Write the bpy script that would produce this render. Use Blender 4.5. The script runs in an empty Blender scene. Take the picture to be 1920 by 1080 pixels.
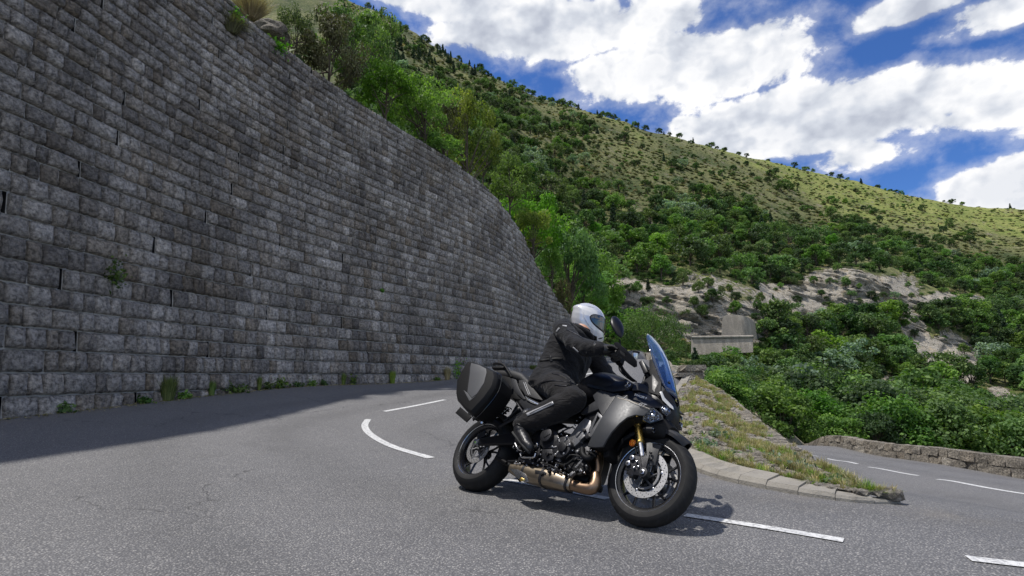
import bpy, bmesh, math, random
import numpy as np
from mathutils import Vector, Matrix, noise as mnoise
R = math.radians
rng = np.random.default_rng(7)
random.seed(7)
scene = bpy.context.scene
COL = scene.collection

# ------------------------------------------------------------------ camera
FPX = 1000.0; CAMH = 0.912; PITCH = math.atan(165.0 / FPX)
cd = bpy.data.cameras.new('camera'); cam = bpy.data.objects.new('camera', cd); COL.objects.link(cam)
cd.sensor_width = 36.0; cd.lens = FPX / 1920.0 * 36.0; cd.clip_start = 0.05; cd.clip_end = 3000
cam.location = (0, 0, CAMH); cam.rotation_euler = (R(90) + PITCH, 0, 0)
scene.camera = cam
CP, SP = math.cos(PITCH), math.sin(PITCH)
def ray(px, py):
    u = (px - 960) / FPX; v = (540 - py) / FPX
    return np.array([u, CP - v * SP, SP + v * CP])
def at(px, py, Y):
    d = ray(px, py); t = Y / d[1]
    return np.array([0, 0, CAMH]) + d * t
def onz(px, py, z):
    d = ray(px, py); return np.array([0, 0, CAMH]) + d * ((z - CAMH) / d[2])

# ------------------------------------------------------------------ sun, exposure, world
SUN_EL, SUN_AZ = 69.0, -84.0        # azimuth measured from +Y towards +X (negative = left)
sd = bpy.data.lights.new('sun', 'SUN'); sun = bpy.data.objects.new('sun', sd); COL.objects.link(sun)
sd.energy = 3.3; sd.angle = R(1.2); sd.color = (1.0, 0.955, 0.89)
sdir = Vector((math.sin(R(SUN_AZ)) * math.cos(R(SUN_EL)), math.cos(R(SUN_AZ)) * math.cos(R(SUN_EL)), math.sin(R(SUN_EL))))
sun.rotation_euler = sdir.to_track_quat('Z', 'Y').to_euler()
sun.location = (-10, 10, 40)
scene.view_settings.view_transform = 'Standard'
scene.view_settings.look = 'None'
scene.view_settings.exposure = 0.38
scene.view_settings.gamma = 1.0
scene.view_settings.use_curve_mapping = False
scene.render.engine = 'CYCLES'
scene.cycles.max_bounces = 6
scene.cycles.transparent_max_bounces = 8
scene.cycles.use_denoising = True

W = bpy.data.worlds.new('World'); scene.world = W; W.use_nodes = True

class NT:
    """tiny node-graph helper"""
    def __init__(s, tree): s.t = tree; s.n = tree.nodes; s.l = tree.links
    def node(s, kind, ins=None, **props):
        n = s.n.new(kind)
        for k, v in props.items(): setattr(n, k, v)
        for k, v in (ins or {}).items(): s.put(n.inputs[k], v)
        return n
    def put(s, sock, v):
        if isinstance(v, bpy.types.NodeSocket): s.l.new(v, sock)
        else:
            if hasattr(v, '__len__') and sock.type == 'RGBA' and len(v) == 3: v = (*v, 1)
            sock.default_value = v
    def math(s, op, a, b=None, c=None, clamp=False):
        n = s.n.new('ShaderNodeMath'); n.operation = op; n.use_clamp = clamp
        s.put(n.inputs[0], a)
        if b is not None: s.put(n.inputs[1], b)
        if c is not None: s.put(n.inputs[2], c)
        return n.outputs[0]
    def vmath(s, op, a, b=None, out=0):
        n = s.n.new('ShaderNodeVectorMath'); n.operation = op
        s.put(n.inputs[0], a)
        if b is not None:
            if op == 'SCALE': s.put(n.inputs[3], b)
            else: s.put(n.inputs[1], b)
        return n.outputs[out]
    def mix(s, f, a, b, blend='MIX'):
        n = s.n.new('ShaderNodeMix'); n.data_type = 'RGBA'; n.blend_type = blend
        s.put(n.inputs[0], f); s.put(n.inputs[6], a); s.put(n.inputs[7], b)
        return n.outputs[2]
    def ramp(s, f, stops, interp='LINEAR'):
        n = s.n.new('ShaderNodeValToRGB'); n.color_ramp.interpolation = interp
        e = n.color_ramp.elements
        while len(e) < len(stops): e.new(0.5)
        for el, (p, c) in zip(e, stops):
            el.position = p; el.color = (c, c, c, 1) if isinstance(c, (int, float)) else (*c, 1)
        s.put(n.inputs[0], f)
        return n.outputs[0]
    def noise(s, vec, scale, detail=4, rough=0.5, out=0, dist=0.0):
        n = s.n.new('ShaderNodeTexNoise'); s.put(n.inputs['Vector'], vec)
        n.inputs['Scale'].default_value = scale; n.inputs['Detail'].default_value = detail
        n.inputs['Roughness'].default_value = rough; n.inputs['Distortion'].default_value = dist
        return n.outputs[out]
    def maprange(s, v, a, b, c=0.0, d=1.0, smooth=True):
        n = s.n.new('ShaderNodeMapRange'); n.interpolation_type = 'SMOOTHSTEP' if smooth else 'LINEAR'
        s.put(n.inputs[0], v); n.inputs[1].default_value = a; n.inputs[2].default_value = b
        n.inputs[3].default_value = c; n.inputs[4].default_value = d
        return n.outputs[0]

def build_world():
    g = NT(W.node_tree)
    for n in list(g.n): g.n.remove(n)
    sky = g.node('ShaderNodeTexSky', sky_type='NISHITA')
    sky.sun_disc = False; sky.sun_elevation = R(SUN_EL); sky.sun_rotation = R(SUN_AZ)
    sky.air_density = 1.0; sky.dust_density = 0.3; sky.ozone_density = 3.0; sky.altitude = 900
    # polariser-deep blue
    hs = g.node('ShaderNodeHueSaturation', {'Hue': 0.505, 'Saturation': 1.10, 'Value': 0.98, 'Color': sky.outputs[0]})
    base = g.mix(1.0, hs.outputs[0], (0.38, 0.54, 0.75), 'MULTIPLY')
    tc = g.node('ShaderNodeTexCoord'); d = g.vmath('NORMALIZE', tc.outputs['Generated'])
    sep = g.node('ShaderNodeSeparateXYZ', {0: d})
    z = g.math('MAXIMUM', sep.outputs[2], 0.0)
    zz = g.math('ADD', z, 0.16)
    q = g.node('ShaderNodeCombineXYZ', {0: g.math('DIVIDE', sep.outputs[0], zz), 1: g.math('DIVIDE', sep.outputs[1], zz), 2: 0.0}).outputs[0]
    # cloud banks standing where they stand over the valley, by direction
    banks = [(800, -20, 220, 50, .62), (1080, 50, 230, 60, .72), (1230, 120, 170, 60, .68), (1370, 115, 150, 70, .70), (1190, 165, 80, 34, .5), (1470, 230, 210, 70, .72), (1650, 205, 240, 78, .78),
             (1620, 285, 110, 44, .62), (1840, 205, 130, 48, .66), (1300, 228, 70, 20, .42), (1560, 130, 80, 26, .3), (1720, 12, 120, 36, .62), (1850, 35, 110, 46, .60), (1880, 110, 70, 36, .44), (1905, 345, 105, 52, .85),
             (560, 40, 160, 60, .4), (2150, 150, 260, 120, .5), (2100, 380, 160, 50, .5), (100, -160, 400, 120, .5), (1745, 352, 22, 12, .2)]
    acc = None
    for (cx, cy, rx, ry, w) in banks:
        c = Vector(ray(cx, cy)).normalized()
        t = Vector((c.y, -c.x, 0)).normalized(); b = c.cross(t)
        k = Vector(ray(cx, cy)).length
        a1 = g.math('DIVIDE', g.vmath('DOT_PRODUCT', d, tuple(t), 1), rx / FPX / k)
        b1 = g.math('DIVIDE', g.vmath('DOT_PRODUCT', d, tuple(b), 1), ry / FPX / k)
        r2 = g.math('ADD', g.math('MULTIPLY', a1, a1), g.math('MULTIPLY', b1, b1))
        f = g.math('GREATER_THAN', g.vmath('DOT_PRODUCT', d, tuple(c), 1), 0.2)
        v = g.math('MULTIPLY', g.math('DIVIDE', w, g.math('ADD', 1.0, g.math('POWER', r2, 1.6))), f)
        acc = v if acc is None else g.math('MAXIMUM', acc, v)
    # everywhere else the same broken cumulus field
    elsewhere = g.maprange(g.noise(q, 0.45, 3, 0.5), 0.44, 0.60, 0.0, 0.62)
    fwd = g.maprange(g.vmath('DOT_PRODUCT', d, tuple(Vector(ray(1300, 150)).normalized()), 1), 0.62, 0.86)
    acc = g.math('MAXIMUM', acc, g.math('MULTIPLY', elsewhere, g.math('SUBTRACT', 1.0, fwd)))
    dsq = g.vmath('MULTIPLY', d, (1.0, 1.0, 1.35))
    warp = g.vmath('SCALE', g.vmath('SUBTRACT', g.noise(dsq, 5.0, 3, 0.55, out=1), (0.5, 0.5, 0.5)), 0.05)
    p = g.vmath('ADD', dsq, warp)
    def puff(v, det):
        bil = g.math('ABSOLUTE', g.math('SUBTRACT', g.math('MULTIPLY', g.noise(v, 13.0, 3, 0.5), 2.0), 1.0))
        return g.math('ADD', g.math('MULTIPLY', g.noise(v, 5.2, det, 0.62), 0.86), g.math('MULTIPLY', g.math('SUBTRACT', 0.62, bil), 0.16))
    n1 = puff(p, 9)
    n2 = puff(g.vmath('ADD', p, (-0.018, 0.0, 0.046)), 4)   # one step towards the light
    dens = g.math('ADD', acc, g.math('MULTIPLY', g.math('SUBTRACT', n1, 0.5), 1.55))
    mask = g.maprange(dens, 0.37, 0.50)
    wisp = g.math('MULTIPLY', g.maprange(dens, 0.20, 0.46), 0.30)
    mask = g.math('MAXIMUM', mask, wisp)
    lit = g.math('ADD', 0.74, g.math('MULTIPLY', g.math('SUBTRACT', n1, n2), 4.6), clamp=True)
    thick = g.maprange(dens, 0.42, 0.95)
    shade = g.math('SUBTRACT', lit, g.math('MULTIPLY', thick, 0.40), clamp=True)
    ccol = g.ramp(shade, [(0.0, (2.6, 2.8, 3.3)), (0.4, (3.7, 3.9, 4.3)), (0.75, (5.0, 5.05, 5.2)), (1.0, (5.9, 5.85, 5.8))])
    col = g.mix(mask, base, ccol)
    bg = g.node('ShaderNodeBackground', {'Color': col, 'Strength': 0.145})
    out = g.node('ShaderNodeOutputWorld', {'Surface': bg.outputs[0]})
build_world()

# ------------------------------------------------------------------ helpers
def tag(o, label=None, cat=None, group=None, kind=None):
    if label: o['label'] = label
    if cat: o['category'] = cat
    if group: o['group'] = group
    if kind: o['kind'] = kind
    return o
def empty(name, loc=(0, 0, 0), label=None, cat=None, group=None, parent=None):
    o = bpy.data.objects.new(name, None); COL.objects.link(o); o.location = loc
    o.empty_display_size = 0.2
    if parent: o.parent = parent
    return tag(o, label, cat, group)
def obj(name, me, mat=None, parent=None, smooth=False):
    if isinstance(me, bmesh.types.BMesh):
        b = me; me = bpy.data.meshes.new(name); b.to_mesh(me); b.free()
    if mat is not None:
        for m in (mat if isinstance(mat, (list, tuple)) else [mat]):
            if m.name not in me.materials: me.materials.append(m)
    if smooth: me.polygons.foreach_set('use_smooth', np.ones(len(me.polygons), bool))
    o = bpy.data.objects.new(name, me); COL.objects.link(o)
    if parent: o.parent = parent
    return o
def mesh_np(name, V, F, attrs=None, mi=None):
    """V (n,3) float, F (m,k) int"""
    V = np.asarray(V, np.float32); F = np.asarray(F, np.int32)
    me = bpy.data.meshes.new(name)
    k = F.shape[1]
    me.vertices.add(len(V)); me.vertices.foreach_set('co', V.ravel())
    me.loops.add(F.size); me.loops.foreach_set('vertex_index', F.ravel())
    me.polygons.add(len(F)); me.polygons.foreach_set('loop_start', np.arange(0, F.size, k, dtype=np.int32))
    if mi is not None: me.polygons.foreach_set('material_index', np.asarray(mi, np.int32))
    me.update(calc_edges=True)
    for an, arr in (attrs or {}).items():
        arr = np.asarray(arr, np.float32)
        if arr.ndim == 1:
            a = me.attributes.new(an, 'FLOAT', 'POINT'); a.data.foreach_set('value', arr)
        else:
            if arr.shape[1] == 3: arr = np.c_[arr, np.ones(len(arr))].astype(np.float32)
            a = me.attributes.new(an, 'FLOAT_COLOR', 'POINT'); a.data.foreach_set('color', arr.ravel())
    return me
def grid_faces(nx, ny):
    i = np.arange(nx - 1)[None, :] + np.arange(ny - 1)[:, None] * nx
    i = i.ravel()
    return np.stack([i, i + 1, i + nx + 1, i + nx], 1)
def fbm(x, y, z=0.0, octv=4):
    return mnoise.fractal(Vector((x, y, z)), 1.0, 2.0, octv)

def material(name):
    m = bpy.data.materials.new(name); m.use_nodes = True
    g = NT(m.node_tree)
    for n in list(g.n): g.n.remove(n)
    b = g.n.new('ShaderNodeBsdfPrincipled'); o = g.n.new('ShaderNodeOutputMaterial')
    g.l.new(b.outputs[0], o.inputs[0])
    return m, g, b
def bump(g, b, h, strength=0.5, dist=0.01):
    n = g.node('ShaderNodeBump', {'Height': h}); n.inputs['Strength'].default_value = strength; n.inputs['Distance'].default_value = dist
    g.l.new(n.outputs[0], b.inputs['Normal']); return n
def attr(g, name, fac=True):
    n = g.n.new('ShaderNodeAttribute'); n.attribute_name = name
    return n.outputs['Fac'] if fac else n.outputs['Color']
def geo(g): return g.node('ShaderNodeNewGeometry').outputs['Position']
def objco(g): return g.node('ShaderNodeTexCoord').outputs['Object']
def simple(name, col, rough=0.5, metal=0.0, var=0.12, scale=30.0, bmp=0.0, bscale=200.0, coat=0.0, spec=0.5):
    m, g, b = material(name)
    c = objco(g)
    n = g.noise(c, scale, 4, 0.6)
    f = g.math('MULTIPLY', g.math('SUBTRACT', n, 0.5), 2 * var)
    f = g.math('ADD', 1.0, f)
    g.put(b.inputs['Base Color'], g.vmath('SCALE', tuple(col), f))
    r = g.math('ADD', rough, g.math('MULTIPLY', g.math('SUBTRACT', g.noise(c, scale * 2.3, 3, 0.6), 0.5), 0.25), clamp=True)
    g.put(b.inputs['Roughness'], r)
    b.inputs['Metallic'].default_value = metal; b.inputs['Coat Weight'].default_value = coat
    b.inputs['Specular IOR Level'].default_value = spec
    if bmp: bump(g, b, g.noise(c, bscale, 3, 0.6), bmp, 0.002)
    return m

# ------------------------------------------------------------------ setting materials
def mat_stone(name, c1, c2, tan=0.12, bscale=1.0, light=0.0):
    m, g, b = material(name)
    p = geo(g); tone = attr(g, 'tone'); hue = attr(g, 'hue')
    base = g.mix(tone, c1, c2)
    base = g.mix(g.math('MULTIPLY', hue, tan), base, (0.24, 0.185, 0.12))
    n = g.noise(p, 15.0 * bscale, 8, 0.72)
    base = g.vmath('SCALE', base, g.maprange(n, 0.30, 0.70, 0.34, 1.75))
    lich = g.maprange(g.noise(p, 14.0 * bscale, 6, 0.7, dist=0.6), 0.60, 0.70)
    patch = g.maprange(g.noise(p, 0.7, 3, 0.6), 0.46, 0.66)
    base = g.mix(g.math('MULTIPLY', g.math('MULTIPLY', lich, patch), 0.42 + light), base, (0.40, 0.39, 0.37))
    spots = g.maprange(g.noise(p, 55.0 * bscale, 3, 0.6), 0.68, 0.74)
    base = g.mix(g.math('MULTIPLY', spots, 0.35), base, (0.5, 0.5, 0.47))
    streak = g.noise(g.vmath('MULTIPLY', p, (1.1, 1.1, 0.12)), 1.3, 4, 0.6)
    base = g.vmath('SCALE', base, g.maprange(streak, 0.35, 0.65, 0.80, 1.12))
    g.put(b.inputs['Base Color'], base)
    b.inputs['Roughness'].default_value = 0.88
    h1 = g.noise(p, 10.0 * bscale, 8, 0.74, dist=0.8)
    vor = g.node('ShaderNodeTexVoronoi', {'Vector': p, 'Scale': 11.0 * bscale}); vor.feature = 'F1'
    h = g.math('ADD', g.math('MULTIPLY', h1, 1.0), g.math('MULTIPLY', vor.outputs[0], 0.35))
    h = g.math('ADD', h, g.math('MULTIPLY', g.noise(p, 60.0, 4, 0.6), 0.10))
    bump(g, b, h, 1.0, 0.13 / bscale)
    return m
M_STONE = mat_stone('wall_stone', (0.165, 0.149, 0.136), (0.56, 0.52, 0.48), tan=0.62)
M_PSTONE = mat_stone('parapet_stone', (0.21, 0.185, 0.15), (0.36, 0.325, 0.27), tan=0.3, bscale=1.3, light=0.1)
m, g, b = material('mortar'); p = geo(g)
g.put(b.inputs['Base Color'], g.ramp(g.noise(p, 3, 6, 0.7), [(0.3, (0.26, 0.255, 0.245)), (0.7, (0.50, 0.49, 0.465))]))
b.inputs['Roughness'].default_value = 0.95; bump(g, b, g.noise(p, 80, 4, 0.6), 0.8, 0.01); M_MORTAR = m
M_DARK = simple('recess_shade', (0.012, 0.012, 0.013), 0.95)  # near-black colour standing in for shade inside slots, holes, sockets and grooves

m, g, b = material('asphalt'); p = geo(g)
big = g.noise(p, 0.35, 4, 0.6); mid = g.noise(p, 2.2, 5, 0.6)
vor = g.node('ShaderNodeTexVoronoi', {'Vector': p, 'Scale': 95.0}); grain = vor.outputs['Distance']
vcol = g.node('ShaderNodeSeparateColor', {0: vor.outputs['Color']}).outputs[0]
base = g.ramp(vcol, [(0.0, (0.125, 0.124, 0.126)), (0.55, (0.205, 0.202, 0.20)), (0.85, (0.275, 0.268, 0.256)), (1.0, (0.42, 0.40, 0.375))])
base = g.mix(g.maprange(grain, 0.25, 0.62), base, (0.095, 0.094, 0.097))
base = g.vmath('SCALE', base, g.math('ADD', 0.78, g.math('ADD', g.math('MULTIPLY', big, 0.34), g.math('MULTIPLY', mid, 0.22))))
stain = g.maprange(g.noise(p, 0.55, 5, 0.62, dist=0.4), 0.57, 0.70)
base = g.vmath('SCALE', base, g.math('SUBTRACT', 1.0, g.math('MULTIPLY', stain, 0.16)))
cr = g.node('ShaderNodeTexVoronoi', {'Vector': g.vmath('ADD', p, g.vmath('SCALE', g.noise(p, 1.4, 4, 0.6, out=1), 0.8)), 'Scale': 0.42}); cr.feature = 'DISTANCE_TO_EDGE'
crack = g.math('MULTIPLY', g.maprange(cr.outputs[0], 0.0, 0.006, 1.0, 0.0), g.maprange(g.noise(p, 0.25, 2), 0.46, 0.54))
base = g.vmath('SCALE', base, g.math('SUBTRACT', 1.0, g.math('MULTIPLY', crack, 0.55)))
trk = g.math('MULTIPLY', attr(g, 'track'), g.maprange(g.noise(p, 0.8, 4, 0.6), 0.3, 0.7, 0.4, 1.0))
base = g.vmath('SCALE', base, g.math('SUBTRACT', 1.0, g.math('MULTIPLY', trk, 0.22)))
dirt = g.math('MULTIPLY', attr(g, 'edge'), g.maprange(g.noise(p, 2.5, 6, 0.7), 0.35, 0.65))
base = g.mix(g.math('MULTIPLY', dirt, 0.7), base, (0.20, 0.175, 0.14))
g.put(b.inputs['Base Color'], base)
g.put(b.inputs['Roughness'], g.math('ADD', 0.62, g.math('MULTIPLY', mid, 0.25)))
h = g.math('ADD', g.math('MULTIPLY', grain, -1.0), g.math('MULTIPLY', g.noise(p, 40, 3, 0.6), 0.5))
bump(g, b, h, 0.75, 0.006); M_ASPHALT = m

m, g, b = material('road_paint'); p = geo(g)
w = g.noise(p, 38, 5, 0.7); f = g.maprange(w, 0.38, 0.52)
g.put(b.inputs['Base Color'], g.mix(f, (0.30, 0.30, 0.30), g.mix(g.noise(p, 5, 3), (0.50, 0.50, 0.50), (0.74, 0.74, 0.72))))
b.inputs['Roughness'].default_value = 0.6; bump(g, b, g.noise(p, 120, 3, 0.6), 0.5, 0.003); M_PAINT = m

m, g, b = material('concrete_kerb'); p = geo(g)
n = g.noise(p, 7, 7, 0.65)
c = g.mix(n, (0.17, 0.158, 0.138), (0.37, 0.345, 0.30))
c = g.mix(g.maprange(g.noise(p, 3, 5, 0.7), 0.56, 0.7), c, (0.18, 0.165, 0.14))
g.put(b.inputs['Base Color'], c); b.inputs['Roughness'].default_value = 0.9
bump(g, b, g.noise(p, 60, 5, 0.65), 0.8, 0.012); M_KERB = m

m, g, b = material('verge_soil'); p = geo(g)
n = g.noise(p, 3.2, 6, 0.65); n2 = g.noise(p, 26, 5, 0.7)
c = g.ramp(n2, [(0.3, (0.16, 0.14, 0.11)), (0.5, (0.34, 0.305, 0.245)), (0.7, (0.52, 0.48, 0.41))])
gr = g.maprange(n, 0.42, 0.58)
c = g.mix(g.math('MULTIPLY', gr, 0.5), c, g.ramp(n2, [(0.3, (0.085, 0.09, 0.030)), (0.55, (0.20, 0.185, 0.065)), (0.75, (0.33, 0.27, 0.12))]))
g.put(b.inputs['Base Color'], c); b.inputs['Roughness'].default_value = 1.0
bump(g, b, g.noise(p, 22, 6, 0.7), 1.0, 0.05); M_SOIL = m

m, g, b = material('hill_ground'); p = geo(g)
dry = attr(g, 'dry'); rock = attr(g, 'rock')
n = g.noise(p, 0.16, 8, 0.66); n2 = g.noise(p, 0.9, 7, 0.68)
grass = g.ramp(n2, [(0.28, (0.045, 0.058, 0.020)), (0.45, (0.115, 0.128, 0.046)), (0.58, (0.20, 0.195, 0.085)), (0.75, (0.34, 0.30, 0.18))])
green = g.ramp(n2, [(0.28, (0.018, 0.032, 0.010)), (0.5, (0.042, 0.066, 0.020)), (0.75, (0.085, 0.105, 0.038))])
meadow = g.ramp(g.math('ADD', g.math('MULTIPLY', g.noise(p, 0.45, 9, 0.76), 0.7), g.math('MULTIPLY', g.noise(p, 0.05, 4, 0.6), 0.3)), [(0.36, (0.055, 0.085, 0.018)), (0.44, (0.155, 0.195, 0.045)), (0.56, (0.27, 0.28, 0.085)), (0.70, (0.42, 0.36, 0.17))])
c = g.mix(g.maprange(dry, 0.0, 0.5), green, grass)
c = g.mix(g.maprange(dry, 0.5, 1.0), c, meadow)
bare = g.math('MULTIPLY', g.maprange(n, 0.56, 0.64), 0.6)
c = g.mix(bare, c, g.ramp(n2, [(0.3, (0.13, 0.105, 0.075)), (0.7, (0.30, 0.26, 0.20))]))
# bedded limestone, beds dipping to the right
sepn = g.node('ShaderNodeSeparateXYZ', {0: p})
bed = g.math('ADD', sepn.outputs[2], g.math('MULTIPLY', sepn.outputs[0], 0.42))
bedw = g.math('ADD', bed, g.math('MULTIPLY', g.noise(p, 0.25, 4, 0.6), 1.6))
bv = g.node('ShaderNodeCombineXYZ', {0: g.math('MULTIPLY', sepn.outputs[0], 0.10), 1: g.math('MULTIPLY', sepn.outputs[1], 0.10), 2: bedw}).outputs[0]
s1 = g.math('ADD', g.math('MULTIPLY', g.noise(bv, 1.4, 8, 0.82), 0.6), g.math('MULTIPLY', g.noise(bv, 5.0, 4, 0.7), 0.4))
rc = g.ramp(s1, [(0.40, (0.03, 0.027, 0.022)), (0.445, (0.28, 0.255, 0.21)), (0.49, (0.62, 0.56, 0.46)), (0.515, (0.09, 0.08, 0.065)), (0.54, (0.58, 0.53, 0.44)), (0.60, (0.40, 0.37, 0.32))])
rc = g.mix(g.maprange(g.noise(p, 0.5, 5, 0.6), 0.52, 0.66), rc, (0.44, 0.37, 0.27))
rc = g.mix(g.maprange(g.noise(p, 1.3, 6, 0.7), 0.58, 0.66), rc, (0.05, 0.06, 0.025))
rf = g.maprange(g.math('ADD', rock, g.math('MULTIPLY', g.math('SUBTRACT', g.noise(p, 0.8, 6, 0.7), 0.5), 1.1)), 0.40, 0.52)
c = g.mix(rf, c, rc)
g.put(b.inputs['Base Color'], c); b.inputs['Roughness'].default_value = 1.0
b.inputs['Specular IOR Level'].default_value = 0.2
hh = g.math('ADD', g.math('MULTIPLY', s1, rf), g.math('MULTIPLY', n2, 0.7))
bump(g, b, hh, 1.0, 0.9); M_HILL = m

def mat_leaf(name, dark, mid, light, trans=0.35):
    m, g, b = material(name)
    oi = g.node('ShaderNodeObjectInfo').outputs['Random']; t = attr(g, 'tone')
    c = g.ramp(t, [(0.0, dark), (0.5, mid), (1.0, light)])
    hs = g.node('ShaderNodeHueSaturation', {'Color': c, 'Hue': g.maprange(oi, 0, 1, 0.475, 0.515, False), 'Saturation': g.maprange(g.math('FRACT', g.math('MULTIPLY', oi, 7.3)), 0, 1, 0.78, 1.1, False),
                                          'Value': g.maprange(g.math('FRACT', g.math('MULTIPLY', oi, 3.7)), 0, 1, 0.66, 1.22, False)})
    g.put(b.inputs['Base Color'], hs.outputs[0]); b.inputs['Roughness'].default_value = 0.6
    b.inputs['Specular IOR Level'].default_value = 0.25
    tr = g.node('ShaderNodeBsdfTranslucent', {'Color': g.mix(1.0, hs.outputs[0], (1.3, 1.5, 0.6), 'MULTIPLY')})
    mx = g.node('ShaderNodeMixShader', {0: trans, 1: b.outputs[0], 2: tr.outputs[0]})
    out = [n for n in g.n if n.type == 'OUTPUT_MATERIAL'][0]
    g.l.new(mx.outputs[0], out.inputs[0])
    return m
M_LEAF = {
    'dark': mat_leaf('leaf_dark', (0.026, 0.054, 0.016), (0.054, 0.109, 0.031), (0.115, 0.188, 0.054)),
    'mid': mat_leaf('leaf_mid', (0.042, 0.095, 0.022), (0.100, 0.193, 0.042), (0.198, 0.313, 0.076)),
    'bright': mat_leaf('leaf_bright', (0.060, 0.139, 0.021), (0.130, 0.269, 0.041), (0.226, 0.400, 0.078), 0.45),
    'yellow': mat_leaf('leaf_yellow', (0.095, 0.148, 0.021), (0.226, 0.287, 0.038), (0.417, 0.451, 0.078), 0.45),
    'grey': mat_leaf('leaf_grey', (0.095, 0.147, 0.095), (0.188, 0.273, 0.178), (0.335, 0.440, 0.313)),
    'pine': mat_leaf('needle_pine', (0.016, 0.042, 0.019), (0.038, 0.080, 0.034), (0.076, 0.130, 0.050), 0.15),
    'olive': mat_leaf('leaf_olive', (0.050, 0.058, 0.022), (0.105, 0.115, 0.045), (0.19, 0.19, 0.085)),
    'broom': mat_leaf('broom_stem', (0.050, 0.045, 0.025), (0.095, 0.090, 0.040), (0.140, 0.150, 0.060), 0.2),
    'grass': mat_leaf('grass_green', (0.095, 0.178, 0.031), (0.198, 0.313, 0.062), (0.377, 0.460, 0.126), 0.4),
    'straw': mat_leaf('grass_straw', (0.20, 0.17, 0.08), (0.38, 0.33, 0.17), (0.56, 0.50, 0.30), 0.3),
}
M_BARK = simple('bark', (0.085, 0.068, 0.05), 0.95, var=0.4, scale=12, bmp=0.8, bscale=40)

# ------------------------------------------------------------------ ground heights (thin plate spline through surveyed points)
GP = np.array([(-.3, 4.5, 0), (.8, 3.4, 0), (0, 0, 0), (-3, 0, .04), (3, 0, -.06), (0, -6, 0), (-6, -6, .1), (7, -5, -.4), (0, 2.4, 0),
    (-2.3, 8.5, .12), (-1.4, 10.9, .36), (-.87, 5.75, .02), (-3.5, 5, .08), (-4.5, 8.5, .26), (-3.4, 12, .50), (-.2, 15, .62), (3, 20, .86), (4.6, 27, 1.32), (6.4, 34, 1.86),
    (-7.05, 7.35, .325), (-6.4, 10.6, .485), (-5.2, 14, .66), (-1.9, 20, .81), (1.1, 27.2, 1.27), (3.9, 34.8, 1.80), (6.1, 38.6, 2.15), (6, 46, 2.6),
    (-7.9, 3.6, .2), (-8.4, 0, .1), (8, 43, 2.36), (9, 40, 2.22), (7.6, 36.5, 1.98), (8.3, 46, 2.55), (7, 52, 2.85), (6.0, 31, 1.6), (4.6, 23, 1.05), (5.8, 17.5, .79), (6.6, 23, 1.1), (7.95, 30, 1.6), (9.4, 37, 2.1), (10, 43, 2.45), (9, 50, 2.8),
    (1.8, 8, .12), (2.6, 11, .34), (4.2, 14.5, .58), (2.76, 3.78, -.01), (2.2, 3.97, 0), (1.6, 5, 0), (1.6, 6.2, .03),
    (5, 4, -.30), (2.3, 2.6, -.03), (4.5, 2, -.18), (9, 3, -.85), (9.28, 9.6, -1.21), (13.3, 9.5, -1.35), (10.0, 13.1, -1.53), (10.6, 16.4, -1.78), (11.1, 18.8, -1.97), (11.7, 21.8, -2.14), (13.8, 14.7, -1.80), (6.8, 14.7, -1.55),
    (8.3, 19.5, -1.95), (14.5, 20, -2.1), (16.2, 28, -2.62), (13, 28, -2.58), (9.8, 28, -2.55), (17.6, 36, -3.5), (14.4, 36, -3.5), (11.3, 36, -3.5), (6, 10, -1.1), (4.7, 8, -.55), (12.5, 5, -1.15)], float)
def tps_fit(P, lam=0.02):
    n = len(P); d = np.hypot(P[:, None, 0] - P[None, :, 0], P[:, None, 1] - P[None, :, 1])
    K = np.where(d > 0, d ** 2 * np.log(d + 1e-9), 0) + lam * np.eye(n)
    A = np.zeros((n + 3, n + 3)); A[:n, :n] = K; A[:n, n] = 1; A[:n, n + 1:] = P[:, :2]; A[n, :n] = 1; A[n + 1:, :n] = P[:, :2].T
    return np.linalg.solve(A, np.r_[P[:, 2], 0, 0, 0])
TW = tps_fit(GP)
def gh(X, Y):
    X = np.asarray(X, float); Y = np.asarray(Y, float); sh = X.shape
    x = X.ravel(); y = Y.ravel()
    d = np.hypot(x[:, None] - GP[None, :, 0], y[:, None] - GP[None, :, 1])
    z = np.where(d > 0, d ** 2 * np.log(d + 1e-9), 0) @ TW[:-3] + TW[-3] + TW[-2] * x + TW[-1] * y
    return z.reshape(sh)
def ground_at(px, py, ymin=1.5):
    """where the line of sight meets the road surface"""
    d = ray(px, py); Y = np.linspace(ymin, 60, 3000); t = Y / d[1]
    X = d[0] * t; Z = CAMH + d[2] * t; H = gh(X, Y)
    i = np.argmax(Z < H)
    return np.array([X[i], Y[i], H[i]])

# ------------------------------------------------------------------ wall plan
WP = np.array([(-8.6, -2), (-8.15, 2), (-7.6, 5), (-7.05, 7.35), (-6.4, 10.6), (-5.2, 14), (-3.6, 17), (-1.9, 20), (-.2, 23.4), (1.1, 27.2), (2.2, 31), (3.9, 34.8), (5.8, 38), (6.6, 41.5), (6.0, 46)], float)
def catmull(P, n=24):
    P = np.vstack([2 * P[0] - P[1], P, 2 * P[-1] - P[-2]]); out = []
    for i in range(1, len(P) - 2):
        a, b_, c_, d_ = P[i - 1:i + 3]
        for t in np.linspace(0, 1, n, endpoint=False):
            out.append(.5 * (2 * b_ + (c_ - a) * t + (2 * a - 5 * b_ + 4 * c_ - d_) * t * t + (3 * b_ - a - 3 * c_ + d_) * t ** 3))
    out.append(P[-2]); return np.array(out)
WC = catmull(WP)
for _ in range(6): WC[1:-1] = (WC[:-2] + 2 * WC[1:-1] + WC[2:]) / 4
WS = np.r_[0, np.cumsum(np.hypot(*np.diff(WC, axis=0).T))]
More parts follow.
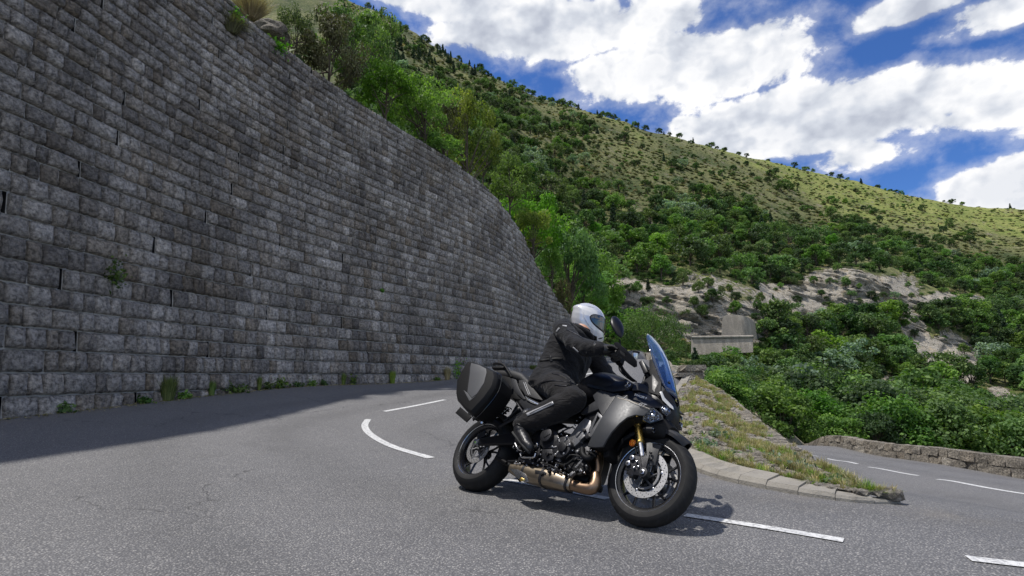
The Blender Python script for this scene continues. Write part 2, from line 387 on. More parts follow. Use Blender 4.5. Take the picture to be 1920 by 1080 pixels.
WT = np.gradient(WC, axis=0); WT /= np.linalg.norm(WT, axis=1)[:, None]
BATTER = 0.10
def wallpt(s, z, d=0.0):
    s, z, d = np.broadcast_arrays(np.asarray(s, float), np.asarray(z, float), np.asarray(d, float))
    x = np.interp(s, WS, WC[:, 0]); y = np.interp(s, WS, WC[:, 1])
    tx = np.interp(s, WS, WT[:, 0]); ty = np.interp(s, WS, WT[:, 1])
    off = d - BATTER * (z - .5)
    return np.stack([x + ty * off, y - tx * off, z], -1)
TOPS = np.array([0, 12, 14, 20, 24, 28, 32.7, 36, 38.2, 40, 43, 47, 52]); TOPZ = np.array([10.2, 10.2, 10.1, 9.75, 9.7, 9.3, 8.4, 6.9, 5.8, 5.0, 4.1, 3.4, 3.2])
def walltop(s): return np.interp(s, TOPS, TOPZ)
def wall_side(X, Y):
    """signed distance, positive on the road side of the wall foot"""
    d = np.hypot(X[..., None] - WC[:, 0], Y[..., None] - WC[:, 1]); i = d.argmin(-1)
    return (X - WC[i, 0]) * WT[i, 1] - (Y - WC[i, 1]) * WT[i, 0]

# ------------------------------------------------------------------ road
LPX = np.array([(9.5, -8), (12.6, 2), (13.3, 9.5), (13.8, 14.7), (14.9, 21), (16.2, 28), (17.6, 36), (19, 45)], float)   # lower parapet line
LPX = catmull(LPX, 16)
UPX = np.array([(5.75, 17.3), (6.05, 20), (6.7, 24), (7.95, 30), (9.4, 37), (10.2, 43), (9.9, 48), (8.0, 54), (4, 58)], float)  # upper parapet line
UPX = catmull(UPX, 16)
def keep(X, Y):
    k = wall_side(X, Y) > -0.5
    lim_lo = np.interp(Y, LPX[:, 1], LPX[:, 0]) + .3
    up = X < np.interp(Y, UPX[:88, 1], UPX[:88, 0]) + .25
    low = (Y < 37) & (X > 6.9 + (Y - 14.7) * 0.22) & (X < lim_lo)
    return k & np.where(Y < 17.0, X < lim_lo, up | low)
def road_sheet(name, x0, x1, y0, y1, st, mat):
    nx = int((x1 - x0) / st) + 1; ny = int((y1 - y0) / st) + 1
    X, Y = np.meshgrid(np.linspace(x0, x1, nx), np.linspace(y0, y1, ny))
    Z = gh(X, Y)
    F = grid_faces(nx, ny); cx = X.ravel()[F].mean(1); cy = Y.ravel()[F].mean(1)
    F = F[keep(cx, cy)]
    cl = catmull(np.array([(1.2, 27), (.6, 19), (-.4, 14), (-1.4, 10.9), (-2.35, 8.9), (-2.2, 7.6), (-.87, 5.75), (0, 4.6), (1.0, 3.75), (2.3, 3.0), (3.6, 2.7), (5.5, 3.0), (7.6, 5.2), (9.2, 9.5), (10.6, 16.4), (12, 24)], float), 14)
    dd = np.min(np.hypot(X.ravel()[:, None] - cl[None, :, 0], Y.ravel()[:, None] - cl[None, :, 1]), 1)
    tr = sum(np.exp(-((dd - c_) / .28) ** 2) for c_ in (.9, 2.3))
    wsd = wall_side(X, Y).ravel(); ed = np.exp(-np.clip(wsd, 0, 9) / .35) * .9
    kdx = np.min(np.hypot(X.ravel()[:, None] - np.array([1.65, 1.7, 2.1, 2.6, 3.0, 2.2, 1.75])[None], Y.ravel()[:, None] - np.array([5.6, 7, 9, 10.6, 3.9, 4.3, 5.0])[None]), 1); ed = np.maximum(ed, .5 * np.exp(-(kdx / .35) ** 2))
    me = mesh_np(name, np.stack([X, Y, Z], -1).reshape(-1, 3), F, {'track': tr, 'edge': ed})
    return obj(name, me, mat, smooth=True)
tag(road_sheet('road', -9.5, 20, -8, 56, 0.25, M_ASPHALT), 'grey asphalt mountain road bending round a hairpin', kind='structure')

def ribbon(name, pts, w0, label, group, taper=True, mat=M_PAINT, lift=0.006, w1=None):
    """a painted dash lying on the road; pts are world XY"""
    P = catmull(np.array(pts, float)[:, :2], 10) if len(pts) > 2 else np.linspace(pts[0][:2], pts[1][:2], 24)
    T = np.gradient(P, axis=0); T /= np.linalg.norm(T, axis=1)[:, None]; N = np.stack([-T[:, 1], T[:, 0]], 1)
    w = np.linspace(w0, w1 or w0, len(P)) / 2
    V = []
    for k in (-1, 0, 1):
        q = P + N * (w * k)[:, None]; V.append(np.c_[q, gh(q[:, 0], q[:, 1]) + lift])
    n = len(P); V = np.concatenate(V); V[:, 2] += 0
    F = np.concatenate([np.stack([np.arange(n - 1) + a * n, np.arange(1, n) + a * n, np.arange(1, n) + (a + 1) * n, np.arange(n - 1) + (a + 1) * n], 1) for a in (0, 1)])
    o = obj(name, mesh_np(name, V, F), mat); return tag(o, label, 'road marking', group)
GD = 'white dashes of the hairpin centre line'
def gpath(pix): return [ground_at(*p) for p in pix]
ribbon('lane_dash', gpath([(721, 772), (775, 762), (834, 750)]), .11, 'white dash nearest the stone wall, behind the pannier', GD)
ribbon('lane_dash', gpath([(690, 787), (684, 800), (697, 817), (736, 838), (808, 860)]), .105, 'hook shaped white dash curving left of the motorcycle rear wheel', GD)
ribbon('lane_dash', gpath([(945, 900), (1040, 917), (1140, 937)]), .085, 'white dash passing underneath the motorcycle exhaust', GD)
ribbon('lane_dash', gpath([(1285, 967), (1430, 990), (1582, 1016)]), .085, 'long white dash leading right from the motorcycle front wheel', GD)
ribbon('lane_dash', gpath([(1816, 1050), (1870, 1056), (1960, 1067)]), .085, 'white dash in the lower right corner of the near road', GD)
ribbon('lane_dash', gpath([(1052, 714), (1095, 703), (1135, 696)]), .13, 'distant white dash on the upper road behind the rider', GD)
GL = 'white dashes along the lower road'
LD = [((1757, 899), (1925, 927), 'nearest and longest white dash on the lower road'), ((1628, 876), (1722, 892), 'second white dash along the lower road beyond the longest one'),
      ((1551, 860), (1608, 870), 'third white dash along the lower road, beside the grass tip'), ((1497, 849), (1535, 856), 'farthest short white dash on the lower road by the verge')]
for a, b_, l in LD:
    qa, qb = ground_at(*a, 9.4), ground_at(*b_, 9.4); ribbon('lane_dash', [qa, qb], .10, l, GL)

# ------------------------------------------------------------------ stone wall
def stone_geo(s0, s1, z0, z1, zt0, zt1, nx, nz, tone, hue, proud):
    """rock-faced ashlar: pillowed front, skirts going back into the mortar"""
    u = np.linspace(0, 1, nx); v = np.linspace(0, 1, nz)
    u = u + .5 * (np.clip(u, .07, .93) - u) * 0; u[1] = .10; u[-2] = .90; v[1] = .13; v[-2] = .87
    U, Vv = np.meshgrid(u, v)
    S = s0 + (s1 - s0) * U
    top = zt0 + (zt1 - zt0) * U
    Z = z0 + (top - z0) * Vv
    edge = (U == 0) | (U == 1) | (Vv == 0) | (Vv == 1)
    D = proud + np.where(edge, rng.normal(0, .003, U.shape) - 0.004, rng.uniform(.016, .062, U.shape) + .016 * (1 - Vv))
    # wander of the arrises
    S = S + np.where(edge, rng.normal(0, .006, U.shape), rng.normal(0, .10, U.shape) * (s1 - s0) / nx)
    Z = Z + np.where(edge, rng.normal(0, .005, U.shape), rng.normal(0, .10, U.shape) * (z1 - z0) / nz)
    F = grid_faces(nx, nz)
    ring = list(range(nx)) + [nx * j + nx - 1 for j in range(1, nz)] + [nx * (nz - 1) + i for i in range(nx - 2, -1, -1)] + [nx * j for j in range(nz - 2, 0, -1)]
    ring = np.array(ring); n = nx * nz; m_ = len(ring)
    S2 = np.r_[S.ravel(), S.ravel()[ring]]; Z2 = np.r_[Z.ravel(), Z.ravel()[ring]]; D2 = np.r_[D.ravel(), np.full(m_, -.07)]
    a = np.arange(m_); bq = (a + 1) % m_
    SF = np.stack([ring[bq], ring[a], n + a, n + bq], 1)
    V = wallpt(S2, Z2, D2)
    return V, np.concatenate([F, SF]), np.full(len(V), tone), np.full(len(V), hue)

def project(P):
    P = np.atleast_2d(P); X, Y, Z = P[:, 0], P[:, 1], P[:, 2] - CAMH
    d = Y * CP + Z * SP; u = -Y * SP + Z * CP
    d = np.where(d > .05, d, .05)
    return np.stack([960 + FPX * X / d, 540 - FPX * u / d, d], 1)

wall = empty('stone_wall', tuple(wallpt(20, .8)), 'tall curved retaining wall of dark squared stone blocks on the outside of the bend', 'wall')
WL = Vector(wall.location)
S_END = 48.5
stones = []; cells_V = []; cells_F = []; cells_M = []; nc = 0
z = -0.1
k = 0
while z < 10.3:
    hgt = float(np.interp(z, [0, 10], [.352, .232])) * rng.uniform(.94, 1.06)
    s = 5.0 + rng.uniform(-.4, 0)
    slot_next = s + rng.uniform(.5, 3.0)
    slots_row = (k % 3 == 1)
    while s < S_END:
        w = rng.choice([rng.uniform(.17, .25), rng.uniform(.25, .36), rng.uniform(.36, .60)], p=[.34, .46, .20])
        slot = slots_row and s > slot_next
        if slot: w = .060
        s1 = min(s + w, S_END)
        base = gh(*wallpt((s + s1) / 2, z)[:2]) - .03
        t0, t1 = float(walltop(s)), float(walltop(s1))
        if z + hgt > base and z < min(t0, t1) - .08:
            zt0, zt1 = min(z + hgt, t0), min(z + hgt, t1)
            # joint bed (mortar) behind, or an open weep slot
            q = wallpt([s, s1, s1, s], [z, z, zt1, zt0], -.036 if not slot else -.22)
            cells_V.append(q); cells_F.append(np.array([[0, 1, 2, 3]]) + nc); nc += 4; cells_M += [1 if slot else 0]
            if slot:
                q2 = wallpt([s, s1, s1, s], [z, z, zt1, zt0], -.036)
                base_i = nc; cells_V.append(q2); nc += 4
                o4 = base_i - 4
                cells_F.append(np.array([[o4 + 1, o4, base_i, base_i + 1], [o4 + 2, o4 + 1, base_i + 1, base_i + 2], [o4 + 3, o4 + 2, base_i + 2, base_i + 3], [o4, o4 + 3, base_i + 3, base_i]]))
                cells_M += [1] * 4  # slot back and sides coloured near black for the shade within
                slot_next = s + rng.uniform(1.9, 2.7)
            else:
                j = .013
                stones.append((s + j, s1 - j, max(z + j, -9), z + hgt, zt0 - j, zt1 - j))
        s = s1
    z += hgt; k += 1
# biggest in the picture first
area = []
for (a, b_, z0, z1, t0, t1) in stones:
    q = project(wallpt([a, b_, b_, a], [z0, z0, t1, t0]))
    x, y = q[:, 0], q[:, 1]
    inside = (x.max() > 5) and (x.min() < 1915) and (y.max() > 5) and (y.min() < 1075)
    ar = .5 * abs(np.dot(x, np.roll(y, -1)) - np.dot(y, np.roll(x, -1)))
    area.append(ar if inside else 0)
order = np.argsort(-np.array(area)); near = set(order[:295].tolist())
JV, JF, JT, JH = [], [], [], []; nv = 0
for i, (a, b_, z0, z1, t0, t1) in enumerate(stones):
    if area[i] == 0 and a > 14 : continue
    isn = i in near
    ar = area[i]
    nx, nz = (7, 5) if ar > 500 else ((5, 4) if ar > 140 else (4, 3))
    tone = float(np.clip(rng.normal(.44, .19), 0, 1)); hue = float(rng.random() ** 9) if rng.random() < .85 else float(rng.uniform(.3, .9))
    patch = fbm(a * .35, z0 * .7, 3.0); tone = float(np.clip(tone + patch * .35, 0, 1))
    # the lowest left blocks are toned lighter
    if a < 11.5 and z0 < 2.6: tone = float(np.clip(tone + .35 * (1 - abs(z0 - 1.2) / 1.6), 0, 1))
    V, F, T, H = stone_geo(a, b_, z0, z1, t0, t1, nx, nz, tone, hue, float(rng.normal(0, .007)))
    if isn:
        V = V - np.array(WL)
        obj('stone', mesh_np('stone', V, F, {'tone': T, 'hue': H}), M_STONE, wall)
    else:
        JV.append(V); JF.append(F + nv); JT.append(T); JH.append(H); nv += len(V)
V = np.concatenate(JV) - np.array(WL)
o = obj('stone_courses', mesh_np('stone_courses', V, np.concatenate(JF), {'tone': np.concatenate(JT), 'hue': np.concatenate(JH)}), M_STONE, wall)
tag(o, kind='stuff')
obj('mortar_bed', mesh_np('mortar_bed', np.concatenate(cells_V) - np.array(WL), np.concatenate(cells_F), mi=cells_M), [M_MORTAR, M_DARK], wall)
# body of the wall behind the facing: a capping strip and a return at the far end
ss = np.linspace(4.5, S_END, 140)
tv = np.concatenate([wallpt(ss, walltop(ss) - .01, -.03), wallpt(ss, walltop(ss) - .01, -.75), wallpt(ss, -1.0, -.75)])
n = len(ss); F = np.concatenate([np.stack([np.arange(n - 1) + r_ * n, np.arange(1, n) + r_ * n, np.arange(1, n) + (r_ + 1) * n, np.arange(n - 1) + (r_ + 1) * n], 1) for r_ in (0, 1)])
obj('wall_core', mesh_np('wall_core', tv - np.array(WL), F), M_MORTAR, wall)
# near part of the wall outside the frame, plain continuation so that shade and bounce are right
ss = np.linspace(0.2, 5.0, 12)
tv = np.concatenate([wallpt(ss, -1, 0), wallpt(ss, 10.2, 0), wallpt(ss, 10.2, -.75)]); n = len(ss)
F = np.concatenate([np.stack([np.arange(n - 1) + r_ * n, np.arange(1, n) + r_ * n, np.arange(1, n) + (r_ + 1) * n, np.arange(n - 1) + (r_ + 1) * n], 1) for r_ in (0, 1)])
obj('wall_continuation', mesh_np('wall_continuation', tv - np.array(WL), F, {'tone': np.full(3 * n, .4), 'hue': np.zeros(3 * n)}), M_STONE, wall)

# ------------------------------------------------------------------ ground under and around the road
def sheet_ground():
    X, Y = np.meshgrid(np.arange(-14, 30, .5), np.arange(-40, 60, .5))
    Z = gh(np.clip(X, -9.5, 20), np.clip(Y, -8, 56)) - .08
    lim = np.interp(Y, LPX[:, 1], LPX[:, 0])
    out = np.clip(X - lim - .4, 0, 99)
    Z = Z - out * .9
    # between the two roads and beyond, an embankment that falls away
    up = np.interp(np.clip(Y, 17, 50), UPX[:88, 1], UPX[:88, 0]); lo = 6.9 + (Y - 14.7) * .22
    bank = (Y > 16) & (X > up + .5) & (X < lo)
    Z = np.where(bank, np.minimum(Z, np.maximum(gh(np.clip(X, 0, 12), np.clip(Y, 14, 50)) - .3, -3.0)), Z)
    ws = wall_side(X, Y)
    nx = X.shape[1]; ny = X.shape[0]; F = grid_faces(nx, ny)
    k = (ws.ravel()[F].mean(1) > -.6) | (Y.ravel()[F].mean(1) < -3)
    return obj('ground', mesh_np('ground', np.stack([X, Y, Z], -1).reshape(-1, 3), F[k], ), M_SOIL, smooth=True)
tag(sheet_ground(), 'stony ground under and beside the road', kind='structure')

# hillside (across the valley): fan of heights, real distances 16 to 520 m
COLS = np.array([-900, 0, 430, 700, 850, 1000, 1150, 1300, 1400, 1600, 1750, 1920, 2600, 3400], float)
ROWS = np.array([16, 24, 34, 45, 60, 80, 86, 92, 100, 126, 138, 180, 250, 330, 400, 520], float)
def zz(col, row, kind, v):
    return v if kind == 'z' else float(at(col, v, row)[2])
TB = {  # per column: one entry per row; ints > 20 or < -20 mean picture height, floats metres
    -900: [3., 4., 6., 10., ('p', 330), ('p', 300), ('p', 295), ('p', 290), ('p', 270), ('p', 230), ('p', 215), ('p', 150), ('p', 60), ('p', 0), ('p', -20), ('p', 0)],
    0: [3., 4., 6., 10., ('p', 330), ('p', 300), ('p', 290), ('p', 280), ('p', 260), ('p', 210), ('p', 190), ('p', 120), ('p', 40), ('p', -40), ('p', -60), ('p', -40)],
    430: [0., 0., 2., 8., ('p', 350), ('p', 300), ('p', 290), ('p', 280), ('p', 260), ('p', 200), ('p', 180), ('p', 110), ('p', 20), ('p', -60), ('p', -80), ('p', -60)],
    700: [0., 0., 1., 6., ('p', 340), ('p', 290), ('p', 280), ('p', 270), ('p', 250), ('p', 195), ('p', 180), ('p', 115), ('p', 60), ('p', 22), ('p', 40), ('p', 70)],
    850: [0., 0., 1., 5., ('p', 400), ('p', 350), ('p', 340), ('p', 330), ('p', 310), ('p', 260), ('p', 245), ('p', 195), ('p', 150), ('p', 108), ('p', 118), ('p', 140)],
    1000: [0., 0., .6, 2.5, ('p', 560), ('p', 480), ('p', 455), ('p', 430), ('p', 400), ('p', 345), ('p', 330), ('p', 275), ('p', 222), ('p', 180), ('p', 186), ('p', 210)],
    1150: [0., .3, 1.2, 2.2, 3.2, ('p', 650), ('p', 638), ('p', 545), ('p', 520), ('p', 455), ('p', 435), ('p', 370), ('p', 290), ('p', 228), ('p', 230), ('p', 250)],
    1300: [-1., -1.5, -1.2, -.5, 0.5, ('p', 668), ('p', 645), ('p', 552), ('p', 538), ('p', 490), ('p', 475), ('p', 415), ('p', 335), ('p', 274), ('p', 272), ('p', 290)],
    1400: [-2.5, -3.4, -4.2, -4., -3., ('p', 690), ('p', 655), ('p', 578), ('p', 565), ('p', 520), ('p', 505), ('p', 450), ('p', 370), ('p', 308), ('p', 295), ('p', 310)],
    1600: [-2.8, -4., -5.5, -6., -6., ('p', 755), ('p', 742), ('p', 728), ('p', 700), ('p', 596), ('p', 512), ('p', 480), ('p', 430), ('p', 380), ('p', 342), ('p', 350)],
    1750: [-3., -4.2, -6., -7., -7., ('p', 775), ('p', 760), ('p', 745), ('p', 720), ('p', 640), ('p', 575), ('p', 530), ('p', 470), ('p', 415), ('p', 378), ('p', 392)],
    1920: [-3., -4.5, -6.5, -8., -8.5, ('p', 790), ('p', 775), ('p', 760), ('p', 740), ('p', 690), ('p', 650), ('p', 585), ('p', 505), ('p', 440), ('p', 395), ('p', 405)],
    2600: [-3., -4.5, -6.5, -8., -8.5, ('p', 780), ('p', 765), ('p', 750), ('p', 720), ('p', 650), ('p', 610), ('p', 540), ('p', 450), ('p', 380), ('p', 340), ('p', 350)],
    3400: [-3., -4.5, -6.5, -8., -8.5, ('p', 780), ('p', 765), ('p', 750), ('p', 720), ('p', 640), ('p', 600), ('p', 520), ('p', 430), ('p', 350), ('p', 310), ('p', 320)]}
ZT = np.array([[v[1] and float(at(960, v[1], ROWS[j])[2]) if isinstance(v, tuple) else v for j, v in enumerate(TB[c])] for c in COLS.astype(int)])
for i_, c_ in enumerate(COLS.astype(int)):
    for j_, v_ in enumerate(TB[c_]):
        ZT[i_, j_] = float(at(960, v_[1], ROWS[j_])[2]) if isinstance(v_, tuple) else v_
gcol = np.unique(np.r_[np.arange(-900, 620, 40), np.arange(620, 2000, 5), np.arange(2000, 3401, 40)]).astype(float)
grow = np.unique(np.r_[np.arange(16, 80, 1.5), np.arange(80, 86, .75), np.linspace(86, 92, 34), np.arange(92, 126, 1.5), np.linspace(126, 138, 40), np.arange(138, 250, 2.2), np.arange(250, 420, 4), np.arange(420, 521, 20)])
def pchip1(x, xs, ys):
    """monotone cubic along rows; ys (..., n)"""
    h = np.diff(xs); d = np.diff(ys, axis=-1) / h
    m_ = np.zeros_like(ys)
    same = d[..., :-1] * d[..., 1:] > 0
    w1 = 2 * h[1:] + h[:-1]; w2 = h[1:] + 2 * h[:-1]
    with np.errstate(all='ignore'):
        hm = (w1 + w2) / (w1 / d[..., :-1] + w2 / d[..., 1:])
    m_[..., 1:-1] = np.where(same, hm, 0); m_[..., 0] = d[..., 0]; m_[..., -1] = d[..., -1]
    i = np.clip(np.searchsorted(xs, x, side='right') - 1, 0, len(xs) - 2)
    t = (x - xs[i]) / h[i]
    return ((2 * t ** 3 - 3 * t ** 2 + 1) * ys[..., i] + (t ** 3 - 2 * t ** 2 + t) * h[i] * m_[..., i] + (-2 * t ** 3 + 3 * t ** 2) * ys[..., i + 1] + (t ** 3 - t ** 2) * h[i] * m_[..., i + 1])
ZR = pchip1(grow, ROWS, ZT)                       # cols x grow
ZG = pchip1(gcol, COLS, ZR.T)                     # grow x gcol
PXG, YG = np.meshgrid(gcol, grow)
XG = (PXG - 960) / FPX * YG / (CP) * 1.0
# px of a low-lying point: X = (px-960)/f * depth, depth ~ Y*CP + (z-h)*SP
XG = (PXG - 960) / FPX * (YG * CP + (ZG - CAMH) * SP)
def blob(px, py, cx, cy, rx, ry, rot=0.0):
    c_, s_ = math.cos(R(rot)), math.sin(R(rot)); dx, dy = px - cx, py - cy
    return np.exp(-(((dx * c_ + dy * s_) / rx) ** 4 + ((-dx * s_ + dy * c_) / ry) ** 4))
PJ = project(np.stack([XG, YG, ZG], -1).reshape(-1, 3)); PYG = PJ[:, 1].reshape(YG.shape)
rock = np.zeros_like(YG)
for a in [(1190, 580, 75, 60, 20), (1290, 590, 90, 52, 8), (1390, 605, 50, 40, 0), (1470, 560, 60, 34, 10), (1610, 553, 118, 46, 4), (1500, 590, 110, 14, 3), (1770, 570, 105, 16, 4), (1720, 640, 26, 55, -15), (1790, 680, 60, 50, 40), (1690, 740, 50, 26, 25), (1880, 760, 40, 30, 30)]:
    rock = np.maximum(rock, blob(PXG, PYG, *a))
rock = np.maximum(rock, .42 * blob(PXG, PYG, 1205, 405, 70, 22, 38)); rock = np.maximum(rock, .5 * blob(PXG, PYG, 1345, 540, 120, 20, 12))
rock = rock * (YG > 70)
nz_ = np.array([fbm(x * .035, y * .035, 1.0, 5) for x, y in zip(XG.ravel(), YG.ravel())]).reshape(YG.shape)
nz2 = np.array([fbm(x * .3, y * .3, zz_ * .3, 4) for x, y, zz_ in zip(XG.ravel(), YG.ravel(), ZG.ravel())]).reshape(YG.shape)
ZG2 = ZG + nz_ * np.clip((YG - 60) / 90, 0, 1) * 2.6 + nz2 * .25 * np.clip((YG - 30) / 50, 0, 1)
bedc = ZG2 + XG * .42
step = np.array([mnoise.noise(Vector((math.floor(v / .6) * 7.13, x * .25, 0))) for v, x in zip(bedc.ravel(), XG.ravel())]).reshape(YG.shape)
YG2 = YG - rock * (step * 2.4 + nz2 * .7)
meadow = np.clip((np.interp(PXG, [900, 1200, 1400, 1600, 1750, 1920], [120, 230, 330, 430, 450, 480]) - PYG) / 60, 0, 1) * np.clip((PXG - 1150) / 350, 0, 1)
dry = np.clip(.30 + nz_ * .5 + .75 * meadow + .12 * (PXG > 1000), 0, 1)
me = mesh_np('hillside', np.stack([XG, YG2, ZG2], -1).reshape(-1, 3), grid_faces(len(gcol), len(grow)), {'rock': rock.ravel(), 'dry': dry.ravel()})
tag(obj('hillside', me, M_HILL, smooth=False), 'steep scrubby hillside with pale limestone outcrops across the bend', kind='structure')

# slope above the stone wall
def slope_rise(s): return np.interp(s, [0, 10, 13, 16, 19, 24, 34, 44, 48], [12, 10, 7.5, 3.2, 1.8, 1.4, 1.6, 3.0, 3.0])
def slope_pt(s, o):
    w = wallpt(s, walltop(s) - .12, -(.7 + 0)); tx = np.interp(s, WS, WT[:, 0]); ty = np.interp(s, WS, WT[:, 1])
    z_ = w[..., 2] + slope_rise(s) * (1 - np.exp(-o / 6.0)) + .08 * o * (s < 14)
    return np.stack([w[..., 0] - ty * o, w[..., 1] + tx * o, z_], -1)
ss, oo = np.meshgrid(np.linspace(0, 50, 150), np.r_[0, np.geomspace(.3, 30, 40)])
V = slope_pt(ss, oo); V[..., 2] += np.array([fbm(a * .5, b_ * .5, 5, 4) for a, b_ in zip(V[..., 0].ravel(), V[..., 1].ravel())]).reshape(ss.shape) * .35 * np.clip(oo, 0, 1)
tag(obj('slope', mesh_np('slope', V.reshape(-1, 3), grid_faces(150, 41), {'rock': np.zeros(ss.size), 'dry': np.full(ss.size, .15)}), M_HILL, smooth=True), 'overgrown bank rising behind the top of the stone wall', kind='structure')
#==STAGE2==
# ------------------------------------------------------------------ foliage prototypes
def rand_dirs(n):
    v = rng.normal(size=(n, 3)); return v / np.linalg.norm(v, axis=1)[:, None]
def leaves(C, size, out=None, aspect=1.5, up=0.35):
    """folded leaf = one rhombus quad at each point of C"""
    n = len(C); nrm = rand_dirs(n) * .8 + np.array([0, 0, up])
    if out is not None: nrm = nrm + out * .7
    nrm /= np.linalg.norm(nrm, axis=1)[:, None]
    a = np.cross(nrm, rand_dirs(n)); a /= np.linalg.norm(a, axis=1)[:, None] + 1e-9; b_ = np.cross(nrm, a)
    sz = (size * rng.uniform(.6, 1.35, n))[:, None]
    V = np.stack([C - a * sz * aspect * .5, C + b_ * sz * .5 + nrm * sz * .12, C + a * sz * aspect * .5, C - b_ * sz * .5 + nrm * sz * .12], 1).reshape(-1, 3)
    return V, np.arange(n * 4).reshape(n, 4)
def tube_np(P, r, k=6):
    P = np.asarray(P, float); r = np.broadcast_to(np.asarray(r, float), (len(P),))
    T = np.gradient(P, axis=0); T /= np.linalg.norm(T, axis=1)[:, None] + 1e-9
    ref = np.array([.3, .9, .1]) if abs(T[0] @ [0.3, .9, .1]) < .9 else np.array([1., 0, 0])
    A = np.cross(T, ref); A /= np.linalg.norm(A, axis=1)[:, None]; B = np.cross(T, A)
    t = np.linspace(0, 2 * np.pi, k, endpoint=False)
    V = (P[:, None] + (A[:, None] * np.cos(t)[None, :, None] + B[:, None] * np.sin(t)[None, :, None]) * r[:, None, None]).reshape(-1, 3)
    F = []
    for i in range(len(P) - 1):
        for j in range(k): F.append((i * k + j, i * k + (j + 1) % k, (i + 1) * k + (j + 1) % k, (i + 1) * k + j))
    return V, np.array(F)
def join(parts):
    V, F, n = [], [], 0
    for v, f in parts: V.append(v); F.append(f + n); n += len(v)
    return np.concatenate(V), np.concatenate(F)
def tree_data(kind, seed, nl, ls):
    """unit tree (height 1). returns trunk (V,F) and crown (V,F,tone)"""
    global rng
    keep_rng = rng; rng = np.random.default_rng(seed)
    tr = []; cl = []
    if kind == 'conifer':
        tr.append(tube_np([(0, 0, 0), (.01, 0, .5), (0, 0, .97)], [.028, .018, .004], 5))
        C = []; O = []
        for lv in np.linspace(.10, .97, 17):
            rad = .27 * (1 - lv) ** .8 + .02; nb = 7
            for q in range(nb):
                a = rng.uniform(0, 2 * np.pi); r_ = rad * rng.uniform(.65, 1.15)
                m_ = max(4, int(nl / 17 / nb * (rad / .17)))
                t = rng.uniform(.12, 1, m_) ** .8
                C.append(np.stack([np.cos(a) * r_ * t, np.sin(a) * r_ * t, lv - t * rad * .35 + rng.normal(0, .012, m_)], 1) + rng.normal(0, .012 + .02 * rad, (m_, 3)))
        C = np.concatenate(C); O = None; tone_c = rng.random(len(C))
        V, F = leaves(C, ls, None, 1.9, .1)
    elif kind == 'broom':
        segs = []; tones = []
        for q in range(nl // 3):
            a = rng.uniform(0, 2 * np.pi); t = rng.uniform(0, .55) ** .8; L_ = rng.uniform(.55, 1.0)
            d0 = np.array([np.cos(a) * t, np.sin(a) * t, 1.0]); d0 /= np.linalg.norm(d0)
            b0 = np.array([np.cos(a), np.sin(a), 0]) * rng.uniform(0, .12)
            p1 = b0 + d0 * L_ * .6; p2 = p1 + (d0 + rand_dirs(1)[0] * .35) * L_ * .4
            w = np.cross(d0, rand_dirs(1)[0]); w = w / np.linalg.norm(w) * ls * .3
            segs += [[b0 - w, b0 + w, p1 + w, p1 - w], [p1 - w, p1 + w, p2 + w * .3, p2 - w * .3]]; tones += [rng.random()] * 2
        V = np.array(segs).reshape(-1, 3); F = np.arange(len(V)).reshape(-1, 4); tone_c = np.array(tones)
        tr.append(tube_np([(0, 0, 0), (0, 0, .12)], [.04, .02], 5))
    else:
        th = {'round': .15, 'tall': .32, 'shrub': .06, 'spread': .10}[kind]
        rx = {'round': .42, 'tall': .30, 'shrub': .60, 'spread': .85}[kind]
        cz = {'round': .54, 'tall': .58, 'shrub': .48, 'spread': .50}[kind]; rz = {'round': .46, 'tall': .44, 'shrub': .48, 'spread': .42}[kind]
        nc_ = {'round': 46, 'tall': 44, 'shrub': 40, 'spread': 60}[kind]
        tr.append(tube_np([(0, 0, -.03), (.01, .01, th), (.0, .02, cz), (0, 0, cz + rz * .6)], [.030, .022, .014, .004], 6))
        D = rand_dirs(nc_); D[:, 2] = np.where(D[:, 2] < -.5, -D[:, 2], D[:, 2])
        rad = rng.uniform(.45, 1.0, nc_) ** .6
        lump = 1 + .28 * np.array([mnoise.noise(Vector(d_ * 1.7 + seed)) for d_ in D])
        CC = D * (rad * lump)[:, None] * [rx, rx, rz] + [0, 0, cz]
        per = nl // nc_; C = []; O = []; tc = []
        for c in CC:
            r_ = rng.uniform(.09, .17) * (1.0 if rx < .7 else 1.2)
            d_ = rand_dirs(per); rr = rng.uniform(.35, 1, per) ** .5
            C.append(c + d_ * (rr * r_)[:, None] * [1.15, 1.15, .8]); O.append(d_)
            tc.append(np.clip(rng.uniform(.15, .85) + rng.normal(0, .16, per), 0, 1))
            if rng.random() < .45:
                z0 = rng.uniform(th * .6, cz); tr.append(tube_np([(0, 0, z0), (c * .5 + [0, 0, z0 * .5]) * [.9, .9, 1], c], [.012, .007, .002], 4))
        C = np.concatenate(C); O = np.concatenate(O); tone_c = np.concatenate(tc)
        V, F = leaves(C, ls, O)
    tv, tf = join(tr)
    rng = keep_rng
    return tv, tf, V, F, np.repeat(tone_c, 4)
def tree_mesh(name, kind, seed, nl, ls, leafmat):
    tv, tf, V, F, t = tree_data(kind, seed, nl, ls)
    me = mesh_np(name, np.r_[tv, V], np.r_[tf, F + len(tv)], {'tone': np.r_[np.zeros(len(tv)), t]}, mi=np.r_[np.zeros(len(tf)), np.ones(len(F))])
    me.materials.append(M_BARK); me.materials.append(M_LEAF[leafmat]); return me
FAR = {}
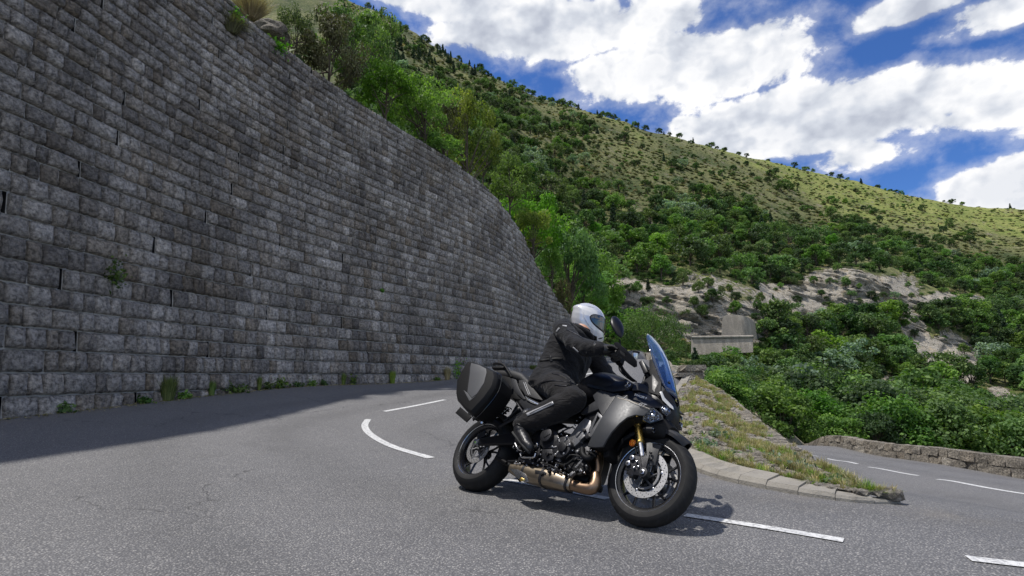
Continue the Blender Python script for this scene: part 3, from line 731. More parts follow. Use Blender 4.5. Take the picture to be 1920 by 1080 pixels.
for i, (nm, kd, lm, nl, ls) in enumerate([('oak', 'round', 'dark', 1700, .050), ('oak', 'round', 'mid', 1700, .052), ('thorn', 'shrub', 'dark', 1500, .062), ('thorn', 'shrub', 'mid', 1500, .062),
        ('pine', 'conifer', 'pine', 1500, .045), ('ash', 'tall', 'mid', 1600, .045), ('scrub', 'shrub', 'grey', 1300, .060), ('lime', 'round', 'bright', 1600, .052), ('scrub', 'spread', 'mid', 1800, .06), ('gorse', 'shrub', 'yellow', 1200, .06)]):
    FAR[i] = [tree_mesh(nm, kd, 100 + i * 7 + v, nl, ls, lm) for v in range(2)]

# ------------------------------------------------------------------ trees on the hillside
dPX = np.gradient(PXG, axis=1); dPY = -np.gradient(PYG, axis=0)
areaw = np.clip(dPY, 0, None) * dPX
vis = np.ones_like(PYG, bool); hor = np.full(PYG.shape[1], 2000.0)
for j in range(PYG.shape[0]):
    vis[j] = PYG[j] < hor + 6; hor = np.minimum(hor, PYG[j])
forest_y = np.interp(PXG, [700, 900, 1000, 1150, 1300, 1400, 1500, 1600, 1700, 1800, 1920, 2200], [60, 220, 300, 395, 372, 400, 425, 420, 435, 470, 500, 480])
fdens = np.clip((PYG - forest_y) / 40 + .3 + nz_ * .9, 0, 1)
dens = np.where(fdens > .5, 1.0, 0.19 + .18 * nz_)
dens = np.where(PXG < 1120, np.maximum(dens, .55 * np.clip((forest_y + 60 - PYG) / 60 + .4, 0, 1)), dens)
dens = np.where(meadow > .55, dens * .42, dens)
dens = np.clip(np.where(rock > .35, dens * .07, dens), .01, 1)
FD0 = fdens
wgt = areaw * dens * vis * (YG > 62) * (YG < 420) * (PXG > 640) * (PXG < 2250) * (PYG > -40)
wgt = wgt / wgt.sum()
cand = rng.choice(wgt.size, 9000, p=wgt.ravel())
placed = []; PXR, PYR = PXG.ravel(), PYG.ravel()
XR, YR, ZR_ = XG.ravel(), YG2.ravel(), ZG2.ravel(); FD = fdens.ravel(); MD = meadow.ravel()
bins = {}
for c in cand:
    px, py, Y = PXR[c] + rng.uniform(-2, 2), PYR[c], YR[c]
    sc_ = FPX / Y
    dense = FD[c] > .5
    if dense: h_ = rng.uniform(2.2, 6.8); sp = .43
    elif MD[c] > .5: h_ = rng.uniform(1.0, 3.2) if rng.random() < .8 else rng.uniform(3, 5.2); sp = .6
    else:
        th_ = fbm(px * .012, py * .022, 4.0)
        if th_ < -.02 and rng.random() < .55: continue
        h_ = rng.uniform(1.2, 3.4) if th_ < .05 else rng.uniform(2.2, 5.4); sp = .85 if th_ < .05 else .36
    if px < 1100 and py < 330: h_ = rng.uniform(2.6, 5.4); sp = .40
    if rock.ravel()[c] > .35: h_ = rng.uniform(1.0, 2.6)
    if 1180 < px < 1470 and Y < 88 and py - h_ * sc_ < 648: continue
    wpx = h_ * sc_ * sp
    key = (int(px // 24), int(py // 24)); ok = True
    for a in (-1, 0, 1):
        for b_ in (-1, 0, 1):
            for (qx, qy, qw) in bins.get((key[0] + a, key[1] + b_), ()):
                if (px - qx) ** 2 + ((py - qy) * 1.7) ** 2 < (.5 * (wpx + qw)) ** 2: ok = False; break
            if not ok: break
        if not ok: break
    if not ok: continue
    bins.setdefault(key, []).append((px, py, wpx))
    if dense: kd = rng.choice([0, 1, 2, 3, 4, 5, 6, 7, 8], p=[.26, .24, .12, .10, .05, .10, .04, .04, .05])
    elif MD[c] > .5: kd = rng.choice([2, 3, 1, 6, 7, 9], p=[.2, .32, .2, .06, .12, .10])
    else: kd = rng.choice([2, 3, 0, 1, 6, 4, 8], p=[.32, .22, .16, .10, .06, .06, .08])
    if px < 1000 and py < 150 and rng.random() < .6: kd = 4; h_ *= 1.3
    placed.append((c, h_, int(kd), px, py, h_ * sc_))
# the valley side just beyond the lower parapet and the verge: tall crowns seen from above their feet
near_forest = []
for i in range(230):
    px = rng.uniform(1325, 2050); Y = rng.choice([rng.uniform(38, 48), rng.uniform(48, 62), rng.uniform(62, 84)], p=[.3, .35, .35])
    if px > 1480 and Y < 41: continue
    X = (px - 960) / FPX * Y
    if X < np.interp(Y, LPX[:, 1], LPX[:, 0]) + 1.2 and Y < 45 and px > 1440: continue
    near_forest.append((px, Y))
def zhill(px, Y):
    i = np.clip(np.searchsorted(gcol, px), 1, len(gcol) - 1); j = np.clip(np.searchsorted(grow, Y), 1, len(grow) - 1)
    fx = (px - gcol[i - 1]) / (gcol[i] - gcol[i - 1]); fy = (Y - grow[j - 1]) / (grow[j] - grow[j - 1])
    return (ZG2[j - 1, i - 1] * (1 - fx) + ZG2[j - 1, i] * fx) * (1 - fy) + (ZG2[j, i - 1] * (1 - fx) + ZG2[j, i] * fx) * fy
NM = {0: ('broadleaf_tree', 'dark green rounded oak'), 1: ('broadleaf_tree', 'mid green rounded tree'), 2: ('bush', 'low dark green bush'), 3: ('bush', 'low mid green bush'), 4: ('pine_tree', 'dark pointed conifer'),
      5: ('broadleaf_tree', 'tall narrow green tree'), 6: ('bush', 'grey green bush'), 7: ('broadleaf_tree', 'bright green rounded tree'), 8: ('bush', 'wide spreading green bush'), 9: ('bush', 'yellow green bush')}
def zone(px, py):
    if py > 640:
        if px < 1400: return 'in the ravine just past the end pillar'
        if px < 1480: return 'where the ravine meets the far end of the lower parapet'
        if px < 1620: return 'in the ravine behind the far half of the lower parapet'
        if px < 1780: return 'in the ravine between parapet and bare scree'
        return 'in the ravine behind the near half of the lower parapet'
    if py < np.interp(px, [700, 1000, 1150, 1400, 1600, 1920], [20, 180, 228, 305, 345, 395]) + 16: return 'standing on the skyline of the hill'
    if px < 1130 and py < 330: return 'on the steep upper hillside above the wall'
    if py < np.interp(px, [1130, 1400, 1700, 1920], [395, 400, 435, 500]): return 'scattered over the dry open hillside'
    if py > 590:
        if px < 1440: return 'round the foot of the left cliff and buttress'
        if px < 1660: return 'below the right hand limestone cliff'
        return 'around the bare scree at the right edge'
    if px < 1290: return 'above the left cliff, nearest the wall'
    if px < 1450: return 'on the wooded slope above the buttress'
    if px < 1680: return 'in the woods above the right hand cliff'
    return 'in the woods at the right edge under the meadow'
def put_tree(kd, me, loc, h_, px, py, wide=1.0):
    o = bpy.data.objects.new(NM[kd][0], me); COL.objects.link(o)
    o.location = loc; o.scale = (h_ * wide * rng.uniform(.85, 1.2), h_ * wide * rng.uniform(.85, 1.2), h_)
    o.rotation_euler = (0, 0, rng.uniform(0, 6.28))
    z_ = zone(px, py)
    tag(o, NM[kd][1] + ' ' + z_, 'tree' if 'tree' in NM[kd][0] else 'bush', NM[kd][1] + ' group ' + z_)
sk = []
for px in np.arange(690, 1915, 15.0):
    px += rng.uniform(-7, 7); i = int(np.argmin(abs(gcol - px))); j = int(np.argmin(PYG[:, i]))
    if rng.random() < (.9 if px < 1400 else .5):
        kd = int(rng.choice([4, 0, 2, 1], p=[.35, .2, .3, .15] if px < 1150 else [.08, .25, .42, .25])); sk.append((j * len(gcol) + i, rng.uniform(2.2, 5.6), kd, px, PYG[j, i], 0))
placed.sort(key=lambda t: -t[5])
for (c, h_, kd, px, py, s_) in placed[:110]:
    put_tree(kd, FAR[kd][rng.integers(2)], (XR[c], YR[c], ZR_[c] - .15), h_, px, py)
for (c, h_, kd, px, py, s_) in sk: put_tree(kd, FAR[kd][rng.integers(2)], (XR[c], YR[c], ZR_[c] - .2), h_, px, py - 12)
FINE = {k_: [tree_mesh('crown_fine', kd, 300 + i * 5 + v, 5200, ls, lm) for v in range(2)] for i, (k_, kd, lm, ls) in enumerate([(0, 'round', 'dark', .030), (1, 'round', 'mid', .030), (7, 'round', 'bright', .030), (5, 'tall', 'mid', .027)])}
nf = 0
near_forest.sort(key=lambda t: t[1])
for (px, Y) in near_forest[:150]:
    kd = int(rng.choice([0, 1, 7, 5], p=[.34, .38, .10, .18])); h_ = rng.uniform(4.2, 7.0) * (1 if px > 1480 else .82)
    if Y < 48: h_ *= .92
    top = 690 + (px - 1400) * .10
    X = (px - 960) / FPX * Y
    z0 = zhill(px, Y) - .3
    tl = np.interp(px, [1320, 1355, 1430, 1500, 1600, 1700, 1920], [712, 672, 655, 632, 640, 665, 690]) + rng.uniform(0, 26)
    h_ = min(h_, float(at(px, tl, Y)[2]) - z0)
    if h_ < 1.6: continue
    put_tree(kd, FINE[kd][rng.integers(2)], (X, Y, z0), h_, px, 700)
    nf += 1
# the rest of the scrub, beyond counting: one object of instanced bushes
def gn_scatter(name, pts, kinds, scales, meshes, label, align_z=True, rots=None, parent=None):
    pc = bpy.data.collections.new(name + '_sources')
    for i, me in enumerate(meshes):
        o = bpy.data.objects.new('%s_%03d' % (name + '_source', i), me); pc.objects.link(o)
    me = bpy.data.meshes.new(name); n = len(pts)
    me.vertices.add(n); me.vertices.foreach_set('co', np.asarray(pts, np.float32).ravel())
    a = me.attributes.new('idx', 'INT', 'POINT'); a.data.foreach_set('value', np.asarray(kinds, np.int32))
    a = me.attributes.new('scl', 'FLOAT', 'POINT'); a.data.foreach_set('value', np.asarray(scales, np.float32))
    a = me.attributes.new('rot', 'FLOAT', 'POINT'); a.data.foreach_set('value', rng.uniform(0, 6.28, n).astype(np.float32))
    a = me.attributes.new('til', 'FLOAT', 'POINT'); a.data.foreach_set('value', (rots if rots is not None else np.zeros(n)).astype(np.float32))
    o = bpy.data.objects.new(name, me); COL.objects.link(o)
    ng = bpy.data.node_groups.new(name, 'GeometryNodeTree')
    ng.interface.new_socket('Geometry', in_out='INPUT', socket_type='NodeSocketGeometry'); ng.interface.new_socket('Geometry', in_out='OUTPUT', socket_type='NodeSocketGeometry')
    N = ng.nodes; L = ng.links
    gi = N.new('NodeGroupInput'); go = N.new('NodeGroupOutput'); ip = N.new('GeometryNodeInstanceOnPoints'); ci = N.new('GeometryNodeCollectionInfo')
    ci.inputs[0].default_value = pc; ci.inputs[1].default_value = True; ci.inputs[2].default_value = True
    def na(nm, ty):
        q = N.new('GeometryNodeInputNamedAttribute'); q.data_type = ty; q.inputs[0].default_value = nm; return q.outputs[0]
    L.new(gi.outputs[0], ip.inputs['Points']); L.new(ci.outputs[0], ip.inputs['Instance']); ip.inputs['Pick Instance'].default_value = True
    L.new(na('idx', 'INT'), ip.inputs['Instance Index'])
    cx = N.new('ShaderNodeCombineXYZ'); L.new(na('rot', 'FLOAT'), cx.inputs[2]); L.new(na('til', 'FLOAT'), cx.inputs[0]); L.new(cx.outputs[0], ip.inputs['Rotation'])
    L.new(na('scl', 'FLOAT'), ip.inputs['Scale']); L.new(ip.outputs[0], go.inputs[0])
    md = o.modifiers.new('scatter', 'NODES'); md.node_group = ng
    return tag(o, label, None, None, 'stuff')
rest = placed[110:]
flat = [m_ for k_ in range(10) for m_ in FAR[k_]]
gn_scatter('hillside_scrub', [(XR[c], YR[c], ZR_[c] - .15) for (c, *_r) in rest], [kd * 2 + rng.integers(2) for (_c, _h, kd, *_r) in rest], [h_ for (_c, h_, *_r) in rest], flat,
           'small bushes and trees too many to count covering the hillside')
# low ground scrub and grass clumps
cover = mesh_np('tussock', *leaves(rng.normal(0, .35, (260, 3)) * [1, 1, .35] + [0, 0, .15], .16), {'tone': np.repeat(rng.random(260), 4)}); cover.materials.append(M_LEAF['mid'])
cover2 = mesh_np('tussock', *leaves(rng.normal(0, .35, (260, 3)) * [1, 1, .3] + [0, 0, .12], .16), {'tone': np.repeat(rng.random(260), 4)}); cover2.materials.append(M_LEAF['straw'])
cover3 = mesh_np('tussock', *leaves(rng.normal(0, .35, (260, 3)) * [1, 1, .4] + [0, 0, .15], .16), {'tone': np.repeat(rng.random(260), 4)}); cover3.materials.append(M_LEAF['dark'])
cover4 = mesh_np('tussock', *leaves(rng.normal(0, .35, (260, 3)) * [1, 1, .4] + [0, 0, .15], .16), {'tone': np.repeat(rng.random(260), 4)}); cover4.materials.append(M_LEAF['olive'])
w2 = areaw * vis * (YG > 40) * (YG < 410) * (PXG > 640) * (PXG < 2100) * (rock < .4); w2 = w2 / w2.sum()
c2 = rng.choice(w2.size, 34000, p=w2.ravel()); c2 = c2[(FD[c2] < .5) | (rng.random(len(c2)) < .6)]
ck = np.where(FD[c2] > .5, rng.choice([0, 2, 1], len(c2), p=[.4, .5, .1]), rng.choice([0, 2, 1, 3], len(c2), p=[.14, .12, .16, .58]))
ck = np.where((MD[c2] > .4) & (rng.random(len(c2)) < .5), rng.choice([0, 1, 3], len(c2)), ck)
gn_scatter('ground_scrub', np.stack([XR[c2] + rng.normal(0, .8, len(c2)), YR[c2], ZR_[c2] - .05], 1), ck, rng.uniform(.5, 1.9, len(c2)) * np.clip(YR[c2] / 190, .6, 1.3) * np.where(FD[c2] > .5, 1, .62), [cover, cover2, cover3, cover4], 'low grass and ground cover over the whole hillside')

# ------------------------------------------------------------------ shrubs along the top of the wall and at the bend
def plant(name, kind, leaf, px, py, Y, hpx, wpx, label, cat, seed, nl=5200, ls=.026, sink=.2, group=None):
    base = at(px, py, Y); dep = project(base)[0, 2]; h_ = hpx / FPX * dep; w_ = wpx / FPX * dep
    tv, tf, V, F, t = tree_data(kind, seed, nl, ls)
    ex = V[:, 0].max() - V[:, 0].min(); ezt = V[:, 2].max()
    sx = w_ / ex; sz = h_ / ezt
    r_ = empty(name, tuple(base), label, cat, group)
    S = np.array([sx, sx, sz])
    obj('trunk', mesh_np('trunk', tv * S * [1, 1, 1] , tf), M_BARK, r_)
    obj('crown' if kind != 'broom' else 'stems', mesh_np('crown', V * S, F, {'tone': t}), M_LEAF[leaf], r_)
    return r_
PL = [
 ('broom_bush', 'shrub', 'broom', 612, 195, 15.6, 190, 140, 'brown green broom bush with upright twigs above the wall, near the boulder', 'bush', 1, 9000, .024),
 ('broom_bush', 'shrub', 'mid', 552, 130, 15.0, 130, 90, 'smaller green broom bush touching the top of the photo beside the boulder', 'bush', 2, 6000, .024),
 ('broom_bush', 'broom', 'straw', 470, 35, 13.0, 60, 110, 'clump of dry straw coloured stems at the highest corner of the wall', 'bush', 3, 5000, .010),
 ('shrub', 'shrub', 'mid', 655, 150, 18.5, 155, 150, 'leafy shrub behind the brown broom bush, top of the wall', 'bush', 4, 5200, .03),
 ('shrub', 'shrub', 'mid', 700, 150, 21.0, 150, 110, 'small tree rising at the skyline just right of the broom bushes', 'tree', 5, 5200, .028),
 ('shrub', 'shrub', 'bright', 722, 232, 18.2, 130, 120, 'bright lime green shrub sitting on the wall top', 'bush', 6, 6000, .028),
 ('shrub', 'shrub', 'bright', 795, 290, 20.0, 165, 150, 'large fresh green shrub on the wall top between lime and yellow shrubs', 'bush', 7, 7000, .026),
 ('shrub', 'shrub', 'broom', 838, 300, 22.4, 130, 70, 'brownish shrub in front of the yellow green tree on the wall', 'bush', 8, 4000, .03),
 ('small_tree', 'shrub', 'yellow', 875, 365, 23.5, 225, 125, 'yellow green small tree, the tallest one standing above the wall', 'tree', 9, 6500, .026),
 ('shrub', 'shrub', 'bright', 832, 300, 20.6, 45, 90, 'low bright sprig of leaves hanging over the wall edge', 'bush', 10, 1500, .05),
 ('shrub', 'shrub', 'mid', 905, 345, 25.5, 110, 90, 'mid green shrub right of the yellow tree on the wall', 'bush', 11, 5000, .03),
 ('shrub', 'shrub', 'bright', 955, 405, 28.0, 130, 110, 'bright green shrub above the sloping right part of the wall', 'bush', 12, 6000, .028),
 ('small_tree', 'shrub', 'bright', 1000, 500, 33.0, 160, 140, 'bushy green tree behind the wall where its top curves down', 'tree', 13, 6000, .028),
 ('shrub', 'shrub', 'yellow', 1000, 480, 30.5, 95, 80, 'yellowish shrub along the steep right edge of the wall', 'bush', 14, 4500, .03),
 ('small_tree', 'shrub', 'mid', 1068, 600, 38.0, 185, 160, 'large green tree behind the far end of the wall', 'tree', 15, 7500, .026),
 ('small_tree', 'shrub', 'bright', 1112, 620, 44.0, 150, 120, 'green tree beyond the wall end, above the rider helmet', 'tree', 16, 6500, .026),
 ('shrub', 'shrub', 'bright', 1095, 590, 40.5, 95, 120, 'bright green shrub directly behind the rider helmet', 'bush', 17, 5500, .028),
 ('shrub', 'shrub', 'broom', 1056, 612, 37.5, 95, 44, 'brown tufted shrub between the wall edge and the rider shoulder', 'bush', 18, 3500, .035),
 ('shrub', 'shrub', 'mid', 1035, 545, 34.6, 90, 60, 'mid green shrub leaning over the steep end of the wall', 'bush', 19, 4200, .03),
 ('shrub', 'shrub', 'mid', 940, 350, 30.0, 60, 80, 'small green shrub half hidden behind the right wall shrubs', 'bush', 20, 3500, .035),
 ('roadside_shrub', 'spread', 'mid', 1225, 690, 47.0, 122, 140, 'wide leafy green shrub behind the windscreen, in front of the cliff', 'bush', 21, 9000, .022),
 ('roadside_shrub', 'shrub', 'bright', 1165, 685, 45.0, 60, 60, 'small bright shrub at the road edge right of the rider helmet', 'bush', 22, 3500, .03),
]
for p_ in PL: plant(*p_)
# scrub filling the bank just behind the wall top
ns = 1500; s_ = rng.uniform(1, 47, ns); o_ = rng.uniform(.0, 6, ns) ** 1.0
P_ = slope_pt(s_, o_); ck = rng.choice([0, 1, 2], ns, p=[.5, .25, .25])
gn_scatter('bank_scrub', P_, ck, rng.uniform(.35, .85, ns), [cover, cover2, cover3], 'grass and low scrub on the bank behind the wall top')

for i, (s0, o0, h0) in enumerate([(3.0, 2.5, 3.0), (8.4, 4.2, 3.2), (11.2, 4.2, 3.0), (13.2, 4.6, 3.4)]):
    o = bpy.data.objects.new('broadleaf_tree', FINE[[0, 1, 5, 7][i % 4]][i % 2]); COL.objects.link(o); o.location = tuple(slope_pt(np.array(s0), np.array(o0))); o.scale = (h0 * 1.1, h0 * 1.1, h0); o.rotation_euler = (0, 0, i * 1.3)
    tag(o, 'leafy tree on top of the wall beyond the upper left frame edge, shading the road', 'tree', 'trees over the near wall')
# boulder on the wall top
def boulder(name, loc, sz, seed, mat, label=None, cat=None, sub=3, parent=None):
    bm = bmesh.new(); bmesh.ops.create_icosphere(bm, subdivisions=sub, radius=1)
    for v in bm.verts:
        n_ = mnoise.fractal(v.co * 1.3 + Vector((seed * 3.1, 0, 0)), 1.0, 2.0, 4)
        v.co = v.co * (1 + .35 * n_); v.co = Vector((v.co.x * sz[0], v.co.y * sz[1], v.co.z * sz[2]))
    o = obj(name, bm, mat, parent); o.location = loc; return tag(o, label, cat)
boulder('boulder', tuple(at(503, 62, 14.6)), (.62, .5, .34), 3, M_PSTONE, 'pale rounded boulder lying on top of the wall at the upper left', 'rock')

# ------------------------------------------------------------------ weeds at the foot of the wall
def blade_mesh(name, n, h_, spread, mat, seed, w=.012, curl=.5):
    r_ = np.random.default_rng(seed); V = []; T = []
    for i in range(n):
        a = r_.uniform(0, 6.28); rr = spread * r_.random() ** .7 * .35; hh = h_ * r_.uniform(.5, 1.05); lean = r_.uniform(.1, 1) * curl
        b0 = np.array([np.cos(a) * rr, np.sin(a) * rr, 0]); d_ = np.array([np.cos(a), np.sin(a), 0]); wv = np.array([-np.sin(a), np.cos(a), 0]) * w * r_.uniform(.6, 1.3)
        p1 = b0 + d_ * spread * lean * .35 + [0, 0, hh * .6]; p2 = b0 + d_ * spread * lean + [0, 0, hh * (1 - .25 * lean)]
        V += [b0 - wv, b0 + wv, p1 + wv * .8, p1 - wv * .8, p1 - wv * .8, p1 + wv * .8, p2 + wv * .1, p2 - wv * .1]; T += [r_.random()] * 8
    me = mesh_np(name, np.array(V), np.arange(len(V)).reshape(-1, 4), {'tone': np.array(T)}); me.materials.append(M_LEAF[mat]); return me
WEEDS = [(118, 768, .16, .16, 'mid', 'low green weed at the wall foot nearest the left frame edge'), (268, 752, .14, .16, 'mid', 'small weed just left of the big grass tuft'),
  (315, 748, .50, .30, 'grass', 'big dark green grass tuft at the foot of the wall'), (343, 747, .12, .16, 'bright', 'flat green weed just right of the big grass tuft'), (398, 741, .32, .14, 'grass', 'upright thin grass tuft, next one right of the big tuft'),
  (440, 740, .20, .34, 'mid', 'wide low weed between two thin grass tufts at the wall foot'), (485, 735, .34, .10, 'grass', 'slim upright weed below the middle of the wall'), (502, 735, .18, .12, 'mid', 'short weed right beside the slim upright one'),
  (524, 733, .22, .22, 'mid', 'round leafy weed before a gap in the row at the wall foot'), (556, 732, .12, .14, 'mid', 'tiny weed in the gap of the wall foot row'), (585, 729, .16, .14, 'bright', 'tiny bright weed right of the gap in the row'),
  (607, 727, .15, .10, 'mid', 'tiny dark weed next to the bright one at the wall foot'), (644, 724, .36, .14, 'grass', 'thin mixed grass and straw weed at the wall foot'), (660, 723, .24, .12, 'mid', 'short weed paired with the thin straw one'),
  (736, 718, .42, .20, 'grass', 'green grass clump behind the hooked road dash'), (818, 713, .10, .14, 'bright', 'small flat weed left of the dry clump by the pannier'), (838, 712, .50, .24, 'straw', 'dry straw coloured clump close to the pannier'),
  (858, 710, .70, .30, 'bright', 'bright green plant at the wall foot touching the pannier outline'), (1000, 694, .25, .5, 'grass', 'low grass at the wall foot behind the grab rail'), (1128, 682, .35, 1.4, 'grass', 'strip of grass where the wall meets the upper road')]
for i, (px, py, h_, w_, mt, lb) in enumerate(WEEDS):
    # stand it on the wall foot line
    best = None
    for s0 in np.linspace(5, 46, 800):
        w = wallpt(s0, .5); w[2] = gh(w[0] , w[1]); w2 = w + np.array([np.interp(s0, WS, WT[:, 1]), -np.interp(s0, WS, WT[:, 0]), 0]) * (.06 + BATTER * 0 )
        q = project(w2)[0]; d_ = abs(q[0] - px)
        if best is None or d_ < best[0]: best = (d_, w2)
    loc = best[1]
    nb = int(60 + 420 * w_)
    if mt in ('grass', 'straw'): me = blade_mesh('grass_tuft', min(nb * 2, 420), h_, w_, mt, i, .008)
    else:
        r2 = np.random.default_rng(i); C_ = r2.normal(0, 1, (nb, 3)) * [w_ * .42, w_ * .42, h_ * .3] + [0, 0, h_ * .45]; C_[:, 2] = np.abs(C_[:, 2])
        me = mesh_np('weed', *leaves(C_, .045), {'tone': np.repeat(r2.random(nb), 4)}); me.materials.append(M_LEAF[mt])
    o = bpy.data.objects.new('grass_tuft' if mt in ('grass', 'straw') else 'weed', me); COL.objects.link(o); o.location = tuple(loc); o.location.z -= .01
    tag(o, lb, 'weed', 'weeds along the foot of the wall')
# plants rooted in the wall face
for i, (px, py, dpth, hh, ww, mt, lb) in enumerate([(432, 62, 0, .55, .42, 'broom', 'dry brown plant hanging from the upper left wall face'), (212, 505, 0, .34, .26, 'mid', 'small plant rooted in the lower left face of the wall'),
    (440, 28, 0, .3, .3, 'bright', 'green sprig above the dry plant at the top of the wall'), (522, 85, 0, .35, .35, 'bright', 'green creeper trailing over the wall top below the boulder'), (715, 542, 0, .08, .08, 'bright', 'single tiny green plant in the middle of the wall face')]):
    d_ = ray(px, py); best = None
    for Y in np.linspace(5, 30, 1500):
        p3 = np.array([0, 0, CAMH]) + d_ * (Y / d_[1]); 
        if wall_side(np.array([p3[0]]), np.array([p3[1]]))[0] < -BATTER * (p3[2] - .5): break
    r2 = np.random.default_rng(50 + i); nb = int(900 * ww)
    C_ = r2.normal(0, 1, (nb, 3)) * [ww * .35, ww * .3, hh * .32] + [0, 0, -hh * .1]
    if mt == 'broom': me = blade_mesh('wall_plant', 240, -hh, ww, mt, i, .006, 1.0)
    else: me = mesh_np('wall_plant', *leaves(C_, .05), {'tone': np.repeat(r2.random(nb), 4)}); me.materials.append(M_LEAF[mt])
    if mt == 'broom' : me = blade_mesh('wall_plant', 420, hh, ww, mt, i, .006, 1.2)
    o = bpy.data.objects.new('wall_plant', me); COL.objects.link(o); o.location = tuple(p3 + np.array([.03, -.03, -.05])); tag(o, lb, 'plant', 'plants rooted in the wall face')
# litter line of dead leaves along the wall foot
ns = 900; s_ = rng.uniform(6, 22, ns); w = wallpt(s_, .5); tx = np.interp(s_, WS, WT[:, 0]); ty = np.interp(s_, WS, WT[:, 1]); off = np.abs(rng.normal(0, .14, ns)) + .03
LX, LY = w[:, 0] + ty * off, w[:, 1] - tx * off
lv = leaves(np.stack([LX, LY, gh(LX, LY) + .012], 1), .035, None, 1.5, 2.5)
o = obj('leaf_litter', mesh_np('leaf_litter', *lv, {'tone': np.repeat(rng.random(ns), 4)}), M_LEAF['straw']); tag(o, 'dead leaves and straw gathered along the wall foot', kind='stuff')

# ------------------------------------------------------------------ verge between the two roads
KB = [ground_at(*p) for p in [(1255, 852), (1275, 868), (1305, 884), (1350, 899), (1400, 911), (1460, 922), (1520, 932), (1590, 941), (1640, 945), (1690, 945)]]   # foot of the kerb
left_edge = [(5.55, 17.4), (4.3, 14.6), (3.0, 11.4), (2.15, 8.8), (1.72, 7.0), (1.72, 6.2)]
kerb_line = catmull(np.array(left_edge + [(p[0], p[1]) for p in KB[1:]]), 12)
BACK = [(1642, 915), (1590, 893), (1540, 868), (1480, 836), (1440, 806), (1400, 773), (1350, 733), (1312, 712)]
BY = [4.25, 4.9, 5.8, 7.1, 8.6, 10.7, 13.9, 17.7]
back = np.array([at(a, b_, y_) for (a, b_), y_ in zip(BACK, BY)])
tip = np.array([KB[-1][0], KB[-1][1], KB[-1][2]])
backc = catmull(np.vstack([tip + [0, 0, .05], back]), 10)
kz = gh(kerb_line[:, 0], kerb_line[:, 1])
kerb3 = np.c_[kerb_line, kz]
# resample both sides to a ruled sheet: from kerb (reversed so it starts at the tip) to back line
def resample(P, n):
    s = np.r_[0, np.cumsum(np.linalg.norm(np.diff(P, axis=0), axis=1))]; t = np.linspace(0, s[-1], n)
    return np.stack([np.interp(t, s, P[:, i]) for i in range(P.shape[1])], 1)
NI, NJ = 170, 42
A_ = resample(kerb3[::-1], NI); B_ = resample(backc, NI)
nrm = np.gradient(A_[:, :2], axis=0); nrm /= np.linalg.norm(nrm, axis=1)[:, None]; nrm = np.stack([nrm[:, 1], -nrm[:, 0]], 1)   # into the verge
if (nrm[60] @ (B_[60, :2] - A_[60, :2])) < 0: nrm = -nrm
KW = .27
kwid = KW * np.clip(np.arange(NI) / 14.0, .25, 1)
A2 = A_.copy(); A2[:, :2] += nrm * kwid[:, None]; A2[:, 2] = gh(A2[:, 0], A2[:, 1]) * 0 + A_[:, 2] + .085
t = np.linspace(0, 1, NJ)[None, :, None]
VG = A2[:, None] * (1 - t) + B_[:, None] * t
bul = np.sin(np.linspace(0, 1, NJ) * np.pi)[None, :] * np.linalg.norm(B_ - A2, axis=1)[:, None] * .015
vn = np.array([fbm(a * 1.4, b_ * 1.4, 9, 5) for a, b_ in zip(VG[..., 0].ravel(), VG[..., 1].ravel())]).reshape(NI, NJ)
fade = np.minimum(1, np.linspace(0, 1, NJ) * 6)[None, :] * np.clip(np.arange(NI) / 20, 0, 1)[:, None]
VG[..., 2] += (vn * .06 + bul) * fade - .02
tag(obj('verge', mesh_np('verge', VG.reshape(-1, 3), grid_faces(NJ, NI)), M_SOIL, smooth=True), 'stony grass verge wedged between upper and lower road', kind='structure')
# concrete kerb of single blocks
kerb = empty('kerb', tuple(A_[60]), 'pale concrete kerb of sloping notched blocks round the verge, ending in a point', 'kerb')
KO = np.array(kerb.location)
sA = np.r_[0, np.cumsum(np.linalg.norm(np.diff(A_, axis=0), axis=1))]
def kp(s, a, h_):
    """a across kerb 0..1, h_ above road"""
    i = np.interp(s, sA, np.arange(NI)); base = np.array([np.interp(i, np.arange(NI), A_[:, q]) for q in range(3)]); nn = np.array([np.interp(i, np.arange(NI), nrm[:, q]) for q in range(2)]); wd = np.interp(i, np.arange(NI), kwid)
    return np.array([base[0] + nn[0] * wd * a, base[1] + nn[1] * wd * a, base[2] + h_])
s = 0.0; nk = 0
while s < sA[-1] - .1 and nk < 60:
    L_ = .26
    s1 = min(s + L_, sA[-1]); gq = .002
    bm = bmesh.new(); prof = [(0, -.05), (0.02, .035), (.16, .075), (.97, .10), (1.0, .03)]
    kh = min(1.0, .35 + s / 1.6); prof = [(a_, h_ * kh if h_ > 0 else h_) for a_, h_ in prof]
    rows = [[bm.verts.new(Vector(kp(s + gq + (s1 - s - 2 * gq) * u_, a, h_) - KO)) for a, h_ in prof] for u_ in (0, .5, 1)]
    for i in range(2):
        for j in range(len(prof) - 1): bm.faces.new([rows[i][j], rows[i + 1][j], rows[i + 1][j + 1], rows[i][j + 1]])
    for rr in (rows[0], rows[2][::-1]): bm.faces.new(rr)
    bmesh.ops.recalc_face_normals(bm, faces=bm.faces)
    if s > 1.2:
        # notch recessed in the sloping top
        top = [f for f in bm.faces if f.normal.z > .8]
        if len(top) >= 1:
            r_ = bmesh.ops.inset_region(bm, faces=top, thickness=.055, depth=0)
            bmesh.ops.translate(bm, verts=list({v for f in top for v in f.verts}), vec=(0, 0, -.028))
    obj('kerb_block', bm, M_KERB, kerb)
    s = s1; nk += 1
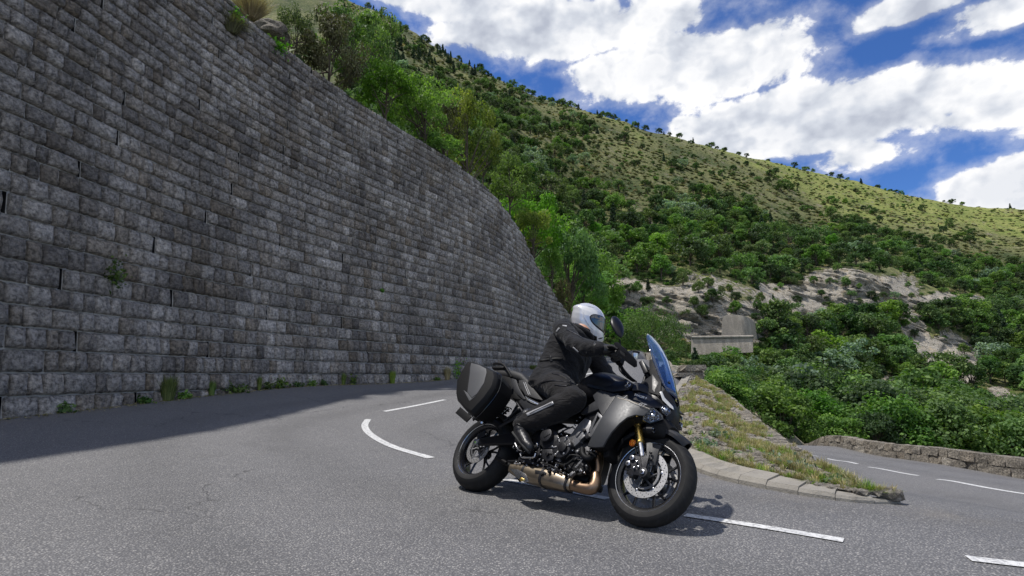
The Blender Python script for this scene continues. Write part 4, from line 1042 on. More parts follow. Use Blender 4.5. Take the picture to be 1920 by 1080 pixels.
# grass, gravel, stones on the verge
def verge_pts(n, fn):
    out = []
    while len(out) < n:
        i = rng.random() ** 1.0 * (NI - 1); j = rng.random() * (NJ - 1); w_ = np.linalg.norm(B_[int(i)] - A2[int(i)])
        if rng.random() > min(1, w_ / 4 + .15): continue
        f = fn(i / (NI - 1), j / (NJ - 1))
        if rng.random() < f:
            i0, j0 = int(i), int(j); fi, fj = i - i0, j - j0
            out.append((VG[i0, j0] * (1 - fi) + VG[min(i0 + 1, NI - 1), j0] * fi) * (1 - fj) + (VG[i0, min(j0 + 1, NJ - 1)] * (1 - fi) + VG[min(i0 + 1, NI - 1), min(j0 + 1, NJ - 1)] * fi) * fj)
    return np.array(out)
def veg(i, j):
    return np.clip((mnoise.noise(Vector((i * 14, j * 5, 2))) + .05) * 2.4 + .35 * (j > .45) - .30 * (j < .3), 0.02, 1)
tus = [blade_mesh('tuft', 34, .14, .11, 'grass', 70, .004, .9), blade_mesh('tuft', 34, .13, .12, 'straw', 71, .004, 1.0), blade_mesh('tuft', 26, .20, .12, 'straw', 72, .004, .8), blade_mesh('tuft', 30, .07, .12, 'grass', 73, .006, 1.2)]
P_ = verge_pts(3300, veg)
gn_scatter('verge_grass', P_, rng.choice(4, len(P_), p=[.14, .52, .12, .22]), rng.uniform(.30, .78, len(P_)), tus, 'dry and green grass tufts covering the verge')
peb = []
for i in range(4):
    bm = bmesh.new(); bmesh.ops.create_icosphere(bm, subdivisions=1, radius=1)
    for v in bm.verts: v.co = Vector((v.co.x * 1.2, v.co.y, v.co.z * .6)) * (1 + .5 * mnoise.noise(v.co * 1.7 + Vector((i * 5, 0, 0))))
    me = bpy.data.meshes.new('pebble'); bm.to_mesh(me); bm.free(); me.materials.append(M_PSTONE); a = me.attributes.new('tone', 'FLOAT', 'POINT'); a.data.foreach_set('value', np.full(len(me.vertices), .3 + .3 * i, np.float32)); peb.append(me)
P_ = verge_pts(12000, lambda i, j: np.clip(1.15 - 1.5 * veg(i, j), .08, 1))
gn_scatter('gravel', P_, rng.choice(4, len(P_)), np.exp(rng.normal(-4.25, .60, len(P_))), peb, 'loose grey gravel and limestone chips on the verge')
# green weeds near the kerb, single plants
for i, (px, py, Y, w_, lb) in enumerate([(1320, 838, 6.6, .13, 'grey green weed on the gravel beside the front wheel'), (1345, 815, 7.2, .10, 'small green weed higher on the gravel'), (1497, 882, 5.2, .10, 'green weed on the gravel near the middle of the kerb'),
      (1440, 850, 5.9, .08, 'little weed between the stones on the verge'), (1560, 898, 4.7, .07, 'tiny weed close to the tip of the verge'), (1368, 863, 6.0, .09, 'weed rooted among the pale chips above the kerb')]):
    q = at(px, py, Y); 
    d2 = ((VG[..., :2] - q[:2]) ** 2).sum(-1); q[2] = VG[np.unravel_index(d2.argmin(), d2.shape)][2]
    r2 = np.random.default_rng(90 + i); nb = 220
    me = mesh_np('weed', *leaves(np.abs(r2.normal(0, 1, (nb, 3))) * [1, 1, .35] * w_ * .6 * r2.choice([-1, 1], (nb, 3)) * [1, 1, 0] + np.c_[np.zeros((nb, 2)), np.abs(r2.normal(0, .3, nb)) * w_], .028), {'tone': np.repeat(r2.random(nb), 4)}); me.materials.append(M_LEAF['grey'])
    o = bpy.data.objects.new('weed', me); COL.objects.link(o); o.location = tuple(q); tag(o, lb, 'weed', 'weeds on the verge')
# low retaining wall holding the verge above the lower road: dry stones along its top edge
rw = empty('verge_wall', tuple(back[4]), 'rough low stone wall edging the back of the verge above the lower road', 'wall')
RO = np.array(rw.location)
def stone_box(c, t, up, sz, seed, tone, parent, mat, name='stone', O=None):
    """weathered block: rounded, uneven box of 5x3x3 points"""
    r2 = np.random.default_rng(seed); n_ = np.cross(t, up); bm = bmesh.new(); bmesh.ops.create_cube(bm, size=1.0)
    bmesh.ops.subdivide_edges(bm, edges=bm.edges, cuts=1, use_grid_fill=True)
    for v in bm.verts:
        q = np.array(v.co); k_ = np.abs(q).sum()
        q = q * (1 - .10 * max(0, k_ - 1.0)) + r2.normal(0, .03, 3)
        w_ = c + t * q[0] * sz[0] + n_ * q[1] * sz[1] + up * q[2] * sz[2]
        v.co = Vector(w_ - O)
    me = bpy.data.meshes.new(name); bmesh.ops.recalc_face_normals(bm, faces=bm.faces); bm.to_mesh(me); bm.free()
    for an, va in (('tone', tone), ('hue', r2.random() ** 3)):
        a = me.attributes.new(an, 'FLOAT', 'POINT'); a.data.foreach_set('value', np.full(len(me.vertices), va, np.float32))
    return obj(name, me, mat, parent)
Bs = resample(backc[34:], 62)
for i in range(61):
    c = (Bs[i] + Bs[i + 1]) / 2; t_ = Bs[i + 1] - Bs[i]; L_ = np.linalg.norm(t_); t_ /= L_
    for lv in range(2):
        stone_box(c + np.array([-.06, 0, -.05 - lv * .14]) + rng.normal(0, .007, 3), t_, np.array([0, 0, 1.]), (L_ * 1.02, .22 + .04 * rng.random(), .13), i * 2 + lv, float(rng.random()), rw, M_PSTONE, O=RO)
# wall face below
fv = np.concatenate([Bs + [-.06, 0, -.15], Bs + [-.02, 0, -3.2]]); n = len(Bs)
obj('wall_face', mesh_np('wall_face', fv - RO, np.stack([np.arange(n - 1), np.arange(1, n), np.arange(1, n) + n, np.arange(n - 1) + n], 1), {'tone': np.full(2 * n, .5), 'hue': np.zeros(2 * n)}), M_PSTONE, rw)

# ------------------------------------------------------------------ parapets
def parapet(name, line, n0, n1, h_, label, courses, blk, capped=False, thick=.42):
    P = resample(np.c_[line, gh(line[:, 0], line[:, 1])][n0:n1], 400)
    sP = np.r_[0, np.cumsum(np.linalg.norm(np.diff(P, axis=0), axis=1))]
    r_ = empty(name, tuple(P[0]), label, 'wall'); O = np.array(r_.location); cnt = 0
    hh = h_ / courses
    for c in range(courses):
        s = rng.uniform(-.2, 0)
        while s < sP[-1] - .05:
            w_ = rng.uniform(*blk) * (1.6 if (capped and c == courses - 1) else 1)
            a, b_ = max(s, 0), min(s + w_, sP[-1])
            if b_ - a > .08:
                pa = np.array([np.interp(a, sP, P[:, q]) for q in range(3)]); pb = np.array([np.interp(b_, sP, P[:, q]) for q in range(3)])
                t_ = pb - pa; L_ = np.linalg.norm(t_); t_ /= L_
                up = np.array([0, 0, 1.]); cc = (pa + pb) / 2 + up * (hh * (c + .5) - .03)
                th = thick + (.08 if (capped and c == courses - 1) else 0) + rng.uniform(-.03, .03)
                stone_box(cc + rng.normal(0, .008, 3), t_, up, (L_ * .985, th, hh * rng.uniform(.95, 1.03)), cnt * 7 + c + 11, float(np.clip(rng.normal(.5, .25), 0, 1)), r_, M_PSTONE, O=O); cnt += 1
            s += w_
    return r_
i0 = int(np.argmin(abs(LPX[:, 1] - 9.0)))
parapet('lower_parapet', LPX, i0, int(np.argmin(abs(LPX[:, 1] - 35))), .56, 'long low parapet of rough pale stone blocks along the far side of the lower road', 2, (.38, .78))
parapet('upper_parapet', UPX, 3, len(UPX), .50, 'stone parapet curving along the far edge of the upper road', 2, (.5, .95), True)
pc_ = empty('parapet_pillar', (5.75, 17.3, float(gh(5.75, 17.3))), 'square stone end pillar of the upper parapet with a thick slab on top', 'pillar'); O = np.array(pc_.location)
X_ = np.array([1., 0, 0]); U_ = np.array([0, 0, 1.])
stone_box(O + [-.12, 0, .10], X_, U_, (.30, .66, .40), 901, .7, pc_, M_PSTONE, O=O); stone_box(O + [.16, .02, .10], X_, U_, (.26, .64, .40), 902, .35, pc_, M_PSTONE, O=O)
stone_box(O + [0.02, 0, .39], X_, U_, (.64, .80, .19), 903, .75, pc_, M_PSTONE, 'cap_stone', O=O)
o = obj('stone_slab', None or bpy.data.meshes.new('stone_slab'), M_PSTONE); bpy.data.objects.remove(o)
sl = stone_box(np.array([5.25, 16.7, float(gh(5.25, 16.7)) + .12]), np.array([.8, .6, 0]), U_, (.75, .3, .12), 905, .6, None, M_PSTONE, 'stone_slab', O=np.zeros(3))
tag(sl, 'low flat stone ledge beside the parapet pillar', 'stone')
# far buttress and roadside wall below the cliff
fb = empty('far_buttress', tuple(at(1395, 632, 85.0)), 'rounded pale masonry buttress against the cliff across the valley', 'wall'); O = np.array(fb.location)
bw = []
for j, (py_, dx) in enumerate([(636, 0), (620, 1), (604, 2), (590, 3)]):
    for i, px_ in enumerate(np.linspace(1352 + dx, 1420 - dx * 2, 12)):
        u_ = i / 11; bw.append(at(px_, py_ + (26 * (u_ - .35) ** 2 if j == 3 else 0), 84.0 + 3.5 * max(0, u_ - .6) ** 2 * 6 + j * .35) - O)
obj('masonry_face', mesh_np('masonry_face', np.array(bw), grid_faces(12, 4), {'tone': np.random.default_rng(3).uniform(.6, 1, 48), 'hue': np.full(48, .5)}), M_PSTONE, fb, smooth=True)
fr = empty('far_road_wall', tuple(at(1300, 650, 82.0)), 'long pale retaining wall with a thin coping carrying the road below the cliff', 'wall'); O = np.array(fr.location)
tp = [at(p_, 634 - (p_ - 1285) * .012, 81.5) for p_ in np.linspace(1296, 1412, 30)]; bt = [at(p_, 668 - (p_ - 1285) * .06, 80.6) for p_ in np.linspace(1296, 1412, 30)]
obj('wall_face', mesh_np('wall_face', np.array(bt + tp) - O, grid_faces(30, 2), {'tone': np.random.default_rng(4).uniform(.3, 1, 60), 'hue': np.full(60, .3)}), M_PSTONE, fr)
tv_, tf_ = tube_np(np.array(tp) + [0, -.05, .1], .22, 6); obj('coping', mesh_np('coping', tv_ - O, tf_, {'tone': np.full(len(tv_), .9), 'hue': np.zeros(len(tv_))}), M_PSTONE, fr)
fr2 = empty('far_road_wall', tuple(at(1500, 596, 124.0)), 'thin low wall of the road running under the right hand cliff', 'wall'); O = np.array(fr2.location)
tp = [at(p_, 594 - (p_ - 1420) * .015, 123.5) for p_ in np.linspace(1418, 1560, 24)]; bt = [q - np.array([0, 0, .8]) for q in tp]
obj('wall_face', mesh_np('wall_face', np.array(bt + tp) - O, grid_faces(24, 2), {'tone': np.full(48, .8), 'hue': np.full(48, .3)}), M_PSTONE, fr2)
#==STAGE3==
# ================================================================== motorcycle
BB, BL = R(43.98), R(31.1)
bF = np.array([math.cos(BB), -math.sin(BB), 0.0]); _l0 = np.array([math.sin(BB), math.cos(BB), 0.0]); _u0 = np.array([0, 0, 1.0])
bL = _l0 * math.cos(BL) - _u0 * math.sin(BL); bU = _u0 * math.cos(BL) + _l0 * math.sin(BL)
bO = np.array([.7910, 3.4410, 0]) - bF * 1.53 - bL * .04
BM = Matrix(((bF[0], bL[0], bU[0], bO[0]), (bF[1], bL[1], bU[1], bO[1]), (bF[2], bL[2], bU[2], bO[2]), (0, 0, 0, 1)))
def Q(px, py, y):
    """photo position + sideways offset y (left +) -> x forward, y, z up in the leaning frame of the bike"""
    d = ray(px, py); C = np.array([0, 0, CAMH]); t = ((bO - C) @ bL + y) / (d @ bL); w = C + t * d - bO
    return Vector((w @ bF, y, w @ bU))
B_BLACK = simple('matt_black_plastic', (0.0045, 0.0045, 0.005), 0.58, spec=.22, bmp=0.25, bscale=900, var=.2)
B_SATIN = simple('satin_black', (0.005, 0.005, 0.0065), 0.38, spec=.32, var=.15)
B_GLOSS = simple('gloss_black', (0.010, 0.010, 0.013), 0.12, var=.1, coat=.6)
B_GREY = simple('matt_grey_paint', (0.044, 0.0455, 0.049), 0.45, metal=.25, var=.05)
B_DGREY = simple('dark_grey_plastic', (0.018, 0.0185, 0.021), 0.48, spec=.35, var=.1, bmp=.2, bscale=800)
B_PANEL = simple('pannier_panel', (0.075, 0.076, 0.080), 0.5, var=.06, bmp=.15, bscale=1200)
B_RUBBER = simple('tyre_rubber', (0.0085, 0.0085, 0.009), 0.66, spec=.28, var=.35, scale=14, bmp=.4, bscale=300)
B_RIM = simple('rim_black', (0.016, 0.016, 0.018), 0.25, metal=.3, coat=.3)
B_STEEL = simple('bright_steel', (0.62, 0.62, 0.63), 0.24, metal=1, var=.15)
B_DISC = simple('disc_steel', (0.55, 0.54, 0.53), 0.34, metal=.85, var=.18, scale=80)
B_ALU = simple('cast_aluminium', (0.16, 0.16, 0.165), 0.42, metal=.7, var=.3, scale=25, bmp=.4, bscale=400)
B_DALU = simple('black_cast_metal', (0.020, 0.020, 0.023), 0.40, metal=.5, var=.3, scale=30, bmp=.4, bscale=400)
B_GOLD = simple('gold_anodised', (0.80, 0.55, 0.16), 0.28, metal=1, var=.08)
B_EXH = simple('exhaust_bronze', (0.25, 0.17, 0.115), 0.40, metal=1, var=.45, scale=9)
B_MUFF = simple('muffler_steel', (0.27, 0.225, 0.17), 0.38, metal=1, var=.35, scale=9)
B_SEAT = simple('seat_vinyl', (0.009, 0.009, 0.010), 0.60, var=.25, bmp=.5, bscale=500)
B_WHITE = simple('decal_white', (0.72, 0.72, 0.72), 0.5)
B_SILV = simple('decal_silver', (0.36, 0.36, 0.37), 0.4, metal=.4)
B_CREAM = simple('decal_cream', (0.68, 0.58, 0.44), 0.5)
B_ORANGE, g, b = material('orange_reflector'); b.inputs['Base Color'].default_value = (.9, .24, .01, 1); b.inputs['Roughness'].default_value = .12; b.inputs['Coat Weight'].default_value = 1
vv = g.node('ShaderNodeTexVoronoi', {'Vector': objco(g), 'Scale': 90.0}); bump(g, b, vv.outputs[0], 1.0, .01); g.put(b.inputs['Base Color'], g.ramp(vv.outputs[0], [(.0, (1.0, .45, .03)), (.7, (.62, .11, .0))]))
B_LAMP, g, b = material('headlight_optics'); b.inputs['Metallic'].default_value = 1; b.inputs['Roughness'].default_value = .08
vv = g.node('ShaderNodeTexVoronoi', {'Vector': objco(g), 'Scale': 55.0}); bump(g, b, vv.outputs[0], 1.0, .03); g.put(b.inputs['Base Color'], g.ramp(g.noise(objco(g), 60, 2), [(.45, (.03, .03, .035)), (.6, (.75, .77, .80))]))
B_LENS, g, b = material('clear_lens'); b.inputs['Base Color'].default_value = (.75, .80, .85, 1); b.inputs['Transmission Weight'].default_value = 1; b.inputs['Roughness'].default_value = .02; b.inputs['IOR'].default_value = 1.3
B_GLASS, g, b = material('windscreen_tint'); b.inputs['Base Color'].default_value = (.62, .78, .96, 1); b.inputs['Transmission Weight'].default_value = .93; b.inputs['Roughness'].default_value = .03; b.inputs['IOR'].default_value = 1.42; b.inputs['Coat Weight'].default_value = 1.0
g.put(b.inputs['Base Color'], g.mix(g.maprange(g.node('ShaderNodeSeparateXYZ', {0: objco(g)}).outputs[2], .9, 1.3), (.12, .26, .66), (.48, .68, .96)))

bike = empty('motorcycle', label='matt grey and black touring motorcycle with panniers leaning into the bend', cat='motorcycle'); bike.matrix_world = BM
def finish(me, ang=32):
    me.polygons.foreach_set('use_smooth', np.ones(len(me.polygons), bool)); me.set_sharp_from_angle(angle=R(ang))
def bobj(name, bm, mat, parent=None, ang=32, bev=0.0, mirror=False, label=None):
    bmesh.ops.recalc_face_normals(bm, faces=bm.faces)
    if bev > 0:
        es = [e for e in bm.edges if len(e.link_faces) == 2 and e.calc_face_angle(0) > R(28)]
        bmesh.ops.bevel(bm, geom=es, offset=bev, segments=2, affect='EDGES', profile=.6, clamp_overlap=True)
    me = bpy.data.meshes.new(name); bm.to_mesh(me)
    me.materials.append(mat); finish(me, ang)
    o = bpy.data.objects.new(name, me); COL.objects.link(o); o.parent = parent or bike
    if label: o['label'] = label
    out = [o]
    if mirror:
        for v in bm.verts: v.co.y = -v.co.y
        bmesh.ops.reverse_faces(bm, faces=bm.faces)
        me2 = bpy.data.meshes.new(name); bm.to_mesh(me2); me2.materials.append(mat); finish(me2, ang)
        o2 = bpy.data.objects.new(name, me2); COL.objects.link(o2); o2.parent = parent or bike; out.append(o2)
    bm.free(); return out[0] if len(out) == 1 else out
def panel(name, pts, y, th, mat, parent=None, bev=.004, mirror=False, ang=32, bulge=0.0, label=None, inward=None):
    """outline (photo px, py[, y]) -> plate with thickness towards the middle of the bike"""
    P = [Q(p[0], p[1], p[2] if len(p) > 2 else y) for p in pts]
    return plate(name, P, th, mat, parent, bev, mirror, ang, bulge, label)
def plate(name, P, th, mat, parent=None, bev=.004, mirror=False, ang=32, bulge=0.0, label=None):
    bm = bmesh.new(); vs = [bm.verts.new(p) for p in P]; f = bm.faces.new(vs); bm.normal_update()
    c = sum((Vector(p) for p in P), Vector()) / len(P); sgn = -1 if c.y < 0 else 1
    if bulge:
        r_ = bmesh.ops.inset_region(bm, faces=[f], thickness=max(.012, abs(bulge)), depth=0)
        for v in f.verts: v.co.y += sgn * bulge
    bmesh.ops.triangulate(bm, faces=[x for x in bm.faces if len(x.verts) > 4])
    r_ = bmesh.ops.extrude_face_region(bm, geom=list(bm.faces), use_keep_orig=True)
    nv = [v for v in r_['geom'] if isinstance(v, bmesh.types.BMVert)]
    for v in nv: v.co.y -= sgn * th
    return bobj(name, bm, mat, parent, ang, bev, mirror, label)
def loft(name, secs, mat, parent=None, mirror=False, ang=40, cap=True, k=20, e=2.4, label=None, closed=True):
    """secs: (center Vector, half-width, half-height, axisU, axisV) superellipse rings"""
    bm = bmesh.new(); rings = []
    for (c, a, b_, U_, V_) in secs:
        ring = []
        for i in range(k):
            t = 2 * math.pi * i / k; ct, st = math.cos(t), math.sin(t)
            ring.append(bm.verts.new(Vector(c) + Vector(U_) * (a * math.copysign(abs(ct) ** (2 / e), ct)) + Vector(V_) * (b_ * math.copysign(abs(st) ** (2 / e), st))))
        rings.append(ring)
    for r0, r1 in zip(rings, rings[1:]):
        for i in range(k): bm.faces.new((r0[i], r0[(i + 1) % k], r1[(i + 1) % k], r1[i]))
    if cap: bm.faces.new(rings[0][::-1]); bm.faces.new(rings[-1])
    return bobj(name, bm, mat, parent, ang, 0, mirror, label)
def smoothpath(P, n=8):
    return [Vector(q) for q in catmull(np.array([tuple(p) for p in P], float), n)] if len(P) > 2 else [Vector(p) for p in P]
def tube(name, pts, r, mat, parent=None, k=10, mirror=False, n=6, label=None):
    P = smoothpath(pts, n); rr = r if hasattr(r, '__len__') else [r, r]
    rad = np.interp(np.linspace(0, 1, len(P)), np.linspace(0, 1, len(rr)), rr)
    V, F = tube_np(np.array([tuple(p) for p in P]), rad, k)
    bm = bmesh.new(); vs = [bm.verts.new(v) for v in V]
    for f in F: bm.faces.new([vs[i] for i in f])
    bm.faces.new([vs[i] for i in range(k)][::-1]); bm.faces.new([vs[len(V) - k + i] for i in range(k)])
    return bobj(name, bm, mat, parent, 40, 0, mirror, label)
def cyl(name, c, r, h_, mat, axis=(0, 1, 0), parent=None, k=24, bev=.002, mirror=False, r2=None, label=None):
    bm = bmesh.new(); bmesh.ops.create_cone(bm, cap_ends=True, segments=k, radius1=r, radius2=r if r2 is None else r2, depth=h_)
    M_ = Vector(axis).normalized().to_track_quat('Z', 'Y').to_matrix().to_4x4(); M_.translation = Vector(c); bmesh.ops.transform(bm, matrix=M_, verts=bm.verts)
    return bobj(name, bm, mat, parent, 35, bev, mirror, label)
def box(name, c, sz, mat, parent=None, rot=None, bev=.004, mirror=False, label=None):
    bm = bmesh.new(); bmesh.ops.create_cube(bm, size=1)
    for v in bm.verts: v.co = Vector((v.co.x * sz[0], v.co.y * sz[1], v.co.z * sz[2]))
    M_ = Matrix.Translation(Vector(c)) @ ((rot or Matrix.Identity(3)).to_4x4()); bmesh.ops.transform(bm, matrix=M_, verts=bm.verts)
    return bobj(name, bm, mat, parent, 35, bev, mirror, label)
def lathe(name, prof, mat, parent, k=72, a0=0.0, a1=2 * math.pi, label=None, mat2=None):
    """profile (y, r) turned about the y axis"""
    bm = bmesh.new(); full = abs(a1 - a0 - 2 * math.pi) < 1e-6; n = k if full else k + 1; rings = []
    for i in range(n):
        t = a0 + (a1 - a0) * i / k; rings.append([bm.verts.new((math.cos(t) * r_, y_, math.sin(t) * r_)) for y_, r_ in prof])
    for i in range(k):
        A1, B1 = rings[i], rings[(i + 1) % n]
        for j in range(len(prof) - 1): bm.faces.new((A1[j], B1[j], B1[j + 1], A1[j + 1]))
    return bobj(name, bm, mat, parent, 40, 0, False, label)

def wheel(name, loc, Rr, w, rim_r, disc, label=None):
    e = empty(name, loc, parent=bike)
    if label: e['label'] = label
    h_ = w / 2
    # tyre with a round crown
    pr = [(-h_ * .80, rim_r - .012), (-h_ * .98, rim_r + .012), (-h_, rim_r + .035)]
    for a in np.linspace(-1.25, 1.25, 15): pr.append((h_ * math.sin(a) / math.sin(1.25), Rr - (1 - math.cos(a)) * (Rr - rim_r - .035) / (1 - math.cos(1.25))))
    pr += [(h_, rim_r + .035), (h_ * .98, rim_r + .012), (h_ * .80, rim_r - .012)]
    lathe('tyre', pr, B_RUBBER, e, 96)
    # siped tread: shade of slanting grooves put into dark strips just proud of the crown
    bm = bmesh.new()
    for i in range(26):
        for sd_ in (-1, 1):
            a0 = 2 * math.pi * (i + (.5 if sd_ > 0 else 0)) / 26; row = []
            for q in range(7):
                f = q / 6; aa = sd_ * (.22 + .80 * f); th = a0 + f * .16 + .03 * math.sin(f * 3)
                for dw in (-.0075, .0075):
                    y_ = h_ * math.sin(aa) / math.sin(1.25); r_ = Rr - (1 - math.cos(aa)) * (Rr - rim_r - .035) / (1 - math.cos(1.25)) + .0012
                    t2 = th + dw * (1 - abs(f - .5)) / Rr * 1.2
                    row.append(bm.verts.new((math.cos(t2) * r_, y_, math.sin(t2) * r_)))
            for q in range(6): bm.faces.new((row[2 * q], row[2 * q + 1], row[2 * q + 3], row[2 * q + 2]))
    bobj('tread_groove', bm, M_DARK, e)['kind'] = 'stuff'
    lathe('rim', [(-h_ * .74, rim_r + .004), (-h_ * .86, rim_r + .010), (-h_ * .88, rim_r + .002), (-h_ * .78, rim_r - .010), (-h_ * .6, rim_r - .026), (-h_ * .3, rim_r - .030), (h_ * .3, rim_r - .030), (h_ * .6, rim_r - .026), (h_ * .78, rim_r - .010), (h_ * .88, rim_r + .002), (h_ * .86, rim_r + .010), (h_ * .74, rim_r + .004)], B_RIM, e, 80)
    lathe('rim_stripe', [(-h_ * .885, rim_r + .0035), (-h_ * .895, rim_r - .0005), (-h_ * .855, rim_r - .004)], B_STEEL, e, 80)
    lathe('hub', [(-.055, .0), (-.055, .030), (-.035, .040), (.035, .040), (.055, .030), (.055, 0)], B_RIM, e, 28)
    for i in range(5):
        a = 2 * math.pi * i / 5 + .3
        for sd_ in (-1, 1):
            p0 = Vector((math.cos(a) * .034, 0, math.sin(a) * .034)); a2 = a + sd_ * .26; rr = rim_r - .024
            p1 = Vector((math.cos(a + sd_ * .13) * .11, -.004, math.sin(a + sd_ * .13) * .11)); p2 = Vector((math.cos(a2) * rr, 0, math.sin(a2) * rr))
            tube('spoke', [p0, p1, p2], [.0125, .0085, .0095], B_RIM, e, 6)
    for (y_, ro, ri) in disc:
        dd = lathe('brake_disc', [(y_ - .0025, ri), (y_ - .0025, ro), (y_ + .0025, ro), (y_ + .0025, ri), (y_ - .0025, ri)], B_DISC, e, 80)
        bm = bmesh.new(); s_ = -1 if y_ < 0 else 1
        nh = 60
        for i in range(nh):
            rr = ri + (ro - ri) * (.22 + .28 * (i % 3)); t = 2 * math.pi * i / nh; hr = .0033
            vs = [bm.verts.new((math.cos(t) * rr + hr * math.cos(q), y_ + s_ * .0031, math.sin(t) * rr + hr * math.sin(q))) for q in np.linspace(0, 2 * math.pi, 7)[:-1]]
            bm.faces.new(vs)
        bobj('disc_hole', bm, M_DARK, e)['kind'] = 'stuff'  # dark discs on the surface, shade of the drilled holes as colour
        lathe('disc_carrier', [(y_, ri * .72), (y_ - .003, ri * .74), (y_ - .003, ri * .86), (y_, ri * .88), (y_ + .003, ri * .86), (y_ + .003, ri * .74), (y_, ri * .72)], B_ALU, e, 48)
        for i in range(6):
            t = 2 * math.pi * i / 6 + .2
            cyl('disc_button', (math.cos(t) * ri * .98, y_, math.sin(t) * ri * .98), .0085, .010, B_STEEL, parent=e, k=10, bev=.001)
            tube('carrier_arm', [Vector((math.cos(t - .5) * .03, y_ * .9, math.sin(t - .5) * .03)), Vector((math.cos(t) * ri * .78, y_, math.sin(t) * ri * .78))], .006, B_ALU, e, 6)
    return e
FW = Vector((1.535, 0, .291)); RW = Vector((0, 0, .302))
wheel('front_wheel', FW, .299, .112, .222, [(-.070, .150, .112), (.070, .150, .112)])
wheel('rear_wheel', RW, .316, .182, .224, [(-.085, .1225, .088)])

# fork
fd = Vector((-.145, 0, .342)).normalized()
for s_ in (-1, 1):
    ax = Vector((1.552, s_ * .106, .278))
    fk = empty('fork_leg', tuple(ax), parent=bike)
    L = lambda t: fd * t
    tube('outer_tube', [L(.225), L(.66)], .0265, B_GOLD, fk, 20); tube('tube_collar', [L(.215), L(.245)], .0295, B_GOLD, fk, 20)
    tube('inner_tube', [L(.06), L(.23)], .0205, B_STEEL, fk, 18)
    tube('fork_foot', [L(-.012), L(.05), L(.115)], [.019, .0235, .023], B_DALU, fk, 14)
    cyl('axle_clamp', (0, s_ * .006, 0), .031, .046, B_DALU, parent=fk); cyl('axle_nut', (0, s_ * .032, 0), .0175, .012, B_STEEL, parent=fk, k=6); cyl('axle_bore', (0, s_ * .0385, 0), .008, .002, M_DARK, parent=fk, k=12, bev=0)
    # caliper bracket and caliper behind the leg
    cal = empty('brake_caliper', tuple(ax + Vector((-.075, s_ * -.008, .028))), parent=bike)
    box('caliper_body', (0, 0, .0), (.058, .062, .115), B_DALU, cal, Matrix.Rotation(R(18), 3, 'Y'), .012)
    plate('caliper_bracket', [Vector((.085, s_ * .03, -.045)), Vector((.088, s_ * .03, .095)), Vector((.04, s_ * .03, .07)), Vector((-.02, s_ * .034, .075)), Vector((-.045, s_ * .034, .02)), Vector((-.055, s_ * .034, -.03)), Vector((-.01, s_ * .034, -.02)), Vector((.02, s_ * .032, -.05))], .012, B_DALU, cal, .003)
    for (bx, bz) in ((-.018, .052), (-.036, .012)): cyl('caliper_bolt', (bx, s_ * .042, bz), .0165, .014, B_STEEL, parent=cal, k=18); cyl('bolt_socket', (bx, s_ * .0495, bz), .0075, .001, M_DARK, parent=cal, k=6, bev=0)
    for (bx, bz) in ((.02, .03), (.012, -.01), (.04, .0)): cyl('caliper_pin', (bx, s_ * .040, bz), .007, .016, B_STEEL, parent=cal, k=8)
    cyl('orange_reflector', tuple(ax + fd * .205 + Vector((-.052, s_ * .012, 0))), .0235, .010, B_ORANGE, parent=bike, bev=.002)
    tube('brake_hose', [ax + Vector((-.07, s_ * .0, .08)), ax + Vector((-.105, s_ * .01, .17)), ax + Vector((-.12, s_ * -.01, .29)), ax + Vector((-.14, s_ * -.03, .45))], .0055, B_BLACK, k=8)
box('lower_triple_clamp', (1.36, 0, .735), (.075, .27, .045), B_DALU, rot=Matrix.Rotation(R(-22), 3, 'Y'), bev=.01)
# front mudguard
fm = empty('front_mudguard', tuple(FW), parent=bike)
prf = [(-.076, .286), (-.080, .306), (-.070, .322), (-.045, .334), (-.015, .340), (.015, .340), (.045, .334), (.070, .322), (.080, .306), (.076, .286), (.068, .288), (.066, .308), (.05, .322), (0, .331), (-.05, .322), (-.066, .308), (-.068, .288), (-.076, .286)]
bm = bmesh.new(); rings = []
A0, A1 = R(50), R(152); K_ = 34
for i in range(K_ + 1):
    t = A0 + (A1 - A0) * i / K_; f = i / K_; nar = min(1, .35 + f * 6, .55 + (1 - f) * 3)
    rings.append([bm.verts.new((math.cos(t) * (r_ + .004), y_ * nar, math.sin(t) * (r_ + .004))) for y_, r_ in prf])
for r0, r1 in zip(rings, rings[1:]):
    for j in range(len(prf) - 1): bm.faces.new((r0[j], r1[j], r1[j + 1], r0[j + 1]))
bm.faces.new(rings[0][:-1]); bm.faces.new(rings[-1][:-1][::-1])
bobj('guard_shell', bm, B_DGREY, fm, 30)
def rel(v, e): return Vector(v) - Vector(e.location)
for mir in (0, 1):
    pts = [Q(1212, 828, -.095), Q(1240, 835, -.082), Q(1235, 845, -.085), Q(1228, 872, -.098), Q(1217, 873, -.108), Q(1212, 845, -.112)]
    if mir: pts = [Vector((p.x, -p.y, p.z)) for p in pts]
    plate('guard_cheek', [rel(p, fm) for p in pts], .010, B_DGREY, fm, .003)
    for q in ((1220, 849, -.118), (1221, 861, -.118)):
        p = Q(*q); p = Vector((p.x, -p.y if mir else p.y, p.z)); cyl('guard_bolt', rel(p, fm), .009, .012, B_SATIN, parent=fm, k=12)
